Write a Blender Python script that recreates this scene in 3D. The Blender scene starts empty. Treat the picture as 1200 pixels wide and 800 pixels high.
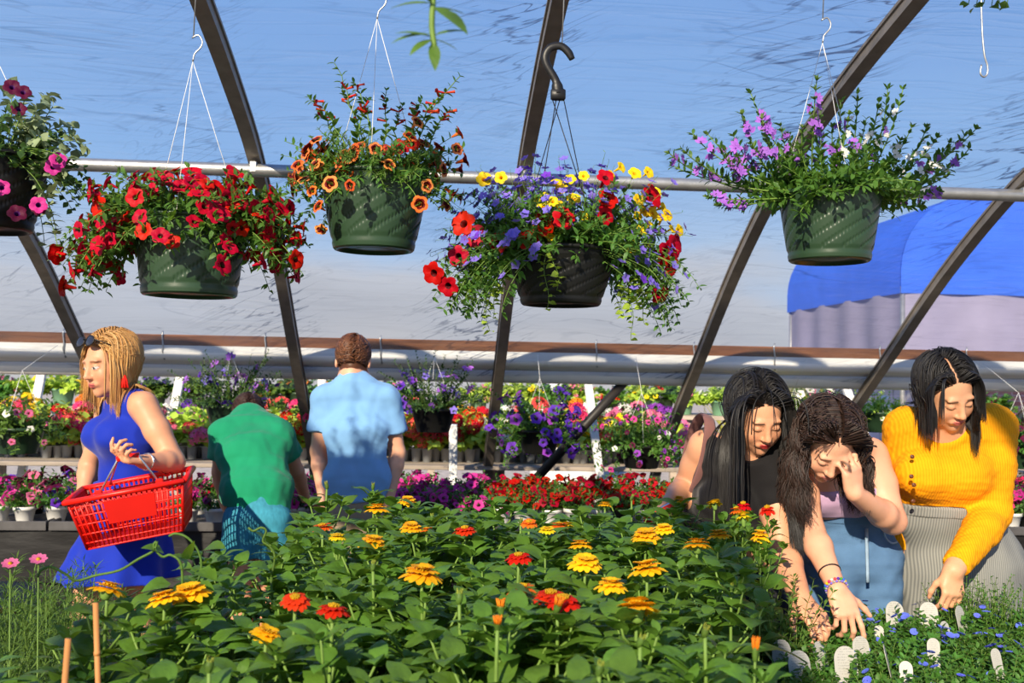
import bpy, math, random
import numpy as np
from mathutils import Vector, Matrix
PI = math.pi
scene = bpy.context.scene
COL = scene.collection
R = math.radians

# ---------------------------------------------------------------- camera
FPX = 1166.7
YAW, PITCH, ROLL = R(4.5), R(1.96), R(1.0)
CAM = np.array([0.0, 0.0, 1.5])
_f = np.array([math.sin(YAW) * math.cos(PITCH), math.cos(YAW) * math.cos(PITCH), math.sin(PITCH)])
_r0 = np.array([math.cos(YAW), -math.sin(YAW), 0.0])
_u0 = np.cross(_r0, _f)
_r = _r0 * math.cos(ROLL) + _u0 * math.sin(ROLL)
_u = _u0 * math.cos(ROLL) - _r0 * math.sin(ROLL)
cam_data = bpy.data.cameras.new('camera')
cam_data.sensor_width = 36.0
cam_data.lens = 36.0 * FPX / 1200.0
cam_data.clip_end = 300
cam = bpy.data.objects.new('camera', cam_data)
COL.objects.link(cam)
cam.matrix_world = Matrix(((_r[0], _u[0], -_f[0], CAM[0]), (_r[1], _u[1], -_f[1], CAM[1]),
                           (_r[2], _u[2], -_f[2], CAM[2]), (0, 0, 0, 1)))
scene.camera = cam


def at(px, py, Y):
    """world point of the photo's pixel (px, py) on the vertical plane at distance Y"""
    d = _f + _r * ((px - 600) / FPX) - _u * ((py - 400) / FPX)
    return CAM + d * (Y / d[1])


def atz(px, py, z):
    d = _f + _r * ((px - 600) / FPX) - _u * ((py - 400) / FPX)
    return CAM + d * ((z - CAM[2]) / d[2])


# ---------------------------------------------------------------- helpers
def V(*a):
    return np.array(a, dtype=float)


def nrm(v):
    v = np.asarray(v, dtype=float)
    return v / max(1e-9, np.linalg.norm(v))


class MB:
    def __init__(self):
        self.v = []; self.f = []; self.m = []; self.n = 0

    def add(self, verts, faces, mi=0):
        verts = np.asarray(verts, dtype=float).reshape(-1, 3)
        o = self.n
        self.v.append(verts)
        self.f.extend([tuple(int(i) + o for i in q) for q in faces])
        self.m.extend([mi] * len(faces))
        self.n += len(verts)
        return self

    def box(self, c, s, mi=0, rot=None, bevel=0.0):
        x, y, z = s[0] / 2, s[1] / 2, s[2] / 2
        if bevel <= 0:
            v = np.array([(a, b, d) for d in (-z, z) for b in (-y, y) for a in (-x, x)])
            f = [(0, 2, 3, 1), (4, 5, 7, 6), (0, 1, 5, 4), (1, 3, 7, 5), (3, 2, 6, 7), (2, 0, 4, 6)]
        else:
            b = min(bevel, x * .9, y * .9, z * .9)
            rings = []
            for zz, inn in ((-z, b), (-z + b, 0), (z - b, 0), (z, b)):
                X, Yy = x - inn, y - inn
                rings.append([(-X + b * .5, -Yy, zz), (X - b * .5, -Yy, zz), (X, -Yy + b * .5, zz), (X, Yy - b * .5, zz),
                              (X - b * .5, Yy, zz), (-X + b * .5, Yy, zz), (-X, Yy - b * .5, zz), (-X, -Yy + b * .5, zz)])
            v = np.array([p for r in rings for p in r])
            f = [tuple(range(7, -1, -1)), tuple(range(24, 32))]
            for k in range(3):
                for i in range(8):
                    j = (i + 1) % 8
                    f.append((k * 8 + i, k * 8 + j, k * 8 + 8 + j, k * 8 + 8 + i))
        if rot is not None:
            v = v @ np.asarray(rot).T
        return self.add(v + np.asarray(c, dtype=float), f, mi)

    def tube(self, pts, r, sides=6, mi=0, cap=True, flat=1.0, up=None):
        pts = np.asarray(pts, dtype=float)
        n = len(pts)
        r = np.full(n, r) if np.isscalar(r) else np.asarray(r, dtype=float)
        t = np.gradient(pts, axis=0)
        t /= np.maximum(1e-9, np.linalg.norm(t, axis=1))[:, None]
        ref = np.array(up, dtype=float) if up is not None else (V(0, 0, 1) if abs(t[0][2]) < .9 else V(1, 0, 0))
        a = ref - t[0] * ref.dot(t[0]); a = nrm(a)
        vs = []
        ang = np.arange(sides) * 2 * PI / sides
        for i in range(n):
            a = a - t[i] * a.dot(t[i]); a = nrm(a)
            b = np.cross(t[i], a)
            vs.append(pts[i] + r[i] * (np.cos(ang)[:, None] * a + flat * np.sin(ang)[:, None] * b))
        f = []
        for i in range(n - 1):
            for k in range(sides):
                j = (k + 1) % sides
                f.append((i * sides + k, i * sides + j, (i + 1) * sides + j, (i + 1) * sides + k))
        if cap:
            f.append(tuple(range(sides - 1, -1, -1)))
            f.append(tuple((n - 1) * sides + k for k in range(sides)))
        return self.add(np.concatenate(vs), f, mi)

    def lathe(self, prof, seg=24, c=(0, 0, 0), mi=0, closed=False):
        ang = np.arange(seg) * 2 * PI / seg
        v = []
        for r, z in prof:
            v.append(np.stack([r * np.cos(ang), r * np.sin(ang), np.full(seg, z)], 1))
        f = []
        n = len(prof)
        for i in range(n - 1 + (1 if closed else 0)):
            i2 = (i + 1) % n
            for k in range(seg):
                j = (k + 1) % seg
                f.append((i * seg + k, i * seg + j, i2 * seg + j, i2 * seg + k))
        return self.add(np.concatenate(v) + np.asarray(c, dtype=float), f, mi)

    def stamp(self, tv, tf, mats, pos, mi=0):
        """copies of a template: mats (N,3,3) with columns x,y,z; pos (N,3)"""
        mats = np.asarray(mats); pos = np.asarray(pos)
        if len(pos) == 0:
            return self
        vv = np.einsum('nij,kj->nki', mats, tv) + pos[:, None, :]
        k = len(tv); N = len(pos)
        o = self.n
        self.v.append(vv.reshape(-1, 3))
        for i in range(N):
            b = o + i * k
            self.f.extend([tuple(q + b for q in face) for face in tf])
        self.m.extend([mi] * (N * len(tf)))
        self.n += N * k
        return self

    def mesh(self, name, mats, smooth=True):
        me = bpy.data.meshes.new(name)
        v = np.concatenate(self.v) if self.v else np.zeros((0, 3))
        me.from_pydata([], [], []) if False else None
        me.vertices.add(len(v))
        me.vertices.foreach_set('co', v.astype(np.float32).ravel())
        ln = np.array([len(q) for q in self.f], dtype=np.int32)
        li = np.array([i for q in self.f for i in q], dtype=np.int32)
        me.loops.add(len(li)); me.polygons.add(len(ln))
        me.loops.foreach_set('vertex_index', li)
        st = np.concatenate([[0], np.cumsum(ln)[:-1]]).astype(np.int32) if len(ln) else ln
        me.polygons.foreach_set('loop_start', st)
        if not isinstance(mats, (list, tuple)):
            mats = [mats]
        for m in mats:
            me.materials.append(m)
        if len(ln):
            me.polygons.foreach_set('material_index', np.array(self.m, dtype=np.int32))
            me.polygons.foreach_set('use_smooth', np.full(len(ln), bool(smooth)))
        me.update(calc_edges=True)
        me.validate()
        return me

    def build(self, name, mats, parent=None, loc=None, smooth=True):
        return link(name, self.mesh(name, mats, smooth), parent, loc)


def link(name, data, parent=None, loc=None, rz=None):
    o = bpy.data.objects.new(name, data)
    COL.objects.link(o)
    if parent is not None:
        o.parent = parent
    if loc is not None:
        o.location = tuple(loc)
    if rz is not None:
        o.rotation_euler = (0, 0, rz)
    return o


def tag(o, label=None, cat=None, group=None, kind=None):
    if label: o['label'] = label
    if cat: o['category'] = cat
    if group: o['group'] = group
    if kind: o['kind'] = kind
    return o


def thing(name, label, cat, loc=(0, 0, 0), rz=0.0, group=None):
    o = link(name, None, None, loc, rz)
    o.empty_display_size = .05
    return tag(o, label, cat, group)


def copy_tree(o, parent=None, kids=None):
    c = o.copy()
    COL.objects.link(c)
    c.parent = parent
    for ch in list(o.children):
        copy_tree(ch, c)
    return c


def frame(d, up=(0, 0, 1)):
    """3x3 with columns x,y,z : y along d, z near up"""
    y = nrm(d)
    x = np.cross(y, up)
    if np.linalg.norm(x) < 1e-4:
        x = np.cross(y, (1, 0.1, 0))
    x = nrm(x)
    z = np.cross(x, y)
    return np.stack([x, y, z], 1)


def frame_z(d, spin=0.0):
    """3x3: z along d"""
    z = nrm(d)
    a = V(0, 0, 1) if abs(z[2]) < .9 else V(0, 1, 0)
    x = nrm(np.cross(a, z)); y = np.cross(z, x)
    c, s = math.cos(spin), math.sin(spin)
    return np.stack([x * c + y * s, y * c - x * s, z], 1)


def frames_z(d, spin):
    return np.stack([frame_z(a, s) for a, s in zip(d, spin)]) if len(d) else np.zeros((0, 3, 3))


def set_mat3(o, m3, loc, s=1.0):
    m = Matrix(((m3[0][0] * s, m3[0][1] * s, m3[0][2] * s, loc[0]), (m3[1][0] * s, m3[1][1] * s, m3[1][2] * s, loc[1]),
                (m3[2][0] * s, m3[2][1] * s, m3[2][2] * s, loc[2]), (0, 0, 0, 1)))
    o.matrix_basis = m


# ---------------------------------------------------------------- materials
def srgb(r, g, b):
    def c(x):
        x /= 255.0
        return x / 12.92 if x <= .04045 else ((x + .055) / 1.055) ** 2.4
    return (c(r), c(g), c(b), 1.0)


def newmat(name):
    m = bpy.data.materials.new(name)
    m.use_nodes = True
    nt = m.node_tree
    b = nt.nodes['Principled BSDF']
    return m, nt, b


def mat(name, col, rough=.6, spec=.3, metal=0.0, var=0.12, scale=18.0, bump=0.0, bscale=60.0, trans=0.0, tcol=None,
        objvar=0.0, sss=0.0, detail=3.0, stretch=None, aniso=0.0, sheen=0.0):
    """procedural principled material: noise-varied colour, optional bump, leaf translucency, per-object variation"""
    m, nt, b = newmat(name)
    N = nt.nodes; L = nt.links
    tc = N.new('ShaderNodeTexCoord')
    src = tc.outputs['Object']
    if stretch:
        mp = N.new('ShaderNodeMapping'); mp.inputs['Scale'].default_value = stretch
        L.new(src, mp.inputs['Vector']); src = mp.outputs['Vector']
    nz = N.new('ShaderNodeTexNoise'); nz.inputs['Scale'].default_value = scale; nz.inputs['Detail'].default_value = detail
    L.new(src, nz.inputs['Vector'])
    hsv = N.new('ShaderNodeHueSaturation')
    hsv.inputs['Color'].default_value = col
    mr = N.new('ShaderNodeMapRange')
    mr.inputs['From Min'].default_value = .25; mr.inputs['From Max'].default_value = .75
    mr.inputs['To Min'].default_value = 1 - var; mr.inputs['To Max'].default_value = 1 + var
    L.new(nz.outputs['Fac'], mr.inputs['Value'])
    if objvar > 0:
        oi = N.new('ShaderNodeObjectInfo')
        m2 = N.new('ShaderNodeMapRange')
        m2.inputs['To Min'].default_value = 1 - objvar; m2.inputs['To Max'].default_value = 1 + objvar
        L.new(oi.outputs['Random'], m2.inputs['Value'])
        mu = N.new('ShaderNodeMath'); mu.operation = 'MULTIPLY'
        L.new(mr.outputs[0], mu.inputs[0]); L.new(m2.outputs[0], mu.inputs[1])
        L.new(mu.outputs[0], hsv.inputs['Value'])
        m3 = N.new('ShaderNodeMapRange')
        m3.inputs['To Min'].default_value = .5 - objvar * .08; m3.inputs['To Max'].default_value = .5 + objvar * .08
        L.new(oi.outputs['Random'], m3.inputs['Value']); L.new(m3.outputs[0], hsv.inputs['Hue'])
    else:
        L.new(mr.outputs[0], hsv.inputs['Value'])
    L.new(hsv.outputs['Color'], b.inputs['Base Color'])
    b.inputs['Roughness'].default_value = rough
    b.inputs['Specular IOR Level'].default_value = spec
    b.inputs['Metallic'].default_value = metal
    if aniso: b.inputs['Anisotropic'].default_value = aniso
    if sheen: b.inputs['Sheen Weight'].default_value = sheen
    if sss > 0:
        b.inputs['Subsurface Weight'].default_value = sss
        b.inputs['Subsurface Radius'].default_value = (.02, .008, .004)
        b.inputs['Subsurface Scale'].default_value = .3
    if bump > 0:
        n2 = N.new('ShaderNodeTexNoise'); n2.inputs['Scale'].default_value = bscale; n2.inputs['Detail'].default_value = 4
        L.new(src, n2.inputs['Vector'])
        bp = N.new('ShaderNodeBump'); bp.inputs['Strength'].default_value = bump; bp.inputs['Distance'].default_value = .01
        L.new(n2.outputs['Fac'], bp.inputs['Height']); L.new(bp.outputs['Normal'], b.inputs['Normal'])
    if trans > 0:
        tr = N.new('ShaderNodeBsdfTranslucent')
        if tcol: tr.inputs['Color'].default_value = tcol
        else: L.new(hsv.outputs['Color'], tr.inputs['Color'])
        mx = N.new('ShaderNodeMixShader'); mx.inputs[0].default_value = trans
        L.new(b.outputs[0], mx.inputs[1]); L.new(tr.outputs[0], mx.inputs[2])
        L.new(mx.outputs[0], N['Material Output'].inputs['Surface'])
    return m


def leafmat(name, col, tcol=None, rough=.42, trans=.28, var=.25, objvar=.12, scale=25):
    return mat(name, col, rough, .35, 0, var, scale, .25, 90, trans, tcol, objvar)


def petalmat(name, col, trans=.25, var=.12):
    return mat(name, col, .55, .2, 0, var, 60, .15, 160, trans, None, .1)


M = {}
# ================================================================ setting
M['gravel'] = mat('gravel', srgb(120, 112, 104), .9, .2, 0, .55, 160, .9, 140, detail=6)
M['ground_cloth'] = mat('ground_cloth', srgb(52, 50, 48), .85, .2, 0, .35, 40, .4, 200)
M['outer_gravel'] = mat('outer_gravel', srgb(176, 168, 160), .95, .1, 0, .28, 9, .6, 60, detail=7)
M['rib_steel'] = mat('rib_steel', srgb(138, 128, 116), .5, .4, .35, .2, 14, .12, 60)
M['black_steel'] = mat('black_steel', srgb(44, 40, 38), .5, .4, 0, .2, 14)
M['galv'] = mat('galvanised_steel', srgb(178, 178, 176), .38, .5, .75, .14, 22, .08, 80)
M['lumber'] = mat('lumber', srgb(124, 80, 50), .75, .2, 0, .35, 7, .25, 50, stretch=(.6, 8, 8))
M['roll_film'] = mat('roll_film', srgb(238, 234, 226), .3, .5, 0, .08, 5, .25, 12, stretch=(.3, 4, 4))
M['white_paint'] = mat('white_paint', srgb(235, 235, 232), .5, .3, 0, .06, 9)
M['bench_wood'] = mat('bench_wood', srgb(165, 152, 138), .85, .2, 0, .3, 6, .3, 50, stretch=(.6, 7, 7))
M['black_cloth'] = mat('black_cloth', srgb(34, 33, 33), .6, .3, 0, .3, 9, .5, 14, stretch=(.5, 1, 1.6))
M['black_plastic'] = mat('black_plastic', srgb(26, 26, 27), .42, .4, 0, .2, 20, .05, 50)
M['tray_plastic'] = mat('tray_plastic', srgb(84, 82, 82), .5, .3, 0, .2, 20)

floor = MB()
floor.box((1.0, 2.4, -.05), (14, 10.8, .1))
tag(floor.build('floor', M['ground_cloth'], smooth=False), 'dark ground cloth floor of the greenhouse', 'floor', kind='structure')
g = MB()
g.box((2.0, 47.8, -.05), (130, 80, .1))
tag(g.build('ground', M['outer_gravel'], smooth=False), 'pale gravel yard outside the greenhouse', 'ground', kind='structure')

# hoop profile (Y, Z) of the tunnel, from the foot of the far side up and over the camera
PROF = [(7.58, 0.0), (7.4, .45), (7.08, .88), (6.5, 1.29), (5.9, 1.69), (5.25, 2.12), (4.56, 2.48), (4.0, 2.66), (3.42, 2.80), (2.55, 2.96), (1.5, 3.06),
        (.2, 3.08), (-1.2, 2.95), (-2.4, 2.6)]


def catmull(P, sub=4):
    P = np.array(P, dtype=float)
    Q = np.vstack([2 * P[0] - P[1], P, 2 * P[-1] - P[-2]])
    out = []
    for i in range(1, len(Q) - 2):
        for k in range(sub):
            t = k / sub
            a, b, c, d = Q[i - 1], Q[i], Q[i + 1], Q[i + 2]
            out.append(.5 * (2 * b + (c - a) * t + (2 * a - 5 * b + 4 * c - d) * t * t + (3 * b - a - 3 * c + d) * t ** 3))
    out.append(P[-1])
    return np.array(out)


prof = catmull(PROF, 4)
RIBX = [-2.04, -.82, .405, 1.62, 2.79, 3.99]
RIB_LABEL = ['steel greenhouse hoop farthest left, curving down behind the blonde woman', 'steel greenhouse hoop running down between the two boys',
             'near vertical steel greenhouse hoop behind the black hooked basket', 'steel greenhouse hoop passing behind the purple flower basket on right',
             'steel greenhouse hoop slanting down to the woman in yellow', 'steel greenhouse hoop at the far right edge']
for x, lab in zip(RIBX, RIB_LABEL):
    m = MB()
    # square tube: outer lip + body
    pts = np.stack([np.full(len(prof), x), prof[:, 0], prof[:, 1]], 1)
    t = np.gradient(pts, axis=0); t /= np.linalg.norm(t, axis=1)[:, None]
    nrmv = np.cross(t, V(1, 0, 0))
    w, h = .029, .05
    ring = []
    for a, b in ((-w, 0), (w, 0), (w, h * .75), (w * 1.25, h * .75), (w * 1.25, h), (-w * 1.25, h), (-w * 1.25, h * .75), (-w, h * .75)):
        ring.append(pts + V(1, 0, 0) * a - nrmv * (h - b))
    ring = np.stack(ring, 1)
    k = ring.shape[1]
    f = []
    for i in range(len(pts) - 1):
        for j in range(k):
            j2 = (j + 1) % k
            f.append((i * k + j, i * k + j2, (i + 1) * k + j2, (i + 1) * k + j))
    f.append(tuple(range(k))); f.append(tuple((len(pts) - 1) * k + j for j in range(k)))
    m.add(ring.reshape(-1, 3), f)
    tag(m.build('roof_hoop', M['rib_steel'], smooth=False), lab, 'greenhouse hoop', kind='structure')
    RIBN = nrmv

# purlins (a round galvanised pipe clamped under the hoops)
for (yy, zz, rad, lab) in ((4.52, 2.40, .03, 'galvanised purlin pipe crossing the whole far roof slope'), (2.55, 2.86, .02, 'galvanised overhead pipe that carries the hanging baskets')):
    m = MB()
    m.tube([(-5, yy, zz), (-2, yy, zz), (1, yy, zz), (4, yy, zz), (7, yy, zz)], rad, 12)
    p = tag(m.build('purlin', M['galv']), lab, 'purlin', kind='structure')
    for x in RIBX:
        c = MB(); c.box((x, yy, zz + .012), (.03, .06, .055), bevel=.006)
        c.build('clamp', M['galv'], p, smooth=False)

# hip board, roll-up curtain pipe
m = MB(); m.box((1, 6.10, 1.667), (12, .038, .085), bevel=.004)
hb = tag(m.build('trim_1', M['lumber'], smooth=False), 'brown timber hip board along the far wall', 'hip board', kind='structure')
rs = random.Random(4)
for i in range(13):
    x = -3.4 + i * .62 + rs.uniform(-.1, .1)
    m = MB(); m.tube([(x, 6.07, 1.73), (x - .004, 6.072, 1.70), (x + .004, 6.072, 1.64), (x, 6.07, 1.615), (x + .01, 6.09, 1.56)], .005, 5)
    m.build('tie', M['galv'], hb)
m = MB(); m.tube([(-5, 6.27, 1.505), (-1, 6.27, 1.507), (3, 6.27, 1.503), (7, 6.27, 1.505)], [.052, .051, .053, .052], 16)
tag(m.build('trim_2', M['roll_film']), 'rolled up white plastic side curtain on its pipe', 'roll-up curtain', kind='structure')
# the curtain film between board and roll
m = MB(); xs = np.linspace(-5, 7, 60); zs = np.linspace(1.645, 1.53, 6)
vv = [(x, 6.076 + max(0, 1.56 - z) * 4.5 + .004 * math.sin(x * 7 + z * 30), z) for z in zs for x in xs]
m.add(vv, [(j * 60 + i, j * 60 + i + 1, (j + 1) * 60 + i + 1, (j + 1) * 60 + i) for j in range(5) for i in range(59)])
tag(m.build('trim_3', M['roll_film']), 'strip of white curtain plastic under the hip board', 'curtain', kind='structure')


# ---- film
def film_material():
    m, nt, b = newmat('greenhouse_film')
    N = nt.nodes; L = nt.links
    tc = N.new('ShaderNodeTexCoord')

    def node(t, **kw):
        n = N.new(t)
        for k, v in kw.items():
            n.inputs[k].default_value = v
        return n

    def creases(scale_vec, rotz, nscale, lo, hi, dist):
        m0 = node('ShaderNodeMapping'); m0.inputs['Rotation'].default_value = (0, 0, rotz)
        L.new(tc.outputs['UV'], m0.inputs['Vector'])
        mp = node('ShaderNodeMapping'); mp.inputs['Scale'].default_value = scale_vec
        L.new(m0.outputs[0], mp.inputs['Vector'])
        nz = node('ShaderNodeTexNoise', Scale=nscale, Detail=3.0, Distortion=dist)
        L.new(mp.outputs[0], nz.inputs['Vector'])
        # thin lines where the noise crosses .5
        s = N.new('ShaderNodeMath'); s.operation = 'SUBTRACT'; s.inputs[1].default_value = .5
        L.new(nz.outputs['Fac'], s.inputs[0])
        a = N.new('ShaderNodeMath'); a.operation = 'ABSOLUTE'; L.new(s.outputs[0], a.inputs[0])
        r = N.new('ShaderNodeMapRange'); r.inputs['From Min'].default_value = lo; r.inputs['From Max'].default_value = hi
        r.inputs['To Min'].default_value = 1; r.inputs['To Max'].default_value = 0
        L.new(a.outputs[0], r.inputs['Value'])
        return r.outputs[0]

    c1 = creases((.8, 5.0, 1), .10, 1.3, 0.0, .02, .6)
    c2 = creases((1.3, 8.0, 1), -.62, 1.7, 0.0, .026, .7)
    c3 = creases((.5, 9.0, 1), .03, 1.6, 0.0, .06, .5)
    # patches where the creases are strong: near the hoops (attribute) and random
    pn = node('ShaderNodeTexNoise', Scale=1.1, Detail=2.0)
    L.new(tc.outputs['UV'], pn.inputs['Vector'])
    pr = N.new('ShaderNodeMapRange'); pr.inputs['From Min'].default_value = .48; pr.inputs['From Max'].default_value = .68
    L.new(pn.outputs['Fac'], pr.inputs['Value'])
    at_ = N.new('ShaderNodeAttribute'); at_.attribute_name = 'rib'
    def mul(a, bb):
        q = N.new('ShaderNodeMath'); q.operation = 'MULTIPLY'
        for i, x in enumerate((a, bb)):
            if isinstance(x, float): q.inputs[i].default_value = x
            else: L.new(x, q.inputs[i])
        return q.outputs[0]
    def add(a, bb):
        q = N.new('ShaderNodeMath'); q.operation = 'ADD'; q.use_clamp = True
        L.new(a, q.inputs[0]); L.new(bb, q.inputs[1]); return q.outputs[0]
    mask = add(add(mul(mul(c1, pr.outputs[0]), .42), mul(mul(c2, at_.outputs['Fac']), 1.15)), mul(c3, .07))
    tr = N.new('ShaderNodeBsdfTransparent')
    mc = N.new('ShaderNodeMix'); mc.data_type = 'RGBA'
    mc.inputs['A'].default_value = (.93, .95, .97, 1); mc.inputs['B'].default_value = (.17, .2, .27, 1)
    L.new(mask, mc.inputs['Factor']); L.new(mc.outputs['Result'], tr.inputs['Color'])
    df = N.new('ShaderNodeBsdfTranslucent'); df.inputs['Color'].default_value = (.85, .87, .9, 1)
    dd = N.new('ShaderNodeBsdfDiffuse'); dd.inputs['Color'].default_value = (.8, .82, .85, 1)
    gl = N.new('ShaderNodeBsdfGlossy'); gl.inputs['Roughness'].default_value = .25; gl.inputs['Color'].default_value = (.9, .92, .95, 1)
    m1 = N.new('ShaderNodeMixShader'); m1.inputs[0].default_value = .5
    L.new(df.outputs[0], m1.inputs[1]); L.new(dd.outputs[0], m1.inputs[2])
    hz = node('ShaderNodeTexNoise', Scale=.7, Detail=4.0)
    L.new(tc.outputs['UV'], hz.inputs['Vector'])
    hr = N.new('ShaderNodeMapRange'); hr.inputs['From Min'].default_value = .3; hr.inputs['From Max'].default_value = .7
    hr.inputs['To Min'].default_value = .05; hr.inputs['To Max'].default_value = .13
    L.new(hz.outputs['Fac'], hr.inputs['Value'])
    m2 = N.new('ShaderNodeMixShader'); L.new(hr.outputs[0], m2.inputs[0])
    L.new(tr.outputs[0], m2.inputs[1]); L.new(m1.outputs[0], m2.inputs[2])
    m3 = N.new('ShaderNodeMixShader'); m3.inputs[0].default_value = .04
    L.new(m2.outputs[0], m3.inputs[1]); L.new(gl.outputs[0], m3.inputs[2])
    bp = N.new('ShaderNodeBump'); bp.inputs['Strength'].default_value = .6; bp.inputs['Distance'].default_value = .05
    L.new(c3, bp.inputs['Height'])
    for q in (df, dd, gl):
        L.new(bp.outputs[0], q.inputs['Normal'])
    L.new(m3.outputs[0], N['Material Output'].inputs['Surface'])
    return m


M['film'] = film_material()
fp = prof[13:]          # from just above the hip board upwards
fp = catmull(fp, 2)
xs = np.linspace(-5, 7, 241)
arc = np.concatenate([[0], np.cumsum(np.linalg.norm(np.diff(fp, axis=0), axis=1))])
tt = np.gradient(fp, axis=0); tt /= np.linalg.norm(tt, axis=1)[:, None]
nn = np.stack([tt[:, 1], -tt[:, 0]], 1)
ribs = np.array(RIBX + [5.2, -3.26, -4.5, 6.4])
dist = np.min(np.abs(xs[:, None] - ribs[None, :]), axis=1)
sag = .035 * (1 - np.exp(-(dist / .25) ** 2))
X, I = np.meshgrid(xs, np.arange(len(fp)), indexing='ij')
wr = .006 * np.sin(X * 9 + arc[I] * 14 + 2 * np.sin(X * 3.1)) * np.exp(-(dist / .35))[:, None] + .005 * np.sin(arc[I] * 26 + 1.7 * np.sin(X * 2.3))
off = .012 + wr + sag[:, None] * .4
Yg = fp[I, 0] + nn[I, 0] * off
Zg = fp[I, 1] + nn[I, 1] * off
nI = len(fp)
m = MB()
m.add(np.stack([X, Yg, Zg], -1).reshape(-1, 3), [(i * nI + j, (i + 1) * nI + j, (i + 1) * nI + j + 1, i * nI + j + 1) for i in range(240) for j in range(nI - 1)])
film = m.build('ceiling', M['film'])
tag(film, 'translucent wrinkled plastic film stretched over the hoops', 'greenhouse film', kind='structure')
me = film.data
uv = me.uv_layers.new(name='UVMap')
li = np.zeros(len(me.loops), dtype=np.int32); me.loops.foreach_get('vertex_index', li)
uvs = np.stack([X.reshape(-1), arc[I].reshape(-1)], 1)[li]
uv.data.foreach_set('uv', uvs.astype(np.float32).ravel())
ra = me.attributes.new('rib', 'FLOAT', 'POINT')
dsgn = np.array([min(((x - r) for r in ribs), key=abs) for x in xs])
left_of = np.where(dsgn < 0, np.exp(-(dsgn / .42) ** 2), np.exp(-(dsgn / .12) ** 2))
mod = .55 + .45 * np.sin(arc[I] * 2.1 + X * 1.1)
ra.data.foreach_set('value', (left_of[:, None] * mod).astype(np.float32).ravel())

# dark diagonal brace pole
a, b = at(742, 436, 6.3), at(640, 548, 6.3)
m = MB(); m.tube([a, (a + b) / 2, b + (b - a) * .35], .03, 10)
tag(m.build('diagonal_brace', M['black_steel']), 'dark diagonal brace pole leaning up to the rolled curtain', 'brace pole', kind='structure')
# white battens
posts = [((50, 432), (40, 482), 8.2, 'leaning white post at the far left beside small green pot'), ((213, 434), (204, 478), 8.2, 'leaning white post right of the blonde woman'),
         ((378, 436), (374, 520), 8.2, 'white post half hidden by the boy in light blue'), ((531, 497), (531, 545), 6.75, 'short white upright batten right of the boy in light blue'),
         ((688, 440), (701, 542), 7.0, 'white post crossed by the dark brace pole'), ((986, 441), (1004, 486), 8.2, 'leaning white post between the two women on the right')]
for p0, p1, Y, lab in posts:
    a, b = at(*p0, Y), at(*p1, Y)
    d = (b - a) / np.linalg.norm(b - a)
    a = a - d * (.12 if p0[1] < 480 else 0)
    b = b + d * (b[2] / -d[2])          # run on to the ground
    m = MB()
    ax = frame(b - a, (0, 1, 0))
    m.box((a + b) / 2, (.065 if Y > 7.5 else .055, np.linalg.norm(b - a), .045), rot=ax, bevel=.004)
    tag(m.build('white_post', M['white_paint'], smooth=False), lab, 'post', kind='structure')
# ================================================================ plant kit
M['leaf_zinnia'] = leafmat('zinnia_leaf', srgb(90, 126, 45), srgb(154, 186, 48), .42, .26, .22, .1)
M['stem_green'] = mat('green_stem', srgb(110, 140, 62), .55, .3, 0, .15, 30)
M['leaf_small'] = leafmat('small_leaf', srgb(78, 122, 50), srgb(140, 185, 60), .45, .28, .3, .12)
M['leaf_lime'] = leafmat('lime_leaf', srgb(172, 200, 76), srgb(190, 215, 80), .45, .3, .22, .1)
M['leaf_silver'] = leafmat('silver_leaf', srgb(150, 168, 128), srgb(160, 176, 116), .65, .22, .2, .1)
M['leaf_dark'] = leafmat('dark_leaf', srgb(58, 88, 42), srgb(100, 140, 46), .45, .22, .3, .1)
M['leaf_fern'] = leafmat('fern_leaf', srgb(92, 122, 48), srgb(130, 160, 60), .5, .3, .3, .12)
M['pot_green'] = mat('green_pot_plastic', srgb(44, 68, 46), .36, .45, 0, .12, 6, .05, 40)
M['pot_black'] = mat('black_pot_plastic', srgb(24, 25, 24), .45, .35, 0, .2, 12)
M['pot_white'] = mat('white_pot_plastic', srgb(222, 220, 214), .45, .35, 0, .06, 12)
M['pot_pale_green'] = mat('pale_green_pot_plastic', srgb(104, 146, 118), .45, .35, 0, .08, 12)
M['pot_grey'] = mat('grey_pot_plastic', srgb(150, 152, 154), .5, .3, 0, .08, 12)
M['soil'] = mat('soil', srgb(46, 34, 26), .95, .1, 0, .4, 60, .8, 120)
M['wire'] = mat('wire', srgb(190, 190, 188), .35, .5, .8, .08, 30)
M['white_cord'] = mat('white_cord', srgb(236, 236, 232), .5, .3, 0, .05, 30)
for n_, c_ in dict(red=(196, 4, 26), deep_red=(168, 8, 22), throat_red=(90, 4, 14), orange=(232, 108, 44), apricot=(238, 142, 72), throat_wine=(110, 16, 22),
                   yellow=(246, 212, 30), throat_yellow=(226, 168, 10), magenta=(214, 56, 150), pink=(232, 116, 160), violet=(110, 60, 190), purple=(150, 66, 184),
                   throat_plum=(78, 20, 96), lavender=(142, 122, 226), blue=(112, 130, 244), white=(240, 238, 232), throat_green=(196, 210, 130), coral=(238, 84, 84),
                   hot_pink=(236, 60, 120), scaevola=(172, 108, 214), wine=(92, 14, 52), golden=(255, 196, 26), zinnia_red=(216, 40, 18), zinnia_orange=(240, 112, 30),
                   disc=(214, 170, 30), throat_magenta=(150, 16, 96), bud=(150, 160, 60), scarlet=(226, 64, 44), salvia=(92, 62, 150), orange_deep=(238, 130, 30)).items():
    M['p_' + n_] = petalmat(n_ + '_petal', srgb(*c_))


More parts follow.
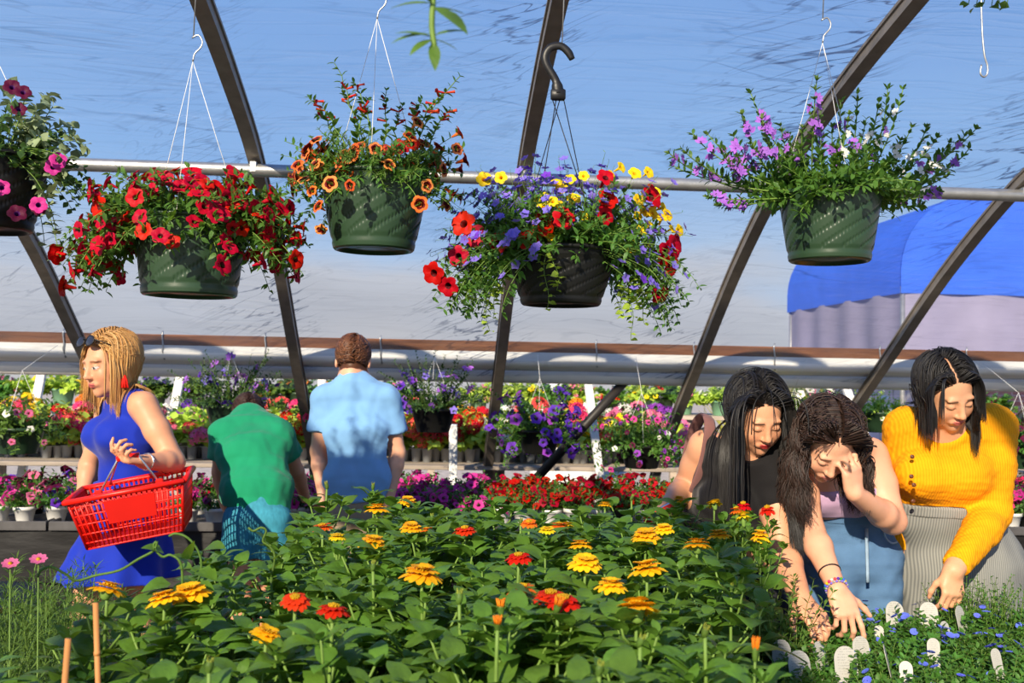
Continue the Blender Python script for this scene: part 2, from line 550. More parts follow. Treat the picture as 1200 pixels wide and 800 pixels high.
# ---- templates -------------------------------------------------------------
def leaf_t(L=1.0, W=.5, curl=.15, fold=.12, n=4, p=.8, wave=0.0):
    """leaf along +Y, blade up +Z; pointed ovate"""
    v = []
    for i in range(n + 1):
        t = i / n
        w = W * .5 * math.sin(PI * min(1, t ** p)) ** .85 if 0 < t < 1 else (.03 * W if t == 0 else .0)
        z = .10 * L * math.sin(PI * t * .6) - curl * L * t * t
        wv = wave * math.sin(t * 11) * L
        v += [(-w, t * L, z + fold * w * 1.6 + wv), (0, t * L, z), (w, t * L, z + fold * w * 1.6 - wv)]
    f = []
    for i in range(n):
        a = i * 3; b = a + 3
        f += [(a, a + 1, b + 1, b), (a + 1, a + 2, b + 2, b + 1)]
    return np.array(v), f


def big_leaf_t(L=1.0, W=.52, curl=.28, n=7):
    """five columns wide leaf with sunken veins and a soft wave"""
    v = []
    cols = (-1, -.5, 0, .5, 1)
    for i in range(n + 1):
        t = i / n
        w = W * .5 * (math.sin(PI * t ** .72) ** .8 if 0 < t < 1 else (.06 if t == 0 else .0))
        z0 = .16 * L * math.sin(PI * t * .7) - curl * L * t ** 2.0
        for c in cols:
            z = z0 + (.05 * L * (1 - t) * (abs(c) ** 1.5)) + (.022 * L if abs(c) == .5 else 0) * math.sin(PI * t)
            z += .02 * L * math.sin(t * 9 + c * 2) * abs(c)
            v.append((c * w, t * L, z))
    f = []
    for i in range(n):
        for k in range(4):
            a = i * 5 + k
            f.append((a, a + 1, a + 6, a + 5))
    return np.array(v), f


def trumpet_t(r=.02, depth=.02, lobes=5, seg=20, notch=.16, flare=.12, tq=2):
    """petunia bloom facing +Z; returns verts, faces, material index per face (0 limb, 1 throat)"""
    v = []; f = []; mi = []
    rings = [(.08, -depth), (.15, -depth * .5), (.3 if tq < 3 else .42, -.06 * r), (.78 if tq < 3 else .66, flare * r), (1.0, flare * r * .6)]
    for q, (k, z) in enumerate(rings):
        for i in range(seg):
            a = 2 * PI * i / seg
            lob = 1 - notch * 1.5 * (1 - abs(math.sin(lobes * .5 * a + .157))) ** 1.6 if q >= 3 else 1
            zz = z + (r * .05 * math.cos(lobes * a) if q >= 3 else 0)
            v.append((r * k * lob * math.cos(a), r * k * lob * math.sin(a), zz))
    for q in range(4):
        for i in range(seg):
            j = (i + 1) % seg
            f.append((q * seg + i, q * seg + j, (q + 1) * seg + j, (q + 1) * seg + i)); mi.append(1 if q < tq else 0)
    # outside tube
    o = len(v)
    for k, z in ((.22, -depth * .3), (.09, -depth * 1.35)):
        for i in range(seg):
            a = 2 * PI * i / seg
            v.append((r * k * 1.1 * math.cos(a), r * k * 1.1 * math.sin(a), z))
    for i in range(seg):
        j = (i + 1) % seg
        f.append((2 * seg + i, 2 * seg + j, o + j, o + i)); mi.append(0)
        f.append((o + i, o + j, o + seg + j, o + seg + i)); mi.append(0)
    return np.array(v), f, mi


def flower_mesh(name, tmpl, mats):
    v, f, mi = tmpl
    mb = MB(); mb.add(v, f); mb.m = list(mi)
    return mb.mesh(name, mats)


def petals_t(n=5, r=.01, w=.5, cup=.2, seg=3, a0=0.0, arc=2 * PI):
    """flat flower of n separate petals facing +Z"""
    v = []; f = []; mi = []
    for k in range(n):
        a = a0 + arc * k / n
        ca, sa = math.cos(a), math.sin(a)
        o = len(v)
        for i in range(seg + 1):
            t = i / seg
            ww = w * r * (math.sin(PI * (.12 + .82 * t)) ** .8)
            rr = r * (.1 + .9 * t); z = cup * r * t * t
            for c in (-1, 0, 1):
                v.append((rr * ca - c * ww * sa, rr * sa + c * ww * ca, z - .06 * r * (c == 0)))
        for i in range(seg):
            for c in range(2):
                q = o + i * 3 + c
                f.append((q, q + 1, q + 4, q + 3)); mi.append(0)
    return np.array(v), f, mi


def rand_unit(rng, n):
    v = rng.normal(size=(n, 3)); return v / np.linalg.norm(v, axis=1)[:, None]


def stem_paths(rng, n, Lr, elev, droop, base_r=.05, z0=0.0, az=None, step=.02, curl=.15):
    out = []
    for i in range(n):
        a = rng.uniform(0, 2 * PI) if az is None else az(rng)
        e = R(rng.uniform(*elev))
        L = rng.uniform(*Lr)
        d = V(math.cos(e) * math.cos(a), math.cos(e) * math.sin(a), math.sin(e))
        rr = base_r * math.sqrt(rng.uniform())
        b = a + rng.uniform(-.6, .6)
        p = V(rr * math.cos(b), rr * math.sin(b), z0)
        P = [p]
        k = max(2, int(L / step))
        for q in range(k):
            d = nrm(d + V(0, 0, -droop) * step * 10 + rng.normal(size=3) * curl * .3)
            p = p + d * step
            P.append(p)
        out.append(np.array(P))
    return out


def leaf_stems(mb_leaf, mb_stem, paths, rng, leaf, size, per=1, lmi=0, smi=0, stem_r=.0016, start=.15, lift=.5, taper=.4, inward=None):
    for P in paths:
        n = len(P)
        if mb_stem is not None:
            mb_stem.tube(P, np.linspace(stem_r, stem_r * .6, n), 3, smi, cap=False)
        T = np.gradient(P, axis=0); T /= np.linalg.norm(T, axis=1)[:, None]
        ms = []; ps = []
        for i in range(max(1, int(start * n)), n):
            for q in range(per):
                s = rand_unit(rng, 1)[0]
                s = nrm(s - T[i] * s.dot(T[i]))
                d = nrm(s + T[i] * lift + V(0, 0, .15))
                sz = size * rng.uniform(.7, 1.25) * (1 - taper * i / n)
                up = nrm(V(0, 0, 1) + T[i] * .4 + rng.normal(size=3) * .25)
                ms.append(frame(d, up) * sz); ps.append(P[i])
        if ms:
            mb_leaf.stamp(leaf[0], leaf[1], np.array(ms), np.array(ps), lmi)


def tips(paths, frac=1.0):
    out = []
    for P in paths:
        i = max(1, min(len(P) - 1, int(round(frac * (len(P) - 1)))))
        out.append((P[i], nrm(P[i] - P[i - 1])))
    return out


_cnt = {}


def place_blooms(parent, meshes, spots, rng, name='bloom', s=(.85, 1.15), face=None):
    """each bloom a part of its own; spots = [(pos, facing)]"""
    for p, d in spots:
        o = link(name, meshes[rng.integers(len(meshes))], parent)
        set_mat3(o, frame_z(d, rng.uniform(0, 6)), p, rng.uniform(*s))


def pot_profile(rt, rb, h, lip=.006, lh=.018, wall=.003):
    return [(rb * .3, 0.0), (rb * .97, 0), (rb, .004), (rt * .985, h - lh), (rt + lip, h - lh + .001), (rt + lip, h), (rt + lip - wall * 1.5, h),
            (rt - wall, h - lh), (rb - wall, .006), (rb * .3, .005)]


def spiral_pot(rt, rb, h, name='pot', matr=None, parent=None, loc=None, twist=13):
    """thermoformed basket with the swirling grooves and a rolled rim"""
    seg = 312; rows = 30
    mb = MB()
    v = []
    for i in range(rows + 1):
        t = i / rows
        r0 = rb + (rt - rb) * t ** .92
        z = h * t
        for k in range(seg):
            a = 2 * PI * k / seg
            g = 0.0
            if .14 < t < .9:
                ph = (a * twist / (2 * PI) - (t - .14) * 4.6) % 1.0
                g = -.0052 * math.exp(-((ph - .5) / .045) ** 2)
            if .09 < t < .15:
                g -= .0022
            v.append(((r0 + g) * math.cos(a), (r0 + g) * math.sin(a), z))
    f = [(i * seg + k, i * seg + (k + 1) % seg, (i + 1) * seg + (k + 1) % seg, (i + 1) * seg + k) for i in range(rows) for k in range(seg)]
    mb.add(v, f)
    mb.lathe([(rt, h), (rt + .008, h + .001), (rt + .01, h + .007), (rt + .006, h + .012), (rt - .002, h + .01), (rt - .004, h - .02), (rt * .9, h - .03)], seg)
    # bottom with raised foot ring and drain holes saucer
    mb.lathe([(rb, 0), (rb - .004, -.004), (rb - .012, -.005), (rb - .016, .004), (rb * .45, .006), (rb * .4, .002), (.002, .003)], seg)
    return mb.build(name, matr or M['pot_green'], parent, loc)


def soil_disc(r, z, parent):
    mb = MB(); mb.lathe([(.001, z + .006), (r * .5, z + .004), (r, z)], 20)
    return mb.build('soil', M['soil'], parent)
# ================================================================ hanging baskets
PY = 2.55
L_SM = leaf_t(1, .42, .25, .1, 3)
L_RD = leaf_t(1, .8, .2, .1, 3, .65)
L_NR = leaf_t(1, .2, .3, .1, 3)
CAL_RED = [flower_mesh('red_calibrachoa', trumpet_t(.0225 * k, .02), [M['p_red'], M['p_throat_red']]) for k in (.85, 1, 1.1)]
CAL_ORG = [flower_mesh('orange_calibrachoa', trumpet_t(.0195 * k, .018, tq=3), [M[c], M['p_throat_wine']]) for k, c in ((.9, 'p_orange'), (1.05, 'p_orange'), (1, 'p_apricot'))]
CAL_YEL = [flower_mesh('yellow_calibrachoa', trumpet_t(.0165 * k, .016), [M['p_yellow'], M['p_throat_yellow']]) for k in (.85, 1, 1.1)]
PET_RED = [flower_mesh('red_petunia', trumpet_t(.031 * k, .032, notch=.2), [M['p_red'], M['p_throat_red']]) for k in (.9, 1.05)]
CAL_VIO = [flower_mesh('violet_calibrachoa', trumpet_t(.019 * k, .018), [M['p_purple'], M['p_throat_plum']]) for k in (.9, 1.05)]
PET_WINE = [flower_mesh('wine_petunia', trumpet_t(.03 * k, .03), [M['p_wine'], M['p_throat_plum']]) for k in (.9, 1.05)]
PET_MAG = [flower_mesh('magenta_petunia', trumpet_t(.028 * k, .028), [M['p_magenta'], M['p_throat_plum']]) for k in (.9, 1.05)]
LOB = flower_mesh('lobelia_bloom', petals_t(5, .0125, .46, .15, 2), [M['p_lavender']])
LOB2 = flower_mesh('lobelia_bloom_dark', petals_t(5, .0125, .46, .15, 2), [M['p_violet']])
SCA = flower_mesh('fan_flower', petals_t(5, .0165, .26, .1, 3, -.3, PI * 1.05), [M['p_scaevola']])
SCA_W = flower_mesh('white_fan_flower', petals_t(5, .0145, .26, .1, 3, -.3, PI * 1.05), [M['p_white']])


def tube_bloom(name, L, r, ms):
    mb = MB()
    mb.lathe([(.0012, 0), (r * .7, L * .15), (r * .8, L * .6), (r, L * .88), (r * 1.25, L)], 7)
    mb.lathe([(r * 1.25, L), (r * .8, L * .97), (.0005, L * .8)], 7, mi=1)
    return mb.mesh(name, ms)


CUPH = tube_bloom('cuphea_bloom', .024, .0032, [M['p_scarlet'], M['p_throat_wine']])


def hanger(parent, top, rim_pts, hook='wire'):
    """top = where the wires meet, local; rim_pts local"""
    h = thing_part = None
    if hook == 'wire':
        mb = MB()
        T = V(*top)
        up = V(0, 0, 1)
        P = [T, T + V(.004, 0, .02), T + V(.018, 0, .036), T + V(.022, 0, .052), T + V(.012, 0, .068), T + V(-.004, 0, .06)]
        mb.tube(catmull(P, 3), .0022, 6)
        hk = mb.build('hook', M['wire'], parent)
        mb = MB()
        for r in rim_pts:
            r = V(*r)
            mb2 = MB()
            mid = (T + r) / 2 + V(0, 0, -.004)
            mb2.tube([T, mid, r], .00085, 4)
            mb2.build('hanging_wire', M['white_cord'], parent)
        return hk
    else:
        T = V(*top)
        # black moulded hanger: blocky neck, then a hook that bows left and comes over to the right
        prof2 = [(0, 0), (-.003, .022), (-.009, .04), (-.030, .074), (-.035, .098), (-.022, .120), (.004, .126), (.024, .112), (.036, .092)]
        P = catmull([(T[0] + a, T[1], T[2] + b) for a, b in prof2], 4)
        n = len(P)
        mb = MB()
        rr = np.interp(np.linspace(0, 1, n), [0, .12, .2, .6, .9, 1], [.016, .015, .0105, .0105, .0105, .008])
        mb.tube(P, rr, 10, flat=.6)
        mb.box(T + V(0, 0, -.002), (.038, .018, .03), bevel=.004)
        hk = mb.build('hook', M['black_plastic'], parent)
        for i, r in enumerate(rim_pts):
            r = V(*r); s = T + V(-.015 + .03 * i / 3, 0, -.014)
            mb2 = MB(); mb2.tube([s, (s + r) / 2 + V(0, 0, -.003), r], .0014, 5)
            mb2.build('hanging_wire', M['black_plastic'], parent)
        return hk


def rail_wire(parent_local_from, parent):
    """thin wire from the hook up to the overhead pipe"""
    a = V(*parent_local_from[0]); b = V(*parent_local_from[1])
    mb = MB(); mb.tube([a, (a + b) / 2 + V(.004, 0, 0), b], .0016, 5)
    # loop over the pipe
    r = .024
    loop = [b + V(0, r * math.sin(t), r - r * math.cos(t)) for t in np.linspace(0, 1.85 * PI, 12)]
    mb.tube(loop, .0016, 5)
    mb.build('support_wire', M['wire'], parent)


def basket(name, label, cx, ybot, ytop, rt_px, rb_px, group='flower baskets hanging from the overhead pipe', Y=PY, matr=None):
    b = at(cx, ybot, Y)
    t = at(cx, ytop, Y)
    k = Y / FPX * 1.0
    rt, rb, h = rt_px * k, rb_px * k, t[2] - b[2]
    o = thing(name, label, 'hanging basket', b, 0, group)
    spiral_pot(rt, rb, h, 'pot', matr, o)
    soil_disc(rt * .93, h - .012, o)
    return o, b, rt, rb, h


rng = np.random.default_rng(11)


def finish_hanger(o, b, rt, h, meet_px, kind='wire', n=3, y_hook=None):
    T = at(*meet_px, PY + .0) - b
    a0 = .5
    rim = [(rt * math.cos(a0 + 2 * PI * i / n), rt * math.sin(a0 + 2 * PI * i / n), h + .008) for i in range(n)]
    hanger(o, T, rim, kind)
    topz = 2.836 - b[2]
    s = T + (V(.0, 0, .064) if kind == 'wire' else V(.008, 0, .118))
    rail_wire((s, (s[0] + .004, 2.55 - b[1], topz)), o)


def spots_on(paths, rng, n, frac=(.85, 1.0), out=.8, up=.25, lift=.008, cam=.10):
    S = []
    key = np.array([P[-1][1] for P in paths]) + rng.normal(size=len(paths)) * cam
    idx = np.argsort(key)[:max(4, int(len(paths) * .8))]
    idx = idx[rng.permutation(len(idx))] if n < len(idx) else idx
    for q in range(n):
        P = paths[idx[q % len(idx)]]
        i = int(round(rng.uniform(*frac) * (len(P) - 1))); i = max(1, i)
        c = P[i].copy()
        z0 = paths[0][0][2]
        d = nrm(nrm((c - V(0, 0, z0)) * V(1, 1, .5)) * out + V(0, 0, up) + rng.normal(size=3) * .25)
        S.append((c + d * lift, d))
    return S


# --- 1 red calibrachoa basket
o, b, rt, rb, h = basket('hanging_basket', 'hanging basket overflowing with small red flowers, green pot, left side of photo', 222, 345, 262, 62, 53)
def az_w(rng):      # fuller to the left and right
    a = rng.normal(0, .75)
    return a if rng.uniform() < .47 else PI + a
P1 = stem_paths(rng, 210, (.13, .24), (-5, 60), .42, .09, h - .01, az_w)
P1 += stem_paths(rng, 60, (.20, .31), (5, 35), .62, .09, h, lambda r: PI + r.normal(0, .5))
P1 += stem_paths(rng, 36, (.18, .25), (0, 40), .62, .09, h, lambda r: r.normal(0, .5))
P1 += stem_paths(rng, 70, (.08, .15), (30, 80), .25, .10, h)
mb = MB(); leaf_stems(mb, mb, P1, rng, L_SM, .032, 3, 0, 1)
mb.build('foliage', [M['leaf_small'], M['stem_green']], o)
SP = spots_on(P1, rng, 190)
SP = [s for s in SP if not (s[0][1] < -.05 and abs(s[0][0]) < .11 and s[0][2] < h * .55)]
place_blooms(o, CAL_RED, SP[:98], rng)
mb = MB(); v_, f_, mi_ = trumpet_t(.0215, .02)
for p, d in SP[98:]:
    A = frame_z(d, rng.uniform(0, 6)); mb.add(v_ @ A.T + p, f_); mb.m[-len(f_):] = mi_
tag(mb.build('bloom_cluster', [M['p_red'], M['p_throat_red']], o), kind='stuff')
finish_hanger(o, b, rt, h, (226, 72))

# --- 2 orange calibrachoa with cuphea
o, b, rt, rb, h = basket('hanging_basket', 'hanging basket of orange and apricot flowers with tall red spikes, dark green pot', 438, 292, 212, 63, 47)
P2 = stem_paths(rng, 150, (.10, .20), (-5, 55), .35, .09, h, az_w)
P2 += stem_paths(rng, 50, (.06, .12), (20, 80), .25, .10, h)
P2 += stem_paths(rng, 18, (.16, .22), (-5, 15), .6, .09, h, az_w)
mb = MB(); leaf_stems(mb, mb, P2, rng, L_SM, .025, 3, 0, 1)
P2f = stem_paths(rng, 60, (.08, .16), (5, 60), .3, .1, h, lambda r: -PI / 2 + r.normal(0, 1.0))
leaf_stems(mb, mb, P2f, rng, L_NR, .024, 6, 2, 1)
mb.build('foliage', [M['leaf_small'], M['stem_green'], M['leaf_fern']], o)
place_blooms(o, CAL_ORG, spots_on(P2, rng, 80), rng)
place_blooms(o, PET_RED, [(at(470, 172, 2.44) - b, V(.2, -.9, .3)), (at(448, 176, 2.46) - b, V(-.3, -.8, .4)), (at(484, 168, 2.45) - b, V(.4, -.8, .1))], rng, s=(.62, .7))
# cuphea spikes
spk = [((425, 180), (393, 75)), ((432, 190), (400, 105)), ((405, 170), (360, 115)), ((470, 180), (540, 90)), ((485, 178), (520, 112)), ((450, 185), (452, 108)),
       ((415, 178), (432, 118)), ((460, 182), (470, 125)), ((478, 176), (494, 118)), ((440, 180), (415, 95)), ((395, 175), (372, 132)), ((500, 180), (528, 128))]
mb = MB(); pth = []
for (p0, p1) in spk:
    yb = PY + rng.uniform(-.06, .08)
    a, c = at(*p0, yb) - b, at(*p1, yb + rng.uniform(-.04, .04)) - b
    P = np.array([a + (c - a) * t + V(0, 0, .02 * math.sin(PI * t)) + rng.normal(size=3) * .002 for t in np.linspace(0, 1, 12)])
    pth.append(P)
leaf_stems(mb, mb, pth, rng, L_SM, .032, 3, 0, 1, .0022, .1, .5, .5)
mb.build('flower_spikes', [M['leaf_small'], M['stem_green']], o)
S = []
for P in pth:
    for t in rng.uniform(.45, .95, 4):
        i = int(t * 11); d = rand_unit(rng, 1)[0]; d[2] = abs(d[2]) * .2 + .05; d[1] -= .4
        S.append((P[i], nrm(d)))
place_blooms(o, [CUPH], S, rng, 'tubular_bloom')
finish_hanger(o, b, rt, h, (442, 22))

# --- 3 big mixed basket
o, b, rt, rb, h = basket('hanging_basket', 'large mixed hanging basket of red petunias, yellow and lavender flowers on black hook', 657, 356, 298, 64, 47, matr=M['pot_black'])
mb = MB()
P3 = stem_paths(rng, 240, (.12, .24), (0, 65), .32, .1, h, az_w)
P3 += stem_paths(rng, 90, (.10, .19), (15, 80), .25, .11, h)
P3 += stem_paths(rng, 80, (.22, .32), (0, 30), .6, .10, h, lambda r: PI + r.normal(0, .45) if r.uniform() < .55 else r.normal(0, .45))
leaf_stems(mb, mb, P3, rng, L_SM, .032, 3, 0, 1)
# creeping jenny trailing vines
vines = [((571, 330), (572, 388)), ((590, 320), (575, 372)), ((640, 285), (640, 362)), ((648, 290), (654, 340)), ((735, 330), (742, 398)), ((748, 320), (757, 380)), ((728, 320), (730, 370)), ((560, 300), (552, 350)), ((740, 340), (748, 360))]
PV = []
for i, (p0, p1) in enumerate(vines):
    yv = PY - .13 if 600 < p0[0] < 710 else PY - .05
    a, c = at(*p0, yv) - b, at(*p1, yv) - b
    PV.append(np.array([a + (c - a) * t + V(.006 * math.sin(7 * t + i), .004 * math.cos(5 * t), 0) for t in np.linspace(0, 1, 11)]))
leaf_stems(mb, mb, PV, rng, L_RD, .022, 2, 2, 1, .0014, 0, .2, .2)
# lobelia haze
PL = stem_paths(rng, 190, (.17, .28), (35, 88), .12, .11, h, lambda r: PI * .5 + r.normal(0, 1.3))
PL += stem_paths(rng, 80, (.20, .30), (0, 40), .35, .11, h, lambda r: PI + r.normal(0, .6) if r.uniform() < .6 else r.normal(0, .5))
leaf_stems(mb, mb, PL, rng, L_NR, .014, 1, 0, 1, .001, .3)
mb.build('foliage', [M['leaf_small'], M['stem_green'], M['leaf_lime']], o)
reds = [(620, 281, -.1, 0), (586, 284, -.5, .1), (556, 276, -.3, 0), (537, 300, -.3, -.1), (660, 256, .0, .2), (636, 262, .4, .2), (709, 252, .5, .1), (712, 233, .2, .4), (710, 208, .1, .5), (781, 296, .5, -.2),
        (786, 310, .6, -.2), (773, 344, .3, -.5), (508, 320, -.6, -.3), (525, 335, -.4, -.4), (543, 262, -.6, .2), (764, 230, .6, .3), (790, 288, .8, 0)]
S = []
for x, y, dx, dz in reds:
    c = at(x, y, PY - .17 + .1 * min(1, abs(x - 660) / 120)) - b
    S.append((c, nrm(V(dx + .1, -.9, dz))))
place_blooms(o, PET_RED, S, rng, s=(.9, 1.12))
yel = [(630, 233), (637, 243), (648, 236), (655, 240), (672, 233), (684, 253), (637, 230), (587, 208), (567, 210), (744, 203), (760, 202), (747, 253), (755, 247), (765, 238), (777, 243), (787, 268), (796, 270),
       (752, 270), (743, 288), (738, 290), (762, 262), (775, 255), (770, 225), (755, 228), (645, 278), (652, 214), (668, 210), (684, 206), (638, 272), (715, 206), (728, 196), (757, 285), (765, 250), (748, 234), (782, 252), (660, 221)]
S = []
for x, y in yel:
    c = at(x, y, PY - .15 + .1 * min(1, abs(x - 660) / 120) + rng.uniform(-.02, .04)) - b
    S.append((c, nrm(V((x - 660) / 200 + rng.normal() * .3, -.8, .35 + rng.normal() * .25))))
place_blooms(o, CAL_YEL, S, rng)
S = spots_on(PL, rng, 620, (.55, 1.0), .6, .4, .004, .6)
place_blooms(o, [LOB, LOB, LOB2], S[:92], rng, 'lobelia_bloom')
mb = MB()
v_, f_, _ = petals_t(5, .0125, .46, .15, 2)
mb.stamp(v_, f_, np.stack([frame_z(d, rng.uniform(0, 6)) for p, d in S[92:]]), np.stack([p for p, d in S[92:]]))
tag(mb.build('lobelia_cluster', M['p_lavender'], o), kind='stuff')
T3 = (653, 115)
finish_hanger(o, b, rt, h, (654, 110), 'black', 4)

# --- 4 purple fan flower basket
o, b, rt, rb, h = basket('hanging_basket', 'hanging basket of purple and white fan flowers in swirled green pot, right side', 972, 305, 232, 60, 48)
mb = MB()
tipsx = [(785, 180), (812, 158), (830, 158), (880, 110), (893, 140), (925, 160), (957, 95), (962, 130), (985, 120), (1005, 110), (1030, 120), (1058, 105), (1068, 150), (1098, 162), (1112, 168), (1130, 160), (1143, 152), (1135, 175),
         (940, 150), (915, 148), (1045, 128), (860, 160), (1085, 150), (975, 150), (870, 135), (1015, 140), (845, 175), (1120, 190), (1080, 240), (1100, 225), (842, 240), (830, 230), (1040, 105), (900, 170), (1055, 165), (950, 135), (995, 135), (800, 175), (1090, 195), (820, 190), (935, 170), (1022, 150), (1070, 180), (865, 185), (880, 170), (1050, 190), (1110, 205), (790, 195)]
PS = []
for (x, y) in tipsx:
    yy = PY + rng.uniform(-.14, .14)
    c = at(x, y, yy) - b
    a = V(np.clip(c[0] * .3, -.09, .09), rng.uniform(-.07, .07), h - .005)
    mid = (a + c) / 2 + V((c[0] - a[0]) * .22, 0, -.02)
    PS.append(np.array([a * (1 - t) ** 2 + mid * 2 * t * (1 - t) + c * t * t for t in np.linspace(0, 1, 16)]))
leaf_stems(mb, mb, PS, rng, leaf_t(1, .42, .1, .1, 3, 1.1), .034, 3, 0, 1, .0026, .12, .6, .45)
# tight rosettes at the tips
for P in PS:
    T = nrm(P[-1] - P[-3])
    ms = [frame(nrm(T * 1.0 + rand_unit(rng, 1)[0] * .7), T) * rng.uniform(.012, .02) for _ in range(9)]
    mb.stamp(L_SM[0], L_SM[1], np.array(ms), np.array([P[-1 - int(rng.integers(0, 2))] for _ in ms]), 2)
PX = stem_paths(rng, 120, (.07, .16), (5, 75), .25, .09, h)
PX += stem_paths(rng, 26, (.12, .2), (0, 25), .4, .09, h, az_w)
leaf_stems(mb, mb, PX, rng, leaf_t(1, .45, .1, .1, 3, 1.1), .038, 3, 0, 1, .0022)
mb.build('foliage', [M['leaf_small'], M['stem_green'], M['leaf_fern']], o)
SPp = []; SW = []
for P, (x, y) in zip(PS, tipsx):
    dens = 6 if (x < 900 or 945 < x < 970) else 3
    whitish = x > 985 and x < 1150 and y < 200
    for t in rng.uniform(.55, .92, dens):
        i = int(t * 15); d = rand_unit(rng, 1)[0]; d[1] -= .8; d[2] = abs(d[2]) * .4
        (SW if (whitish and rng.uniform() < .75) else SPp).append((P[i] + nrm(d) * .012, nrm(d)))
place_blooms(o, [SCA], SPp[:100], rng, 'fan_bloom', (.9, 1.4)); place_blooms(o, [SCA_W], SW[:60], rng, 'white_fan_bloom', (.8, 1.1))
finish_hanger(o, b, rt, h, (964, 50))

# --- 0 left edge basket with silver trailing leaves
o, b, rt, rb, h = basket('hanging_basket', 'half hidden dark hanging basket of silvery trailing leaves at left edge', -18, 268, 190, 64, 50, matr=M['pot_black'])
mb = MB()
ends = [(100, 170), (85, 150), (60, 110), (62, 125), (95, 178), (70, 225), (60, 250), (55, 200), (50, 165), (30, 110), (20, 130), (72, 195), (45, 140), (35, 150), (80, 185), (66, 270), (10, 100), (52, 285), (70, 300)]
PS0 = []
for (x, y) in ends:
    c = at(x, y, PY + rng.uniform(-.1, .08)) - b
    a = V(.06, rng.uniform(-.06, .06), h)
    mid = (a + c) / 2 + V(.02, 0, .06)
    PS0.append(np.array([a * (1 - t) ** 2 + mid * 2 * t * (1 - t) + c * t * t for t in np.linspace(0, 1, 13)]))
leaf_stems(mb, mb, PS0, rng, L_RD, .034, 2, 0, 1, .0018, .1, .3, .2)
PX = stem_paths(rng, 90, (.08, .19), (0, 75), .35, .09, h)
leaf_stems(mb, mb, PX, rng, L_RD, .026, 2, 2, 1)
PD = stem_paths(rng, 26, (.16, .22), (0, 30), .6, .09, h, lambda r: r.normal(0, .5))
leaf_stems(mb, mb, PD, rng, L_RD, .026, 2, 3, 1)
mb.build('foliage', [M['leaf_silver'], M['stem_green'], M['leaf_dark'], M['leaf_dark']], o)
place_blooms(o, PET_WINE, [(at(x, y, PY - .1) - b, nrm(V(.3, -.8, .3))) for x, y in ((14, 102), (27, 108), (22, 128), (45, 245), (20, 250))], rng, s=(.6, .75))
place_blooms(o, PET_MAG, [(at(x, y, PY - .12) - b, nrm(V(.3, -.9, .1))) for x, y in ((62, 196), (68, 188), (2, 220), (45, 240))], rng, s=(.6, .75))
finish_hanger(o, b, rt, h, (-18, 40))

# --- plants that dip into the top of the frame (nearer), and a bare wire hook
c = at(503, 20, 1.05)
o = thing('hanging_plant', 'blurry green leaf spray dangling at the top edge of photo', 'hanging plant', at(506, -60, 1.05))
mb = MB(); b = at(506, -60, 1.05)
st = np.array([at(508, -60, 1.05) - b, at(508, -10, 1.05) - b, at(506, 30, 1.05) - b, at(510, 60, 1.05) - b])
mb.tube(catmull(st, 3), .0032, 6, 1)
lv = [((508, 8), (548, 42)), ((506, 4), (455, 12)), ((507, 10), (545, 18)), ((506, 40), (458, 52)), ((508, 42), (551, 38)), ((508, 50), (510, 84)), ((506, 46), (480, 66)), ((508, 46), (536, 60)), ((507, 2), (530, -20)), ((506, 5), (480, -20)), ((507, 44), (462, 40))]
for (p0, p1) in lv:
    a, e = at(*p0, 1.05) - b, at(*p1, 1.05 + rng.uniform(-.03, .03)) - b
    L = np.linalg.norm(e - a)
    t_ = leaf_t(1, .36, .08, .12, 5)
    mb.stamp(t_[0], t_[1], np.array([frame(e - a, (0, -.5, 1)) * L]), np.array([a]), 0)
mb.build('foliage', [M['leaf_fern'], M['stem_green']], o)
mb = MB(); T = V(0, 0, 0)
wt = at(506, -60, 1.05); mb.tube([V(0, 0, 0), V(0, 0, .3), V(0, 0, 3.05 - wt[2])], .0015, 5)
mb.build('hanging_wire', M['wire'], o)

b = at(1160, -70, 1.9)
o = thing('hanging_plant', 'leafy basket underside just peeking in at the top right corner', 'hanging plant', b)
spiral_pot(.12, .095, .15, 'pot', None, o, (0, 0, .02))
mb = MB()
PX = stem_paths(rng, 40, (.1, .16), (-20, 40), .5, .07, .16)
PX += [np.array([V(-.02 + i * .012, -.05, .1) * (1 - t) + (at(1135 + i * 9, 4 + (i % 2) * 3, 1.88) - b) * t for t in np.linspace(0, 1, 6)]) for i in range(6)]
leaf_stems(mb, mb, PX, rng, L_RD, .03, 2, 0, 1)
mb.build('foliage', [M['leaf_fern'], M['stem_green']], o)
mb = MB(); mb.tube([V(0, 0, .15), V(0, 0, 3.05 - b[2])], .0015, 5); mb.build('hanging_wire', M['wire'], o)

mb = MB()
hk = [at(1149, -120, PY), at(1150, 8, PY), at(1153, 60, PY), at(1157, 76, PY), at(1157, 86, PY), at(1153, 90, PY), at(1149, 86, PY), at(1150, 76, PY)]
hk[0] = V(hk[0][0], 2.55, 2.84)
hk = catmull(hk, 4)
mb.tube(hk, .0028, 6)
tag(mb.build('wire_hook', M['wire']), 'bare wire hook hanging empty at the top right', 'hook')
# ================================================================ benches and potted plants
ORD = ['first', 'second', 'third', 'fourth', 'fifth', 'sixth', 'seventh', 'eighth', 'ninth', 'tenth', 'eleventh', 'twelfth', 'thirteenth', 'fourteenth',
       'fifteenth', 'sixteenth', 'seventeenth', 'eighteenth', 'nineteenth', 'twentieth']
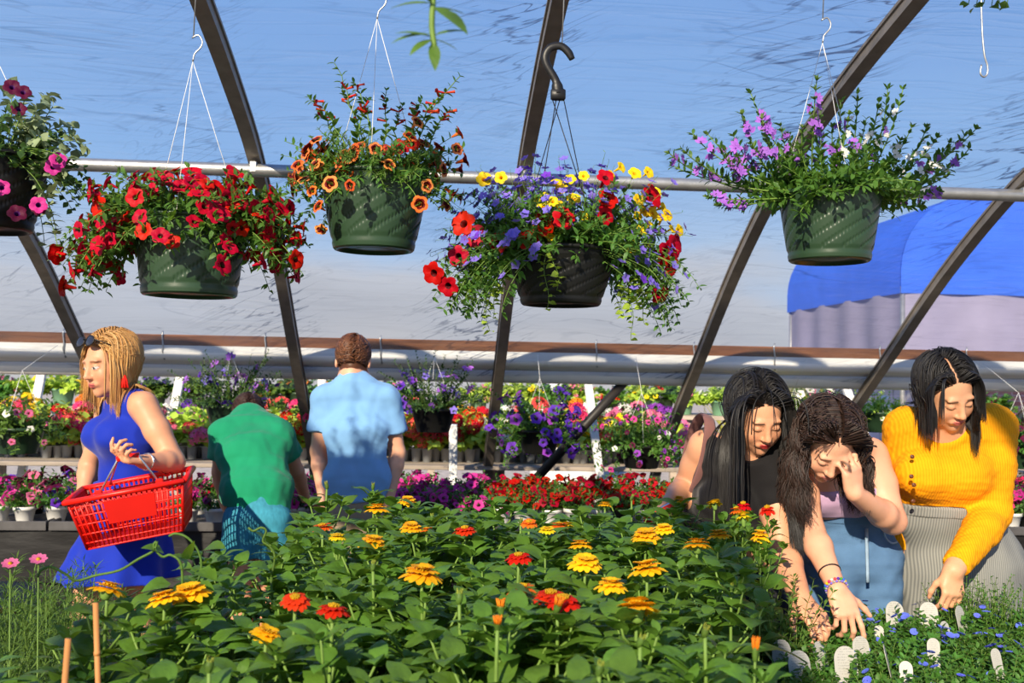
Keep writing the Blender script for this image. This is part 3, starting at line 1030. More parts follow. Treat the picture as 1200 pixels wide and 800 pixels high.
# --- front flower bench with black cloth skirt
t = thing('flower_bench', 'long flower bench behind the boys, draped with a black cloth skirt', 'bench', (1.0, 5.45, 0))
m = MB(); m.box((0, 0, .705), (9.2, .95, .03), bevel=.005); m.build('bench_top', M['bench_wood'], t, smooth=False)
m = MB(); nx = 220
xs_ = np.linspace(-4.6, 4.6, nx); zz = [.735, .70, .62, .52, .47]
v = [(x, -.49 - .012 * math.sin(x * 5 + 2 * math.sin(x * 1.3)) * (k / 4) - .006 * math.sin(x * 13 + k), z - .02 * math.sin(x * 2.2) * (k / 4)) for k, z in enumerate(zz) for x in xs_]
m.add(v, [(k * nx + i, k * nx + i + 1, (k + 1) * nx + i + 1, (k + 1) * nx + i) for k in range(4) for i in range(nx - 1)])
m.build('cloth_skirt', M['black_cloth'], t)
for i, (xa, xb) in enumerate(((-4.6, -3.16), (-2.88, -2.0), (-1.95, .4), (.45, 4.6))):
    m = MB(); n_ = 40
    v = [(x, -.44 + .015 * math.sin(x * 9), z) for z in (.6, .3, .02) for x in np.linspace(xa, xb, n_)]
    m.add(v, [(k * n_ + i, k * n_ + i + 1, (k + 1) * n_ + i + 1, (k + 1) * n_ + i) for k in range(2) for i in range(n_ - 1)])
    m.build('lower_skirt', M['black_cloth'], t)
for x in (-4.3, -2.4, -.6, 1.2, 3.0, 4.4):
    for y in (-.38, .38):
        m = MB(); m.box((x, y, .345), (.05, .05, .69), bevel=.004); m.build('leg', M['bench_wood'], t, smooth=False)

# --- hoses on the gravel under the bench
m = MB(); m.box((-2.0, 6.0, .006), (2.4, 2.6, .012))
tag(m.build('gravel', M['gravel'], smooth=False), 'patch of grey gravel seen beneath the flower bench at left', 'gravel', kind='structure')
for cname, c, pts, lab in (('hose_green', (70, 150, 60), [(-3.2, 5.55), (-2.4, 5.5), (-1.6, 5.56), (-1.0, 5.5)], 'green garden hose on gravel under the bench at left'),
                           ('hose_red', (190, 60, 50), [(-3.2, 6.3), (-2.5, 6.28), (-2.0, 6.32), (-1.2, 6.2)], 'red garden hose on gravel under the bench at left'),
                           ('hose_yellow', (214, 160, 50), [(-1.9, 5.4), (-2.05, 5.62), (-2.22, 5.8), (-2.3, 5.98)], 'yellow garden hose on gravel under the bench at left')):
    M[cname] = mat(cname, srgb(*c), .5, .3)
    m = MB(); m.tube(catmull([(x, y, .03) for x, y in pts], 5), .017, 8)
    tag(m.build('garden_hose', M[cname]), lab, 'hose', 'garden hoses under the bench')

# --- bedding plants ----------------------------------------------------------
r2 = np.random.default_rng(5)
BED_LEAF = leaf_t(1, .5, .2, .1, 3)


def bed_proto(seed, n, Lr, elev, leaf, size, mats, h0=.075, base=.035, per=2, droop=.3):
    rr = np.random.default_rng(seed)
    P = stem_paths(rr, n, Lr, elev, droop, base, h0, None, .016)
    mb = MB(); leaf_stems(mb, mb, P, rr, leaf, size, per, 0, 1, .0013, .2)
    return mb.mesh('foliage', mats), P


def small_pot(rt, rb, h, name='pot'):
    mb = MB(); mb.lathe(pot_profile(rt, rb, h), 20)
    return mb


POT_W = small_pot(.05, .036, .085).mesh('pot', M['pot_white'])
POT_B = small_pot(.05, .036, .085).mesh('pot', M['pot_black'])
POT_L = small_pot(.09, .066, .14).mesh('pot', M['pot_pale_green'])
POT_D = small_pot(.09, .066, .14).mesh('pot', M['pot_green'])
POT_G = MB()
for ax_ in (-.035, .035):
    for ay_ in (-.035, .035):
        POT_G.lathe([(.01, 0), (.026, 0), (.033, .06), (.036, .062), (.036, .066), (.03, .066)], 8, (ax_, ay_, 0))
POT_G.box((0, 0, .066), (.146, .146, .006), bevel=.002)
POT_G = POT_G.mesh('pack', M['pot_grey'])
BED = [bed_proto(40 + i, 26, (.06, .13), (20, 85), BED_LEAF, .032, [M['leaf_small'], M['stem_green']]) for i in range(4)]
PM = {}
for k_, a_, b_ in (('red', 'red', 'throat_red'), ('magenta', 'magenta', 'throat_magenta'), ('pink', 'pink', 'hot_pink'), ('violet', 'violet', 'throat_plum'),
                   ('wine', 'wine', 'throat_plum'), ('white', 'white', 'throat_green'), ('deep red', 'deep_red', 'throat_red'), ('purple', 'purple', 'throat_plum'), ('yellow', 'yellow', 'throat_yellow'),
                   ('orange', 'orange_deep', 'throat_wine'), ('hot pink', 'hot_pink', 'throat_plum')):
    PM[k_] = [flower_mesh(k_.replace(' ', '_') + '_bloom', trumpet_t(.026 * q, .024, 5, 10), [M['p_' + a_], M['p_' + b_]]) for q in (.9, 1.1)]


def bed_plant(name, label, cat, loc, proto, blooms, nb, pot, group, s=1.0, spread=(.75, 1.0), bloom_s=(.85, 1.15), pot_name='pot'):
    o = thing(name, label, cat, loc, r2.uniform(0, 6), group)
    o.scale = (s, s, s)
    pk = link(pot_name, pot, o)
    if pot_name == 'pot_pack': pk.scale = (.66, .66, .8)
    link('foliage', proto[0], o)
    S = spots_on(proto[1], r2, nb, spread, .7, .4, .006)
    for p, d in S:
        ms = blooms[r2.integers(len(blooms))]
        b = link('bloom', ms[r2.integers(len(ms))], o)
        set_mat3(b, frame_z(d, r2.uniform(0, 6)), p, r2.uniform(*bloom_s))
    return o


runs = [(-20, 118, ['magenta', 'violet', 'wine', 'pink'], 'mixed purple', 'left of the blonde woman'),
        (208, 268, ['red', 'magenta', 'wine'], 'red and magenta', 'between red basket and green shirt'),
        (338, 388, ['magenta', 'pink'], 'pink', 'between the two boys'),
        (452, 572, ['magenta'], 'magenta', 'right of the boy in light blue'),
        (572, 800, ['red', 'red', 'deep red'], 'red', 'left of the long-haired woman'),
        (1172, 1215, ['magenta', 'hot pink'], 'pink', 'right of the woman in yellow')]
rowsY = [(5.09, .735, 'front'), (5.33, .75, 'middle'), (5.58, .765, 'back')]
trays = []
for ri, (Y, zb, rn) in enumerate(rowsY):
    for (pa, pb, cols, cname, where) in runs:
        xa, xb = at(pa, 590, Y)[0], at(pb, 590, Y)[0]
        n = max(1, int(round((xb - xa) / .132)))
        for i in range(n):
            x = xa + (i + .5 + (.25 if ri == 1 else 0)) * (xb - xa) / n + r2.uniform(-.008, .008)
            c = [cols[r2.integers(len(cols))]] if cname != 'mixed purple' else [cols[r2.integers(len(cols))], cols[r2.integers(len(cols))]]
            # label from what is really there
            lab = f"{' and '.join(dict.fromkeys(c))} petunia, {ORD[i]} pot from left in {rn} row {where}"
            bed_plant('potted_petunia', lab, 'potted flower', (x, Y + r2.uniform(-.012, .012), zb), BED[r2.integers(4)], [PM[q] for q in c], int(r2.integers(11, 16)),
                      POT_W if r2.uniform() < .85 else POT_B, 'potted petunias on the flower bench', r2.uniform(.95, 1.15))
# carrying trays under the rows
k = 0
tr_m = MB()
tr_m.box((0, 0, .004), (.52, .84, .008), bevel=.002)
for sx_, sy_, wx, wy in ((0, -.415, .52, .012), (0, .415, .52, .012), (-.254, 0, .012, .84), (.254, 0, .012, .84)):
    tr_m.box((sx_, sy_, .024), (wx, wy, .04), bevel=.003)
tr_mesh = tr_m.mesh('tray', M['tray_plastic'], False)
names = ['at the far left edge', 'left of the blonde woman', 'behind the blonde woman', 'behind the red basket', 'behind the green shirt', 'between the boys', 'behind the light blue shirt', 'under magenta flowers right of blue shirt',
         'where magenta flowers meet red flowers', 'under the first red flowers', 'under the middle red flowers', 'under the red flowers by the long-haired woman', 'behind the long-haired woman', 'behind the crouching brown-haired woman', 'behind the woman in yellow', 'right of the woman in yellow']
for i in range(16):
    x = -2.62 + i * .375 * 1.42
    if i > 12 and x > 3.6: continue
    o = link('plant_tray', tr_mesh, None, (x, 5.36, .722))
    tag(o, 'dark plastic plant tray on the black bench ' + names[i], 'tray', 'plant trays on the flower bench')

# --- second bench outside the rolled up curtain
t = thing('display_bench', 'weathered pale bench behind the petunias carrying grey plant packs', 'bench', (1.2, 7.6, 0))
for j in range(7):
    m = MB(); m.box((0, -.5 + j * .168, .845), (9.5, .15, .03), bevel=.004); m.build('board', M['bench_wood'], t, smooth=False)
for x in (-4.5, -2.6, -.7, 1.2, 3.1, 4.5):
    for y in (-.38, .38):
        m = MB(); m.box((x, y, .415), (.06, .06, .83), bevel=.004); m.build('leg', M['bench_wood'], t, smooth=False)
    m = MB(); m.box((x, 0, .81), (.05, .8, .04), bevel=.004); m.build('crossbar', M['bench_wood'], t, smooth=False)
GL = leaf_t(1, .95, .12, .12, 3, .6)
GER = [bed_proto(60 + i, 26, (.08, .17), (20, 88), GL, .05, [M['leaf_lime'], M['stem_green']], .06, .045) for i in range(3)]
GER_D = [bed_proto(70 + i, 26, (.08, .17), (20, 88), GL, .05, [M['leaf_small'], M['stem_green']], .06, .045) for i in range(2)]


def ball_mesh(name, ms, r=.032, n=26):
    rr = np.random.default_rng(3); mb = MB()
    v, f, _ = petals_t(5, .012, .55, .1, 1)
    D = rand_unit(rr, n); D[:, 2] = np.abs(D[:, 2]) * .9 - .15
    mb.stamp(v, f, frames_z(D, rr.uniform(0, 6, n)), D * r * V(1, 1, .75))
    return mb.mesh(name, ms)


BALL = {k_: [ball_mesh(k_.replace(' ', '_') + '_flower_head', [M['p_' + k_.replace(' ', '_')]])] for k_ in ('coral', 'hot pink', 'red', 'pink', 'yellow', 'white', 'purple', 'golden', 'orange_deep')}
ger = [(18, 'hot pink', 'far left, left of leaning white post'), (62, 'coral', 'below the small green pot at far left'), (84, 'red', 'just left of the grey tote bag'), (112, 'hot pink', 'behind the tote bag'),
       (222, 'coral', 'first right of the blonde woman'), (250, 'pink', 'beside the blue tag near green shirt'), (330, 'red', 'right above green shirt shoulder'), (352, 'coral', 'left of the light blue shirt'), (372, 'hot pink', 'touching the light blue sleeve'),
       (470, 'coral', 'right beside the light blue sleeve'), (497, 'coral', 'left of the short white batten'), (520, 'red', 'behind the short white batten'), (548, 'red', 'left of the near vertical hoop'),
       (592, 'white', 'below the big purple petunia basket left half'), (622, 'yellow', 'below the big purple petunia basket middle'), (668, 'hot pink', 'left of the white post with dark brace'), (683, 'coral', 'behind the dark brace'), (712, 'yellow', 'right of the white post with dark brace'), (742, 'pink', 'behind the magenta basket'), (775, 'pink', 'left of the long-haired woman'),
       (1180, 'pink', 'right of the woman in yellow')]
for px, c, where in ger:
    p = at(px, 520, 7.38)
    bed_plant('potted_geranium', f'{c} geranium with lime leaves, {where}', 'potted flower', (p[0], 7.38 + r2.uniform(-.03, .03), .86), GER[r2.integers(3)], [BALL[c]],
              int(r2.integers(9, 13)), POT_G, 'geraniums on the pale bench', r2.uniform(1.6, 1.85), (.97, 1.0), (.9, 1.2), 'pot_pack')
back = ['yellow', 'pink', 'hot pink', 'golden', 'white', 'coral', 'purple', 'orange_deep']
for i in range(24):
    px = -10 + i * 34
    p = at(px, 510, 7.85); c = back[(i * 5 + 3) % 8]
    cn = {'orange_deep': 'orange', 'golden': 'golden yellow'}.get(c, c)
    bed_plant('potted_bedding_plant', f'{cn} bedding plant, {ORD[i] if i < 20 else ["twenty-first", "twenty-second", "twenty-third", "twenty-fourth"][i - 20]} from left along back of the pale bench', 'potted flower', (p[0], 7.85, .86), GER_D[r2.integers(2)], [BALL[c]],
              int(r2.integers(9, 13)), POT_G, 'bedding plants at the back of the pale bench', r2.uniform(1.7, 2.0), (.9, 1.0), (.8, 1.1), 'pot_pack')

# --- mid distance hanging baskets under the hip board
BB = {}


def big_basket(label, cx, cy, half, kind, Y=5.92, potc=None, pot_px=None, cat='hanging basket', s_up=1.0):
    rr = np.random.default_rng(int(cx) + 7)
    c = at(cx, cy, Y)
    k_ = Y / FPX
    hw = half * k_
    o = thing('hanging_basket', label, cat, c - V(0, 0, .14), 0, 'flower baskets along the far wall')
    mb = MB(); mb.lathe(pot_profile(.13, .095, .14), 28); mb.build('pot', M[potc or 'pot_green'], o)
    soil_disc(.11, .128, o)
    mb = MB()
    S2 = []
    if kind == 'spikes':
        P = stem_paths(rr, 110, (hw * .5, hw * 1.05), (8, 85), .1, .09, .13)
        leaf_stems(mb, mb, P, rr, L_SM, .034, 2, 0, 1, .002)
        mb.build('foliage', [M['leaf_dark'], M['stem_green']], o)
        fl = [BALL['purple'], [LOB2], [SCA], [SCA]]
        for P_ in P[:46]:
            i = int(rr.uniform(.6, .98) * (len(P_) - 1)); d = rand_unit(rr, 1)[0]; d[1] = -abs(d[1])
            S2.append((P_[i], d))
        meshes = [LOB2, SCA, SCA, LOB]; bs = (1.6, 2.6)
    else:
        col, leafm, n, sz = kind
        P = stem_paths(rr, 90, (hw * .55, hw * 1.05), (-15, 80), .35, .09, .13)
        leaf_stems(mb, mb, P, rr, BED_LEAF, .042, 2, 0, 1, .002)
        mb.build('foliage', [M[leafm], M['stem_green']], o)
        S2 = spots_on(P, rr, n, (.8, 1), .8, .3, .006)
        meshes = [q for cc in col for q in PM[cc]]; bs = (sz * .85, sz * 1.15)
    place_blooms(o, meshes, S2, rr, 'bloom', bs)
    for i in range(3):
        a = .4 + i * 2.09
        q = MB(); q.tube([(.13 * math.cos(a), .13 * math.sin(a), .14), (0, .02, .14 + .30)], .001, 4); q.build('hanging_wire', M['white_cord'], o)
    top = 1.63 - c[2] + .14
    q = MB(); q.tube([(0, .02, .44), (.0, 6.01 - Y, max(.45, top))], .0013, 4); q.build('support_wire', M['white_cord'], o)
    return o


big_basket('large dark green basket with pink flowers at the left edge, above purple petunias', 22, 500, 44, (['pink', 'pink', 'white'], 'leaf_fern', 22, .8), 5.5)
big_basket('shrubby purple spiked basket hanging above the boy in green', 268, 474, 70, 'spikes', 5.9)
big_basket('dark shrubby basket with purple and white spikes right of light blue boy', 508, 478, 72, 'spikes', 5.9, 'pot_black')
big_basket('purple petunia basket hanging just right of the near vertical hoop', 632, 503, 58, (['purple', 'violet', 'violet'], 'leaf_small', 56, 1.25), 5.85, 'pot_black')
big_basket('magenta and wine trailing basket left of the long-haired woman', 752, 520, 60, (['purple', 'magenta', 'wine', 'white'], 'leaf_small', 78, .72), 5.8, 'pot_black')
big_basket('wine red and hot pink basket right of the woman in yellow', 1196, 520, 46, (['wine', 'wine', 'hot pink'], 'leaf_small', 30, 1.0), 5.6)
big_basket('bright pink flower basket hanging against the left hoop beside light blue sleeve', 382, 478, 30, (['hot pink', 'pink'], 'leaf_small', 34, 1.0), 6.6)
big_basket('yellow flower basket between the long-haired and brown-haired women', 932, 510, 40, (['yellow'], 'leaf_small', 60, .9), 6.2)
big_basket('white and pink petunia basket above the yellow one', 948, 478, 50, (['white', 'white', 'pink'], 'leaf_fern', 36, 1.15), 7.0)
big_basket('white flowered leafy basket behind the yellow shoulder', 1028, 482, 30, (['white'], 'leaf_lime', 24, .9), 6.6)

# --- outer display row, sunlit, far side
t = thing('outdoor_bench', 'distant outdoor bench holding a row of small hanging pots', 'bench', (1.5, 9.9, 0))
m = MB(); m.box((0, 0, 1.12), (14, .8, .04), bevel=.004); m.build('bench_top', M['bench_wood'], t, smooth=False)
for x in (-6.5, -4, -1.5, 1, 3.5, 6.5):
    for y in (-.3, .3):
        m = MB(); m.box((x, y, .55), (.07, .07, 1.1), bevel=.004); m.build('leg', M['bench_wood'], t, smooth=False)
OUT = [bed_proto(80 + i, 34, (.10, .2), (5, 85), GL, .06, [M[lm], M['stem_green']], .13, .07) for i, lm in enumerate(('leaf_lime', 'leaf_small', 'leaf_fern'))]
outs = [(4, 1, 'pink', POT_D, 'pink'), (38, 0, 'yellow', POT_L, 'yellow green'), (75, 0, 'yellow', POT_L, 'lime leaved'), (104, 0, 'white', POT_L, 'white'), (150, 1, 'white', POT_L, 'white'), (185, 2, 'violet', POT_D, 'violet'), (226, 1, 'violet', POT_D, 'violet and green'), (242, 2, 'white', POT_B, 'white'),
        (300, 1, 'orange', POT_D, 'orange'), (330, 2, 'orange', POT_D, 'orange'), (352, 1, 'orange', POT_D, 'orange'), (392, 1, 'orange', POT_D, 'orange'), (445, 1, 'violet', POT_D, 'violet'), (462, 1, 'pink', POT_D, 'pink'), (560, 0, 'pink', POT_L, 'pink'), (590, 0, 'white', POT_L, 'lime'), (616, 0, 'yellow', POT_L, 'lime'), (645, 1, 'violet', POT_L, 'violet'),
        (672, 0, 'pink', POT_L, 'pale pink'), (716, 1, 'red', POT_D, 'red'), (748, 0, 'yellow', POT_L, 'lime leaved'), (778, 1, 'red', POT_D, 'red'), (803, 0, 'pink', POT_L, 'pale pink and lime'), (840, 0, 'white', POT_L, 'white'), (890, 2, 'white', POT_L, 'white'), (1165, 1, 'wine', POT_D, 'wine red')]
seen = {}
for px, pi, c, pot, nm in outs:
    p = at(px, 455, 9.8)
    i = outs.index((px, pi, c, pot, nm))
    wh = ['at the far left edge', 'left of the leaning white post', 'right of the far left white post', 'just left of the blonde face', 'behind the blonde hair', 'right of the blonde hair', 'right of the second leaning white post', 'left of the shrubby purple basket', 'behind the shrubby purple basket',
          'right of the shrubby purple basket', 'left of the steel hoop near light blue boy', 'beside the light blue collar on its left', 'beside the light blue collar on its right', 'left of the dark shrubby basket', 'left of the near vertical hoop', 'right of the near vertical hoop', 'above the purple petunia basket', 'above the right half of the purple petunia basket',
          'left of the post crossed by the brace', 'right of the post crossed by the brace', 'hanging right of the dark brace', 'left of the third hoop from right', 'left of the long black hair', 'behind the long black hair', 'right of the long black hair', 'before the brick wall at right edge'][i]
    bed_plant('potted_plant', f'small distant {nm} potted plant outdoors, {wh}', 'potted flower', (p[0], 9.75 + r2.uniform(-.1, .1), 1.14), OUT[pi], [PM[c]], int(r2.integers(10, 18)), pot, 'potted plants on the outdoor bench', r2.uniform(.95, 1.2), (.8, 1), (.9, 1.4))

# --- far yard: brick building, white shed, grasses, blue tarp tent
def brick_mat():
    m, nt, b = newmat('brick')
    N = nt.nodes; L = nt.links
    tc = N.new('ShaderNodeTexCoord'); mp = N.new('ShaderNodeMapping'); mp.inputs['Rotation'].default_value = (R(90), 0, 0)
    br = N.new('ShaderNodeTexBrick'); br.inputs['Scale'].default_value = 1.0
    br.inputs['Color1'].default_value = srgb(226, 160, 138); br.inputs['Color2'].default_value = srgb(210, 138, 118); br.inputs['Mortar'].default_value = srgb(238, 214, 196)
    br.inputs['Brick Width'].default_value = .32; br.inputs['Row Height'].default_value = .115; br.inputs['Mortar Size'].default_value = .012
    L.new(tc.outputs['Object'], mp.inputs[0]); L.new(mp.outputs[0], br.inputs['Vector']); L.new(br.outputs['Color'], b.inputs['Base Color'])
    b.inputs['Roughness'].default_value = .9
    return m


M['brick'] = brick_mat()
M['tarp_blue'] = mat('tarp_blue', srgb(66, 118, 236), .5, .3, 0, .1, 2, .3, 6, .35)
M['shed_white'] = mat('shed_white', srgb(226, 226, 224), .6, .3, 0, .08, 3, .1, 12)
M['roof_grey'] = mat('roof_grey', srgb(150, 146, 146), .8, .2, 0, .15, 8)
x0 = at(1128, 440, 20)[0]
t = thing('brick_building', 'low salmon brick building beyond the yard at right edge', 'building', (x0 + 7, 23, 0))
m = MB(); m.box((0, 0, 1.25), (14, 6, 2.5)); m.build('wall', M['brick'], t, smooth=False)
m = MB(); m.box((0, 0, 2.56), (14.3, 6.3, .12), bevel=.02); m.build('roof', M['roof_grey'], t, smooth=False)
m = MB(); m.box((-4.2, -3.02, 1.0), (1.0, .06, 2.0), bevel=.01); m.build('door', M['shed_white'], t, smooth=False)
x0, x1 = at(992, 440, 19.4)[0], at(1038, 440, 19.4)[0]
t = thing('garden_shed', 'white panelled shed in the yard behind the two right women', 'shed', ((x0 + x1) / 2, 19.4, 0))
for j in range(7):
    m = MB(); m.box((-.3 + (j - 3) * .26 + .3, -.9, .75), (.25, .03, 1.5), bevel=.006); m.build('panel', M['shed_white'], t, smooth=False)
m = MB(); m.box((0, 0, .74), (1.8, 1.74, 1.46)); m.build('wall', M['shed_white'], t, smooth=False)
m = MB(); m.add([(-1, -1, 1.48), (1, -1, 1.48), (1, 1, 1.48), (-1, 1, 1.48), (-1, 0, 1.72), (1, 0, 1.72)], [(0, 1, 5, 4), (2, 3, 4, 5), (0, 4, 3), (1, 2, 5), (3, 2, 1, 0)]); m.build('roof', M['roof_grey'], t, smooth=False)
x0, x1 = at(652, 440, 14)[0], at(684, 440, 14)[0]
t = thing('white_tank', 'white water tank in the yard behind the purple petunia basket', 'tank', ((x0 + x1) / 2, 14.3, 0))
m = MB(); m.lathe([(.01, 0), (.5, 0), (.52, .04), (.52, 1.2), (.46, 1.34), (.2, 1.42), (.01, 1.43)], 28); m.build('body', M['shed_white'], t)
m = MB(); m.lathe([(.01, 1.42), (.12, 1.42), (.12, 1.5), (.01, 1.5)], 16); m.build('lid', M['tarp_blue'], t)
for z in (.3, .6, .9):
    m = MB(); m.lathe([(.52, z), (.535, z + .02), (.52, z + .04)], 28); m.build('band', M['shed_white'], t)

# blue tarp tent: barrel roofed frame tent seen through the film
xl, xr = at(1056, 300, 13.5)[0], at(1056, 300, 13.5)[0] + 7.5
zt, zb = at(1130, 228, 13.5)[2], at(1130, 345, 13.5)[2]
t = thing('blue_canopy', 'big blue tarp canopy beyond the film at right', 'canopy', ((xl + xr) / 2, 13.5, 0))
hw = (xr - xl) / 2; rc = 1.1
arc_ = [(-hw, zb)] + [(-hw + rc - rc * math.cos(a), zt - rc + rc * math.sin(a)) for a in np.linspace(0, PI / 2, 10)] + [(hw - rc + rc * math.sin(a), zt - rc + rc * math.cos(a)) for a in np.linspace(0, PI / 2, 10)] + [(hw, zb)]
m = MB(); n_ = len(arc_)
for y in (0, 1.5, 3.0, 4.5):
    m.add([(x, y + .02 * math.sin(x * 3), z) for x, z in arc_], [])
m.f = [(j * n_ + i, j * n_ + i + 1, (j + 1) * n_ + i + 1, (j + 1) * n_ + i) for j in range(3) for i in range(n_ - 1)]; m.m = [0] * len(m.f)
m.add([(x, .0, z) for x, z in arc_], [tuple(range(n_))]); m.add([(x, 4.5, z) for x, z in arc_], [tuple(range(n_ - 1, -1, -1))])
m.build('tarp', M['tarp_blue'], t, smooth=False)
M['tarp_grey'] = mat('tarp_grey', srgb(136, 132, 158), .6, .2, 0, .1, 2, .3, 5)
m = MB(); xs2 = np.linspace(-hw + .02, hw - .02, 60)
for y, s_ in ((.03, 1), (4.47, -1)):
    o_ = m.n
    m.add([(x, y + .03 * math.sin(x * 6), z) for z in (zb + .02, 2.2, 1.78) for x in xs2], [(j * 60 + i, j * 60 + i + 1, (j + 1) * 60 + i + 1, (j + 1) * 60 + i) for j in range(2) for i in range(59)])
    m.build('side_curtain', M['tarp_grey'], t); m = MB()
for x in (-hw + .02, hw - .02):
    m = MB(); ys2 = np.linspace(.03, 4.47, 30)
    m.add([(x + .03 * math.sin(y * 6), y, z) for z in (zb + .02, 2.2, 1.78) for y in ys2], [(j * 30 + i, j * 30 + i + 1, (j + 1) * 30 + i + 1, (j + 1) * 30 + i) for j in range(2) for i in range(29)])
    m.build('side_curtain', M['tarp_grey'], t)
for x in (-hw + .05, -hw / 3, hw / 3, hw - .05):
    for y in (.05, 4.45):
        m = MB(); m.tube([(x, y, 0), (x, y, zb + .1)], .035, 8); m.build('pole', M['galv'], t)
M['grass'] = leafmat('tall_grass', srgb(150, 150, 70), None, .6, .3)
gr = np.random.default_rng(8)
for k_, (px, lab) in enumerate(((890, 'tall yellow green grass clump outdoors, just right of the black hair'), (925, 'tall yellow green grass clump outdoors, middle one right of black hair'), (962, 'tall yellow green grass clump outdoors, left of white shed'))):
    p = at(px, 450, 14 + k_ * 1.6)
    o = thing('grass_clump', lab, 'grass', (p[0], p[1], 0), 0, 'ornamental grass clumps')
    mb = MB()
    lt = leaf_t(1, .03, .35, .2, 5)
    n = 240
    d = np.stack([gr.normal(size=n) * .25, gr.normal(size=n) * .25, np.ones(n)], 1)
    mb.stamp(lt[0], lt[1], np.stack([frame(a, rand_unit(gr, 1)[0]) * s_ for a, s_ in zip(d, gr.uniform(.9, 1.7, n))]), np.stack([gr.normal(size=n) * .16, gr.normal(size=n) * .16, np.zeros(n)], 1))
    mb.build('blades', M['grass'], o)
# ================================================================ zinnia bench (foreground)
r5 = np.random.default_rng(21)
ZB = .62
t = thing('plant_bench', 'near bench carrying the crowd of zinnias', 'bench', (.12, 1.84, 0))
for j in range(9):
    m = MB(); m.box((0, -.88 + j * .22, ZB - .015), (1.95, .2, .03), bevel=.004); m.build('board', M['bench_wood'], t, smooth=False)
for x in (-.92, .92):
    for y in (-.85, .85):
        m = MB(); m.box((x, y, .295), (.05, .05, .59), bevel=.004); m.build('leg', M['bench_wood'], t, smooth=False)

ZL = big_leaf_t(1, .60, .34, 7)
ZL2 = big_leaf_t(1, .54, .16, 7)


def zinnia_flower(name, ms, r=.027, seed=0, rows=3, open_=1.0):
    rr = np.random.default_rng(seed)
    mb = MB()
    for q in range(rows):
        n = 15 - q * 2
        rad = r * (1 - .22 * q)
        for k in range(n):
            a = 2 * PI * (k + .5 * q) / n + rr.uniform(-.09, .09)
            L_ = rad * rr.uniform(.9, 1.08); w = r * .21
            lift = (.08 + .26 * q) * open_ + rr.uniform(-.08, .06)
            ca, sa = math.cos(a), math.sin(a)
            v = []
            for i in range(5):
                tt = i / 4
                ww = w * (.55 + .55 * math.sin(PI * min(1, .15 + .72 * tt))) * (1 if i < 4 else .55)
                x = L_ * (.12 + .88 * tt); z = r * (.10 + .11 * q) + L_ * (lift * tt - .34 * tt * tt)
                for c in (-1, 0, 1):
                    v.append((x * ca - c * ww * sa, x * sa + c * ww * ca, z + .12 * w * abs(c)))
            mb.add(v, [(i * 3 + c, i * 3 + c + 1, i * 3 + c + 4, i * 3 + c + 3) for i in range(4) for c in range(2)])
    # green calyx
    mb.lathe([(.002, -.014), (r * .22, -.012), (r * .32, -.003), (r * .36, r * .1)], 10, mi=1)
    return mb.mesh(name, ms)


def zinnia_disc(r=.027, cone=1.0):
    rr = np.random.default_rng(2)
    mb = MB(); mb.lathe([(r * .36, r * .22), (r * .33, r * .42 * cone), (r * .2, r * .6 * cone), (.0008, r * .66 * cone)], 12)
    for k in range(26):
        a = k * 2.4; q = r * .34 * math.sqrt(k / 26)
        mb.tube([(q * math.cos(a), q * math.sin(a), r * .3), (q * 1.15 * math.cos(a), q * 1.15 * math.sin(a), r * (.80 * cone - .3 * (q / r)))], [.0014, .0010], 4)
    return mb.mesh('flower_center', [M['p_disc']])


ZDISC = [zinnia_disc(.027, .62), zinnia_disc(.02, .7)]
ZF = {'golden': [zinnia_flower('golden_zinnia', [M['p_golden'], M['stem_green']], .0285, i) for i in range(3)],
      'orange': [zinnia_flower('orange_zinnia', [M['p_zinnia_orange'], M['stem_green']], .021, 5 + i, 2, 1.4) for i in range(2)],
      'red': [zinnia_flower('red_zinnia', [M['p_zinnia_red'], M['stem_green']], .023, 8 + i, 2, .8) for i in range(2)],
      'yellow': [zinnia_flower('yellow_zinnia', [M['p_yellow'], M['stem_green']], .021, 11 + i, 2, 1.5) for i in range(2)]}
mb = MB()
mb.lathe([(.002, -.012), (.006, -.01), (.0085, .0), (.0088, .008), (.007, .014), (.0055, .0165), (.0008, .018)], 10)
for k in range(14):
    a = k * 2.4; mb.tube([(.006 * math.cos(a), .006 * math.sin(a), .008), (.0068 * math.cos(a), .0068 * math.sin(a), .022 + .003 * math.sin(k * 5))], [.0016, .0008], 4, 1)
BUD = mb.mesh('bud', [M['leaf_fern'], M['p_bud']])
mb = MB()
mb.lathe([(.002, -.014), (.006, -.012), (.0085, 0), (.009, .008)], 10)
for k in range(16):
    a = k * 2.4; mb.tube([(.0065 * math.cos(a), .0065 * math.sin(a), .006), (.0105 * math.cos(a), .0105 * math.sin(a), .024 + .003 * math.sin(k * 5))], [.0026, .0014], 4, 1)
BUD_O = mb.mesh('opening_bud', [M['leaf_fern'], M['p_orange_deep']])


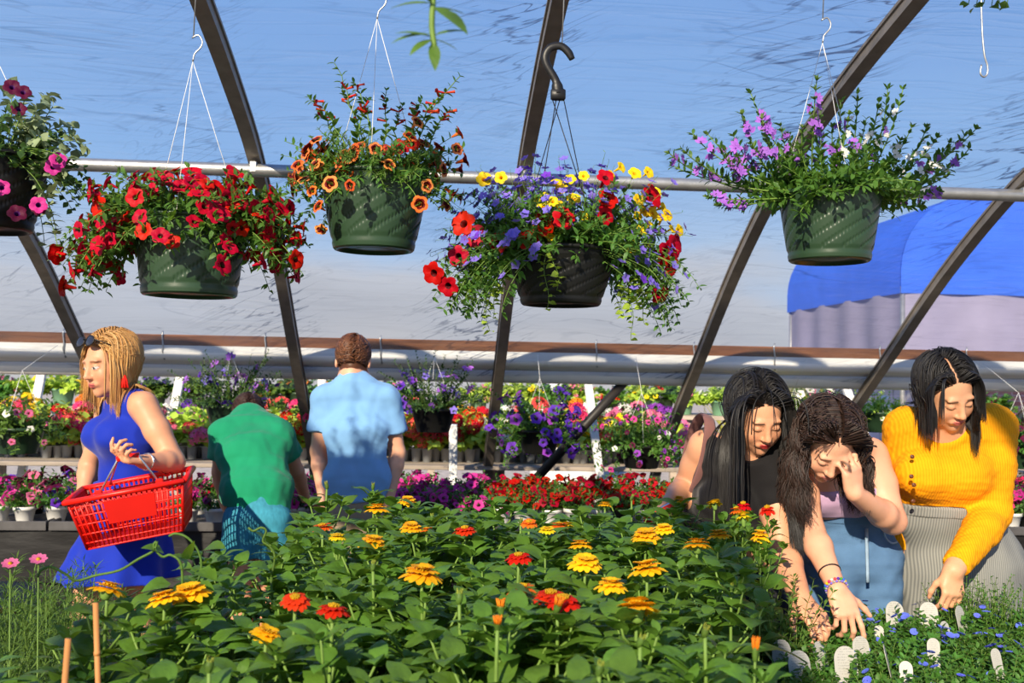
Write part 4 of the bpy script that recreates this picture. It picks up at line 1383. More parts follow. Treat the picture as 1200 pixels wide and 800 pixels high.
def zinnia_proto(seed, h, naked=.09):
    """stem and leaf meshes of one plant of height h above the bench (pot included)"""
    rr = np.random.default_rng(seed)
    lv = MB(); st = MB()
    top = V(0, 0, h)
    main = np.array([V(.01 * math.sin(3 * t + seed), .01 * math.cos(2.3 * t + seed) - .01, .09 + (h - .09) * t) * V(1 - t, 1 - t, 1) for t in np.linspace(0, 1, 12)])
    st.tube(main, np.linspace(.0042, .0026, 12), 6)

    def pt(z):
        i = np.clip((z - .09) / (h - .09) * 11, 0, 10.999); k = int(i); return main[k] + (main[k + 1] - main[k]) * (i - k)

    def pair(p, axis, a, size, droop, mb=lv):
        for s in (0, PI):
            aa = a + s + rr.uniform(-.25, .25)
            side = V(math.cos(aa), math.sin(aa), 0)
            d = nrm(side + V(0, 0, .55 - droop + rr.uniform(-.15, .15)))
            tmpl = ZL if rr.uniform() < .65 else ZL2
            up = nrm(V(0, 0, 1) - d * d[2] + rr.normal(size=3) * .18)
            mb.stamp(tmpl[0], tmpl[1], np.array([frame(d, up) * size * rr.uniform(.85, 1.12)]), np.array([p + side * .003]), 0)

    z = h - naked; a = rr.uniform(0, PI); q = 0
    while z > .12:
        frac = (z - .09) / (h - .09)
        size = (.074 if q == 0 else .108 if q == 1 else .124) * rr.uniform(.9, 1.1)
        p = pt(z)
        pair(p, None, a, size, .05 + .12 * q)
        if q in (0, 1, 2):
            for s in (0, PI):
                if rr.uniform() < (.45 if q == 0 else .9):
                    aa = a + s; L_ = (.045, .085, .11)[q] * rr.uniform(.8, 1.2)
                    e = p + V(math.cos(aa) * L_ * .62, math.sin(aa) * L_ * .62, L_ * .95)
                    st.tube([p, (p + e) / 2 + V(math.cos(aa), math.sin(aa), -.3) * .008, e], [.0026, .0022, .0018], 5)
                    pair(e - V(0, 0, .004), None, aa + PI / 2, .05 * rr.uniform(.8, 1.2), -.05)
                    pair((p + e) / 2, None, aa, .06 * rr.uniform(.8, 1.2), .05)
                    pair(e, None, aa, .026, -.35)
        z -= rr.uniform(.05, .066); a += PI / 2 + rr.uniform(-.2, .2); q += 1
    return lv.mesh('leaves', [M['leaf_zinnia']]), st.mesh('stem', [M['stem_green']])


HZ = .54
ZP_F = [zinnia_proto(100 + i, HZ, nk) for i, nk in enumerate((.05, .06, .08, .07, .055, .09))]
ZP_L = [zinnia_proto(200 + i, .49, .015) for i in range(8)]
ZPOT = small_pot(.06, .045, .1).mesh('pot', M['pot_black'])


def zinnia(label, loc, proto, h_scale, heads, group=None, nm='zinnia_plant', rz=None, wide=1.0):
    o = thing(nm, label, 'zinnia', loc, r5.uniform(0, 6) if rz is None else rz, group)
    o.scale = (wide, wide, h_scale)
    link('pot', ZPOT, o); link('stem', proto[1], o); link('leaves', proto[0], o)
    for kind, p, s in heads:
        if kind == 'bud': b = link('bud', BUD, o)
        elif kind == 'obud': b = link('opening_bud', BUD_O, o)
        else:
            b = link('bloom', ZF[kind][r5.integers(len(ZF[kind]))], o)
            c = link('flower_center', ZDISC[0 if kind == 'golden' else 1], b)
        d = nrm(V(r5.normal() * .16, r5.normal() * .16, 1))
        set_mat3(b, frame_z(d, r5.uniform(0, 6)), p, s * (.55 if 'bud' in kind else 1.14) / wide ** .7)
    return o


zf = [  # px, py, kind, scale, label tail
    (126, 692, 'golden', 1.0, 'lowest on the left, below the blonde woman'), (223, 696, 'golden', 1.08, 'the brighter one of the pair below the red basket'), (193, 703, 'golden', .95, 'the darker one of the pair below the red basket'),
    (312, 745, 'golden', .78, 'lowest yellow bloom, bottom left of centre'), (437, 637, 'golden', .95, 'lower one below the light blue shirt hem'), (442, 598, 'golden', 1.0, 'in front of the beige trousers'),
    (478, 588, 'golden', .85, 'topmost, just right of the beige trousers'), (482, 619, 'golden', .8, 'right of the beige trousers, second from the top'), (494, 675, 'golden', 1.1, 'large one in the middle of the bed'),
    (378, 619, 'orange', .95, 'left of the beige trousers'), (395, 630, 'yellow', .8, 'beside the small orange one left of beige trousers'), (346, 704, 'red', .85, 'orange red one below the teal shorts'),
    (390, 716, 'red', .95, 'red one right below the teal shorts'), (545, 622, 'red', 1.0, 'red pair before the magenta petunias'), (608, 654, 'red', .95, 'deep red one in the centre of the bed'),
    (612, 692, 'orange', 1.0, 'small orange one at centre'), (645, 700, 'red', 1.1, 'left of two touching red ones, centre right'), (660, 706, 'red', 1.1, 'right of two touching red ones, centre right'),
    (686, 661, 'golden', 1.0, 'large one right of centre before the red petunias'), (757, 629, 'golden', 1.0, 'wide one under the red wallet'), (778, 621, 'golden', .8, 'right above the wide one under the red wallet'),
    (817, 640, 'golden', .98, 'below the black top of long-haired woman'), (796, 587, 'golden', .8, 'tall one beside the red wallet'), (837, 591, 'yellow', 1.0, 'small pale one against the black top'),
    (842, 628, 'golden', .85, 'spiky one below the black top, right side'), (891, 631, 'golden', .8, 'rightmost, against the bare arm'), (716, 688, 'golden', .85, 'small one under the big right hand bloom'),
    (758, 669, 'golden', 1.12, 'big one on a thick stem, right half of bed'), (746, 716, 'golden', 1.1, 'lowest one of the right half, partly behind leaves'), (709, 592, 'golden', .62, 'small far one before red petunias'),
    (664, 616, 'yellow', .8, 'tiny pale one before the red petunias'), (641, 622, 'yellow', .8, 'tiny greenish one left of the tiny pale one'), (620, 614, 'orange', .85, 'tiny far one before the white pots'), (655, 617, 'orange', .95, 'far one before the white petunia pots'), (500, 622, 'orange', .7, 'small browned one right of the golden pair'),
    (680, 640, 'golden', .8, 'flat one seen edge on, above the large right of centre one'), (863, 600, 'orange', .9, 'left of the orange pair on the black top'), (871, 594, 'red', .95, 'right of the orange pair on the black top'), (899, 599, 'red', 1.0, 'coral red one against the bare arm'),
    (871, 607, 'yellow', 1.0, 'greenish one under the orange pair'), (587, 714, 'obud', 1.1, 'half open bud at lower centre'), (583, 733, 'obud', 1.0, 'half open bud just below another one'), (885, 765, 'obud', 1.0, 'orange bud at lower right corner of the bed'), (653, 712, 'obud', 1.2, 'half open bud in front of two red ones'),
    (538, 702, 'bud', 1.2, 'closed bud at lower centre left'), (826, 742, 'bud', 1.1, 'closed brown bud at lower right'), (702, 786, 'bud', 1.0, 'closed bud at bottom edge, left one'), (750, 753, 'bud', 1.0, 'closed bud at bottom right of centre'), (740, 584, 'bud', 1.0, 'closed bud on a tall stem left of red wallet'),
    (437, 571, 'bud', 1.0, 'closed bud just above the golden bloom near trousers'), (437, 665, 'bud', 1.0, 'closed bud under the golden bloom of light blue shirt'), (383, 570, 'bud', 1.1, 'closed bud on pale stem left of beige trousers'), (506, 607, 'bud', .9, 'closed bud before the magenta petunias'), (610, 612, 'bud', .9, 'closed bud before first white pots'), (245, 782, 'bud', 1.1, 'closed bud at bottom left')]
kn = {'golden': 'golden zinnia bloom', 'orange': 'orange zinnia bloom', 'red': 'red zinnia bloom', 'yellow': 'pale yellow zinnia bloom', 'bud': 'zinnia', 'obud': 'zinnia'}
taken = []
for i, (px, py, kind, s, tail) in enumerate(zf):
    zt = 1.165 if px > 340 else 1.12
    p = at(px, py, np.clip((1.5 - zt) / max(20, (py - (431 + px / 60.0))) * FPX, .95, 2.66))
    hs = (p[2] - ZB) / HZ
    spec = (kind, (0, 0, HZ), s)
    o = zinnia(f"{kn[kind]}, {tail}" if kind in ('golden', 'orange', 'red', 'yellow') else f"zinnia with {tail}", (p[0], p[1], ZB), ZP_F[i % 6], hs, [spec], wide=.6 if px > 850 else 1.0)
    taken.append((p[0], p[1]))
# the leafy crowd between them
n = 0
lab = 'leafy zinnia plant without open bloom, in the crowd on the near bench'
ys = np.arange(.98, 2.72, .118)
for j, y in enumerate(ys):
    k0 = max(0, 5 - j)
    xl = at(0, 700, y)[0] if y < 1.75 else at(np.interp(y, [1.75, 2.0, 2.4, 2.7], [60, 190, 350, 380]), 640, y)[0]
    xr = at(np.interp(y, [1, 2.7], [872, 858]), 650, y)[0]
    for x in np.arange(xl, xr, .112):
        xx = x + r5.uniform(-.03, .03) + (.05 if j % 2 else 0); yy = y + r5.uniform(-.03, .03)
        if xx > xr or any((a - xx) ** 2 + (b - yy) ** 2 < .05 ** 2 for a, b in taken): continue
        top = np.interp(yy, [1.0, 1.4, 2.0, 2.7], [1.04, 1.06, 1.095, 1.11]) + r5.uniform(-.035, .03)
        if yy < 1.75: top += .0
        pxl = 508 + xx / yy * 1160
        if pxl < 330: top -= np.interp(pxl, [0, 330], [.09, .03])
        # keep the near view of the bench to its right free
        hs = (top - ZB) / .49
        heads = [('bud', (0, 0, .49), .8)] if r5.uniform() < .3 else []
        zinnia(lab, (xx, yy, ZB), ZP_L[n % 8], hs, heads, 'leafy zinnias without bloom'); n += 1
print('leafy zinnias', n)

# ---- fern-leaved cosmos at the far left, on the ground bench
t = thing('low_bench', 'low bench at the left under the feathery cosmos', 'bench', (-1.12, 2.2, 0))
for j in range(5):
    m = MB(); m.box((0, -.56 + j * .28, .42), (.9, .26, .03), bevel=.004); m.build('board', M['bench_wood'], t, smooth=False)
for x in (-.4, .4):
    for y in (-.55, .55):
        m = MB(); m.box((x, y, .2), (.05, .05, .4), bevel=.004); m.build('leg', M['bench_wood'], t, smooth=False)
FERN = []
for i in range(3):
    rr = np.random.default_rng(300 + i)
    P = stem_paths(rr, 70, (.2, .46), (35, 88), .12, .06, .1)
    mb = MB(); leaf_stems(mb, mb, P, rr, leaf_t(1, .1, .2, .1, 2), .05, 4, 0, 1, .0016, .2, .6, .3)
    FERN.append(mb.mesh('foliage', [M['leaf_fern'], M['stem_green']]))
COS = flower_mesh('cosmos_bloom', petals_t(8, .027, .42, .12, 3), [M['p_pink']])
MBc = MB(); MBc.lathe([(.007, 0), (.006, .004), (.0006, .006)], 8)
COSC = MBc.mesh('flower_center', [M['p_disc']])
i = 0
for y in (1.5, 1.8, 2.1, 2.4, 2.7):
    for px in ((-10, 30, 66, 100) if y < 2 else (-10, 18, 42, 62)):
        p = at(px, 700, y)
        if p[0] > -.72: p[0] = -.72 - r5.uniform(0, .05)
        o = thing('cosmos_plant', 'feathery green cosmos plant without bloom at the far left', 'cosmos', (p[0] + r5.uniform(-.02, .02), y, .435), r5.uniform(0, 6), 'feathery cosmos at far left')
        zt = np.interp(y, [1.5, 2.7], [.93, .95]); o.scale = (1, 1, (zt - .435) / .5)
        link('pot', ZPOT, o); link('foliage', FERN[i % 3], o); i += 1
for (px, py, Y, lab) in ((45, 655, 1.95, 'single pink cosmos bloom standing above feathery leaves at far left'), (12, 660, 2.0, 'pink cosmos bloom at the very left edge')):
    p = at(px, py, Y)
    o = thing('cosmos_plant', lab, 'cosmos', (p[0], Y, .435))
    link('pot', ZPOT, o)
    f_ = link('foliage', FERN[0], o); f_.scale = (.7, .7, .9)
    m = MB(); m.tube([(0, 0, .1), (.01, 0, .3), (0, 0, p[2] - .435)], [.002, .0016, .0012], 5); m.build('stem', M['stem_green'], o)
    b_ = link('bloom', COS, o); set_mat3(b_, frame_z(V(.1, -.45, .9), 0), (0, 0, p[2] - .435), .6)
    link('flower_center', COSC, b_)
# stakes
for (pa, pb, Y, lab) in (((80, 748), (76, 800), 1.35, 'short bamboo stake at the bottom left'), ((112, 706), (114, 770), 1.5, 'bamboo stake behind the lowest left golden zinnia')):
    a = at(*pa, Y); e = at(*pb, Y); e = a + (e - a) * ((a[2] - .435) / (a[2] - e[2]))
    m = MB(); m.tube([a, a * .7 + e * .3, e], .0042, 8)
    for q in (.1, .3):
        c_ = a + (e - a) * q; m.tube([c_ + (a - e) * .004, c_ - (a - e) * .004], .005, 8)
    M.setdefault('bamboo', mat('bamboo', srgb(190, 130, 74), .6, .3))
    tag(m.build('bamboo_stake', M['bamboo']), lab, 'stake')
# ---- tendril vines
def vine(lab, pts, Y, leaves, base_px):
    P = [at(x, y, Y) for x, y in pts]
    base = V(at(*base_px, Y)[0], Y, ZB + .1)
    o = thing('climbing_vine', lab, 'vine', (base[0], base[1], ZB))
    off = V(base[0], base[1], ZB)
    st = MB(); st.tube(catmull([p - off for p in P], 4), .0022, 6)
    i0 = int(np.argmax([p[1] for p in pts])); 
    st.tube(catmull([V(0, 0, .1), (P[i0] - off) * .5 + V(.01, 0, .05), P[i0] - off], 4), .0028, 6)
    link('pot', ZPOT, o)
    st.build('tendril', M['leaf_fern'], o)
    lf = MB()
    for (x, y, s, dx, dz) in leaves:
        p = at(x, y, Y + r5.uniform(-.02, .03)) - off
        t_ = leaf_t(1, .85, .2, .15, 5, .6)
        lf.stamp(t_[0], t_[1], np.array([frame(V(dx, -.4, dz), V(0, -.3, .9)) * s * .8]), np.array([p]))
    lf.build('leaves', M['leaf_zinnia'], o)
    return o
vine('curling pea tendril reaching left across the blue skirt', [(44, 676), (48, 668), (60, 664), (76, 672), (90, 680), (112, 674), (140, 668), (162, 655), (180, 645), (184, 634), (180, 640), (190, 652), (200, 650), (212, 660), (214, 690)], 1.72,
     [(192, 648, .05, -.6, .3), (205, 668, .05, .6, .2), (238, 645, .06, .7, .2), (222, 655, .05, .2, .9), (232, 668, .055, .7, -.2), (200, 684, .06, -.8, -.1), (225, 688, .06, .8, -.1), (245, 662, .05, .8, .4)], (214, 700))
vine('curling pea tendril in front of the teal shorts', [(291, 618), (297, 622), (306, 618), (312, 622), (308, 634), (316, 640), (322, 652), (318, 676)], 1.9,
     [(312, 640, .05, -.4, .8), (322, 655, .05, .7, .5), (316, 668, .055, -.7, .3), (326, 676, .05, .8, 0), (300, 676, .05, -.8, 0)], (318, 690))
vine('curling pea tendril arching right of the red basket', [(198, 628), (206, 625), (220, 630), (232, 645), (236, 664), (230, 690)], 1.8, [(222, 662, .05, -.6, .5), (240, 660, .045, .6, .5), (232, 676, .055, .7, .1)], (230, 700))

# ================================================================ blue flowered trays at the right, with plant tags
EB = .68
x0, x1 = .84, 2.1
t = thing('herb_bench', 'bench under the blue flowered plants at right', 'bench', (1.5, 2.42, 0))
for j in range(5):
    m = MB(); m.box((0, -.38 + j * .19, EB - .015), (1.3, .18, .03), bevel=.004); m.build('board', M['bench_wood'], t, smooth=False)
for x in (-.6, .6):
    for y in (-.38, .38):
        m = MB(); m.box((x, y, .325), (.05, .05, .65), bevel=.004); m.build('leg', M['bench_wood'], t, smooth=False)
EVO_F = flower_mesh('blue_flower', petals_t(5, .0115, .85, .12, 3), [M['p_blue']])
EVO = []
for i in range(5):
    rr = np.random.default_rng(400 + i)
    P = stem_paths(rr, 46, (.055, .105), (5, 80), .25, .05, .085, None, .012)
    mb = MB(); leaf_stems(mb, mb, P, rr, leaf_t(1, .6, .2, .1, 3, .7), .02, 3, 0, 1, .0012, .1, .5, .2)
    EVO.append((mb.mesh('foliage', [M['leaf_small'], M['stem_green']]), P))
row = 0
for j, y in enumerate(np.arange(2.02, 2.82, .125)):
    xl_, xr_ = at(905 if y > 2.2 else 900, 750, y)[0], min(2.1, at(1225, 750, y)[0])
    nn_ = int((xr_ - xl_) / .118)
    for i in range(nn_ + 1):
        x = xl_ + i * (xr_ - xl_) / max(1, nn_) + r5.uniform(-.02, .02)
        pxl = 508 + x / y * 1163
        nf = 0 if pxl < 990 else int(r5.integers(3, 6)) if pxl < 1060 else int(r5.integers(5, 10))
        if nf:
            lab = 'bushy green plant dotted with small blue flowers on the right bench'; g_ = 'blue flowered plants on the right bench'
        else:
            lab = 'bushy dark green plant without flowers left of the blue flowered ones'; g_ = 'flowerless bushy plants on the right bench'
        o = thing('blue_daze_plant' if False else 'bedding_plant', lab, 'bedding plant', (x, y + r5.uniform(-.015, .015), EB), r5.uniform(0, 6), g_)
        q = int(r5.integers(5)); s_ = r5.uniform(.92, 1.1) * (1.0 if pxl > 1000 else .92); o.scale = (s_, s_, s_)
        link('pot', POT_B, o); link('foliage', EVO[q][0], o)
        S = spots_on(EVO[q][1], r5, nf, (.95, 1), .4, .8, .016)
        place_blooms(o, [EVO_F], S, r5, 'blue_flower', (.75, 1.0))
# wispy plants at the right end
for k_, (px, py, Y, lab) in enumerate(((1150, 690, 2.78, 'wispy upright purplish plant before the grey skirt, left one'), (1185, 690, 2.74, 'wispy upright purplish plant before the grey skirt, right one'), (1125, 700, 2.8, 'wispy upright green plant beside the white tag under the hand'), (908, 690, 2.5, 'frilly pale green plant beside the long-haired woman\'s arm'))):
    p = at(px, 720, Y)
    rr = np.random.default_rng(500 + k_)
    o = thing('wispy_plant', lab, 'bedding plant', (p[0], Y, EB))
    hgt = at(px, py, Y)[2] - EB
    P = stem_paths(rr, 44, (hgt * .5, hgt * .9), (55, 89), .05, .05, .08)
    mb = MB(); leaf_stems(mb, mb, P, rr, leaf_t(1, .35, .2, .1, 2), .018 if k_ < 3 else .03, 3, 0, 1, .0014, .1)
    link('pot', POT_B, o); mb.build('foliage', [M['leaf_small'] if k_ < 3 else M['leaf_fern'], M['stem_green']], o)

# ---- plant tags
def tag_mat():
    m, nt, b = newmat('tag_plastic')
    N = nt.nodes; L = nt.links
    tc = N.new('ShaderNodeTexCoord'); sx = N.new('ShaderNodeSeparateXYZ'); L.new(tc.outputs['Object'], sx.inputs[0])
    # rows of tiny print: bands in z, broken up along x
    wz = N.new('ShaderNodeMath'); wz.operation = 'MULTIPLY'; wz.inputs[1].default_value = 190.0; L.new(sx.outputs['Z'], wz.inputs[0])
    fr = N.new('ShaderNodeMath'); fr.operation = 'FRACT'; L.new(wz.outputs[0], fr.inputs[0])
    ln = N.new('ShaderNodeMath'); ln.operation = 'LESS_THAN'; ln.inputs[1].default_value = .45; L.new(fr.outputs[0], ln.inputs[0])
    nz = N.new('ShaderNodeTexNoise'); nz.inputs['Scale'].default_value = 420; nz.inputs['Detail'].default_value = 1; L.new(tc.outputs['Object'], nz.inputs['Vector'])
    gt = N.new('ShaderNodeMath'); gt.operation = 'GREATER_THAN'; gt.inputs[1].default_value = .5; L.new(nz.outputs['Fac'], gt.inputs[0])
    ax_ = N.new('ShaderNodeMath'); ax_.operation = 'ABSOLUTE'; L.new(sx.outputs['X'], ax_.inputs[0])
    lx = N.new('ShaderNodeMath'); lx.operation = 'LESS_THAN'; lx.inputs[1].default_value = .0165; L.new(ax_.outputs[0], lx.inputs[0])
    a = N.new('ShaderNodeMath'); a.operation = 'MULTIPLY'; L.new(ln.outputs[0], a.inputs[0]); L.new(gt.outputs[0], a.inputs[1])
    a2 = N.new('ShaderNodeMath'); a2.operation = 'MULTIPLY'; L.new(a.outputs[0], a2.inputs[0]); L.new(lx.outputs[0], a2.inputs[1])
    a3 = N.new('ShaderNodeMath'); a3.operation = 'MULTIPLY'; a3.inputs[1].default_value = .38; L.new(a2.outputs[0], a3.inputs[0])
    mx = N.new('ShaderNodeMix'); mx.data_type = 'RGBA'; mx.inputs['A'].default_value = srgb(180, 178, 170); mx.inputs['B'].default_value = srgb(96, 94, 90)
    L.new(a3.outputs[0], mx.inputs['Factor']); L.new(mx.outputs['Result'], b.inputs['Base Color'])
    b.inputs['Roughness'].default_value = .4
    return m


M['tag'] = tag_mat()
mb = MB()
out_ = [(-.021, -.14), (.021, -.14), (.0235, .0)] + [(.0235 * math.cos(a), .018 + .026 * math.sin(a)) for a in np.linspace(0, PI, 14)] + [(-.0235, .0)]
n_ = len(out_)
v = [(x, -.0006, z) for x, z in out_] + [(x, .0006, z) for x, z in out_]
mb.add(v, [tuple(range(n_)), tuple(range(2 * n_ - 1, n_ - 1, -1))] + [(i, n_ + i, n_ + (i + 1) % n_, (i + 1) % n_) for i in range(n_)])
TAG = mb.mesh('plant_tag', M['tag'], False)
tags = [(1049, 705, 2.72, 0, 1.0, 'white plant tag before the gap between jeans and grey skirt'), (1089, 706, 2.74, -12, .95, 'white plant tag pinched by the woman in yellow'), (1127, 710, 2.7, 35, .9, 'white plant tag right of the reaching hand'),
        (916, 750, 2.42, -25, .85, 'white plant tag farthest left beside the zinnia leaves'), (938, 763, 2.3, 0, 1.0, 'broad white plant tag second from left'), (962, 752, 2.45, 30, .85, 'white plant tag half sunk, third from left'),
        (992, 758, 2.27, 0, 1.05, 'biggest white plant tag, front middle'), (1010, 746, 2.5, 8, .9, 'white plant tag with a punched hole behind the biggest one'), (1041, 755, 2.35, 65, .95, 'white plant tag turned nearly edge on'),
        (1094, 748, 2.42, -10, .6, 'small cream tag top among blue flowers'), (1062, 775, 2.2, -20, .55, 'small white tag peeking low among blue flowers'), (1108, 728, 2.6, 20, .6, 'small speckled tag below the white tag in the hand'),
        (1168, 760, 2.3, 15, .55, 'small white tag at right among blue flowers'), (1030, 733, 2.62, -15, .5, 'small tag top left of first blue blooms')]
for px, py, Y, rot, s, lab in tags:
    c = at(px, py, Y)
    o = link('plant_tag', TAG, None, tuple(c - V(0, 0, .048 * s)))
    o.rotation_euler = (R(-14), R(r5.uniform(-4, 4)), R(rot)); o.scale = (s * 1.12, 1, s * 1.12)
    tag(o, lab, 'plant tag')
# ================================================================ people: signed distance bodies
f32 = np.float32


class Field:
    """blend of rounded solids sampled on a grid; surface extracted by surface nets"""
    def __init__(self, lo, hi, h):
        self.h = h
        self.lo = np.asarray(lo, dtype=float)
        self.n = np.ceil((np.asarray(hi) - self.lo) / h).astype(int) + 1
        self.F = np.full(self.n, 1.0, dtype=f32)

    def block(self, lo, hi):
        a = np.clip(np.floor((lo - self.lo) / self.h).astype(int), 0, self.n)
        b = np.clip(np.ceil((hi - self.lo) / self.h).astype(int) + 1, 0, self.n)
        if np.any(b <= a): return None
        ax = [(self.lo[i] + np.arange(a[i], b[i]) * self.h).astype(f32) for i in range(3)]
        return tuple(slice(a[i], b[i]) for i in range(3)), ax[0][:, None, None], ax[1][None, :, None], ax[2][None, None, :]

    def add(self, prim, grow=0.0, op='u'):
        k = prim.get('k', .02)
        lo, hi = prim['bb']
        pad = k + 3 * self.h + max(0, grow) + .004
        bl = self.block(lo - pad, hi + pad)
        if bl is None: return
        sl, X, Y, Z = bl
        d = prim['fn'](X, Y, Z) - f32(grow)
        A = self.F[sl]
        if op == 'u':
            hh = np.maximum(k - np.abs(A - d), 0) / k
            self.F[sl] = np.minimum(A, d) - hh * hh * k * .25
        elif op == 's':
            hh = np.maximum(k - np.abs(A + d), 0) / k
            self.F[sl] = np.maximum(A, -d) + hh * hh * k * .25

    def clip(self, fn):
        X, Y, Z = [(self.lo[i] + np.arange(self.n[i]) * self.h).astype(f32).reshape([-1 if j == i else 1 for j in range(3)]) for i in range(3)]
        self.F = np.maximum(self.F, fn(X, Y, Z).astype(f32))

    def mesh(self):
        F = self.F; h = self.h
        F[0], F[-1], F[:, 0], F[:, -1], F[:, :, 0], F[:, :, -1] = 1, 1, 1, 1, 1, 1
        S = F < 0
        c = np.zeros(tuple(self.n - 1), dtype=np.int8)
        for i in (0, 1):
            for j in (0, 1):
                for k in (0, 1):
                    c += S[i:self.n[0] - 1 + i, j:self.n[1] - 1 + j, k:self.n[2] - 1 + k]
        act = (c > 0) & (c < 8)
        I = np.argwhere(act)
        idx = np.full(act.shape, -1, dtype=np.int64); idx[act] = np.arange(len(I))
        corner = {}
        for i in (0, 1):
            for j in (0, 1):
                for k in (0, 1):
                    corner[(i, j, k)] = F[I[:, 0] + i, I[:, 1] + j, I[:, 2] + k].astype(float)
        acc = np.zeros((len(I), 3)); cnt = np.zeros(len(I))
        ks = list(corner)
        for a in range(8):
            for b in range(a + 1, 8):
                A, B = ks[a], ks[b]
                if sum(abs(p - q) for p, q in zip(A, B)) != 1: continue
                fa, fb = corner[A], corner[B]
                m = (fa < 0) != (fb < 0)
                t = np.where(m, fa / np.where(m, fa - fb, 1), 0)
                for q in range(3):
                    acc[:, q] += np.where(m, A[q] + t * (B[q] - A[q]), 0)
                cnt += m
        Vt = self.lo + (I + acc / cnt[:, None]) * h
        faces = []
        for axis in range(3):
            u, w = (axis + 1) % 3, (axis + 2) % 3
            s0 = [slice(None)] * 3; s1 = [slice(None)] * 3
            s0[axis] = slice(0, -1); s1[axis] = slice(1, None)
            E = np.argwhere(S[tuple(s0)] != S[tuple(s1)])
            ok = (E[:, u] > 0) & (E[:, w] > 0) & (E[:, u] < self.n[u] - 1) & (E[:, w] < self.n[w] - 1)
            E = E[ok]
            ins = S[E[:, 0], E[:, 1], E[:, 2]]
            def cell(du, dw):
                C = E.copy(); C[:, u] -= du; C[:, w] -= dw
                return idx[C[:, 0], C[:, 1], C[:, 2]]
            q = np.stack([cell(1, 1), cell(0, 1), cell(0, 0), cell(1, 0)], 1)
            q[~ins] = q[~ins][:, ::-1]
            faces.append(q)
        Q = np.concatenate(faces)
        Q = Q[(Q >= 0).all(1)]
        return Vt, Q


def grid_mesh(name, Vt, Q, mats, col=None, mi=None):
    me = bpy.data.meshes.new(name)
    me.vertices.add(len(Vt)); me.vertices.foreach_set('co', Vt.astype(f32).ravel())
    me.loops.add(len(Q) * 4); me.polygons.add(len(Q))
    me.loops.foreach_set('vertex_index', Q.astype(np.int32).ravel())
    me.polygons.foreach_set('loop_start', (np.arange(len(Q)) * 4).astype(np.int32))
    me.polygons.foreach_set('use_smooth', np.ones(len(Q), bool))
    for m in (mats if isinstance(mats, list) else [mats]): me.materials.append(m)
    if mi is not None: me.polygons.foreach_set('material_index', mi.astype(np.int32))
    if col is not None:
        ca = me.color_attributes.new('Col', 'FLOAT_COLOR', 'POINT')
        ca.data.foreach_set('color', np.concatenate([col, np.ones((len(col), 1))], 1).astype(f32).ravel())
    me.update(calc_edges=True)
    return me


def relax(Vt, Q, it=2, lam=.5):
    e = np.concatenate([Q[:, [0, 1]], Q[:, [1, 2]], Q[:, [2, 3]], Q[:, [3, 0]]])
    deg = np.bincount(e[:, 0], minlength=len(Vt)) + np.bincount(e[:, 1], minlength=len(Vt))
    for _ in range(it):
        s = np.zeros_like(Vt)
        for q in range(3):
            s[:, q] = np.bincount(e[:, 0], Vt[e[:, 1], q], len(Vt)) + np.bincount(e[:, 1], Vt[e[:, 0], q], len(Vt))
        Vt = Vt + lam * (s / np.maximum(1, deg)[:, None] - Vt)
    return Vt


def vnormals(Vt, Q):
    n = np.cross(Vt[Q[:, 2]] - Vt[Q[:, 0]], Vt[Q[:, 3]] - Vt[Q[:, 1]])
    N_ = np.zeros_like(Vt)
    for q in range(4):
        for a in range(3):
            N_[:, a] += np.bincount(Q[:, q], n[:, a], len(Vt))
    return N_ / np.maximum(1e-9, np.linalg.norm(N_, axis=1))[:, None]


# --- primitives (each a dict: fn, bb, k)
def cap(a, b, ra, rb, k=.02):
    a, b = np.asarray(a, float), np.asarray(b, float)
    ba = b - a; L2 = max(1e-9, ba.dot(ba)); r = max(ra, rb)

    def fn(X, Y, Z):
        px, py, pz = X - f32(a[0]), Y - f32(a[1]), Z - f32(a[2])
        t = np.clip((px * f32(ba[0]) + py * f32(ba[1]) + pz * f32(ba[2])) / f32(L2), 0, 1)
        return np.sqrt((px - t * f32(ba[0])) ** 2 + (py - t * f32(ba[1])) ** 2 + (pz - t * f32(ba[2])) ** 2) - (f32(ra) + f32(rb - ra) * t)
    return dict(fn=fn, bb=(np.minimum(a, b) - r, np.maximum(a, b) + r), k=k, seg=(a, b, ra, rb))


def ell(c, r, M3=None, k=.02):
    c = np.asarray(c, float); r = np.asarray(r, float)
    A = np.eye(3) if M3 is None else np.asarray(M3)          # columns = local axes
    W = (A / r).T; W2 = (A / (r * r)).T

    def fn(X, Y, Z):
        px, py, pz = X - f32(c[0]), Y - f32(c[1]), Z - f32(c[2])
        q = [px * f32(W[i, 0]) + py * f32(W[i, 1]) + pz * f32(W[i, 2]) for i in range(3)]
        k0 = np.sqrt(q[0] ** 2 + q[1] ** 2 + q[2] ** 2)
        k1 = np.sqrt((q[0] / f32(r[0])) ** 2 + (q[1] / f32(r[1])) ** 2 + (q[2] / f32(r[2])) ** 2)
        return k0 * (k0 - 1) / np.maximum(k1, 1e-6)
    e = np.sqrt(((A * r) ** 2).sum(1))
    return dict(fn=fn, bb=(c - e, c + e), k=k)


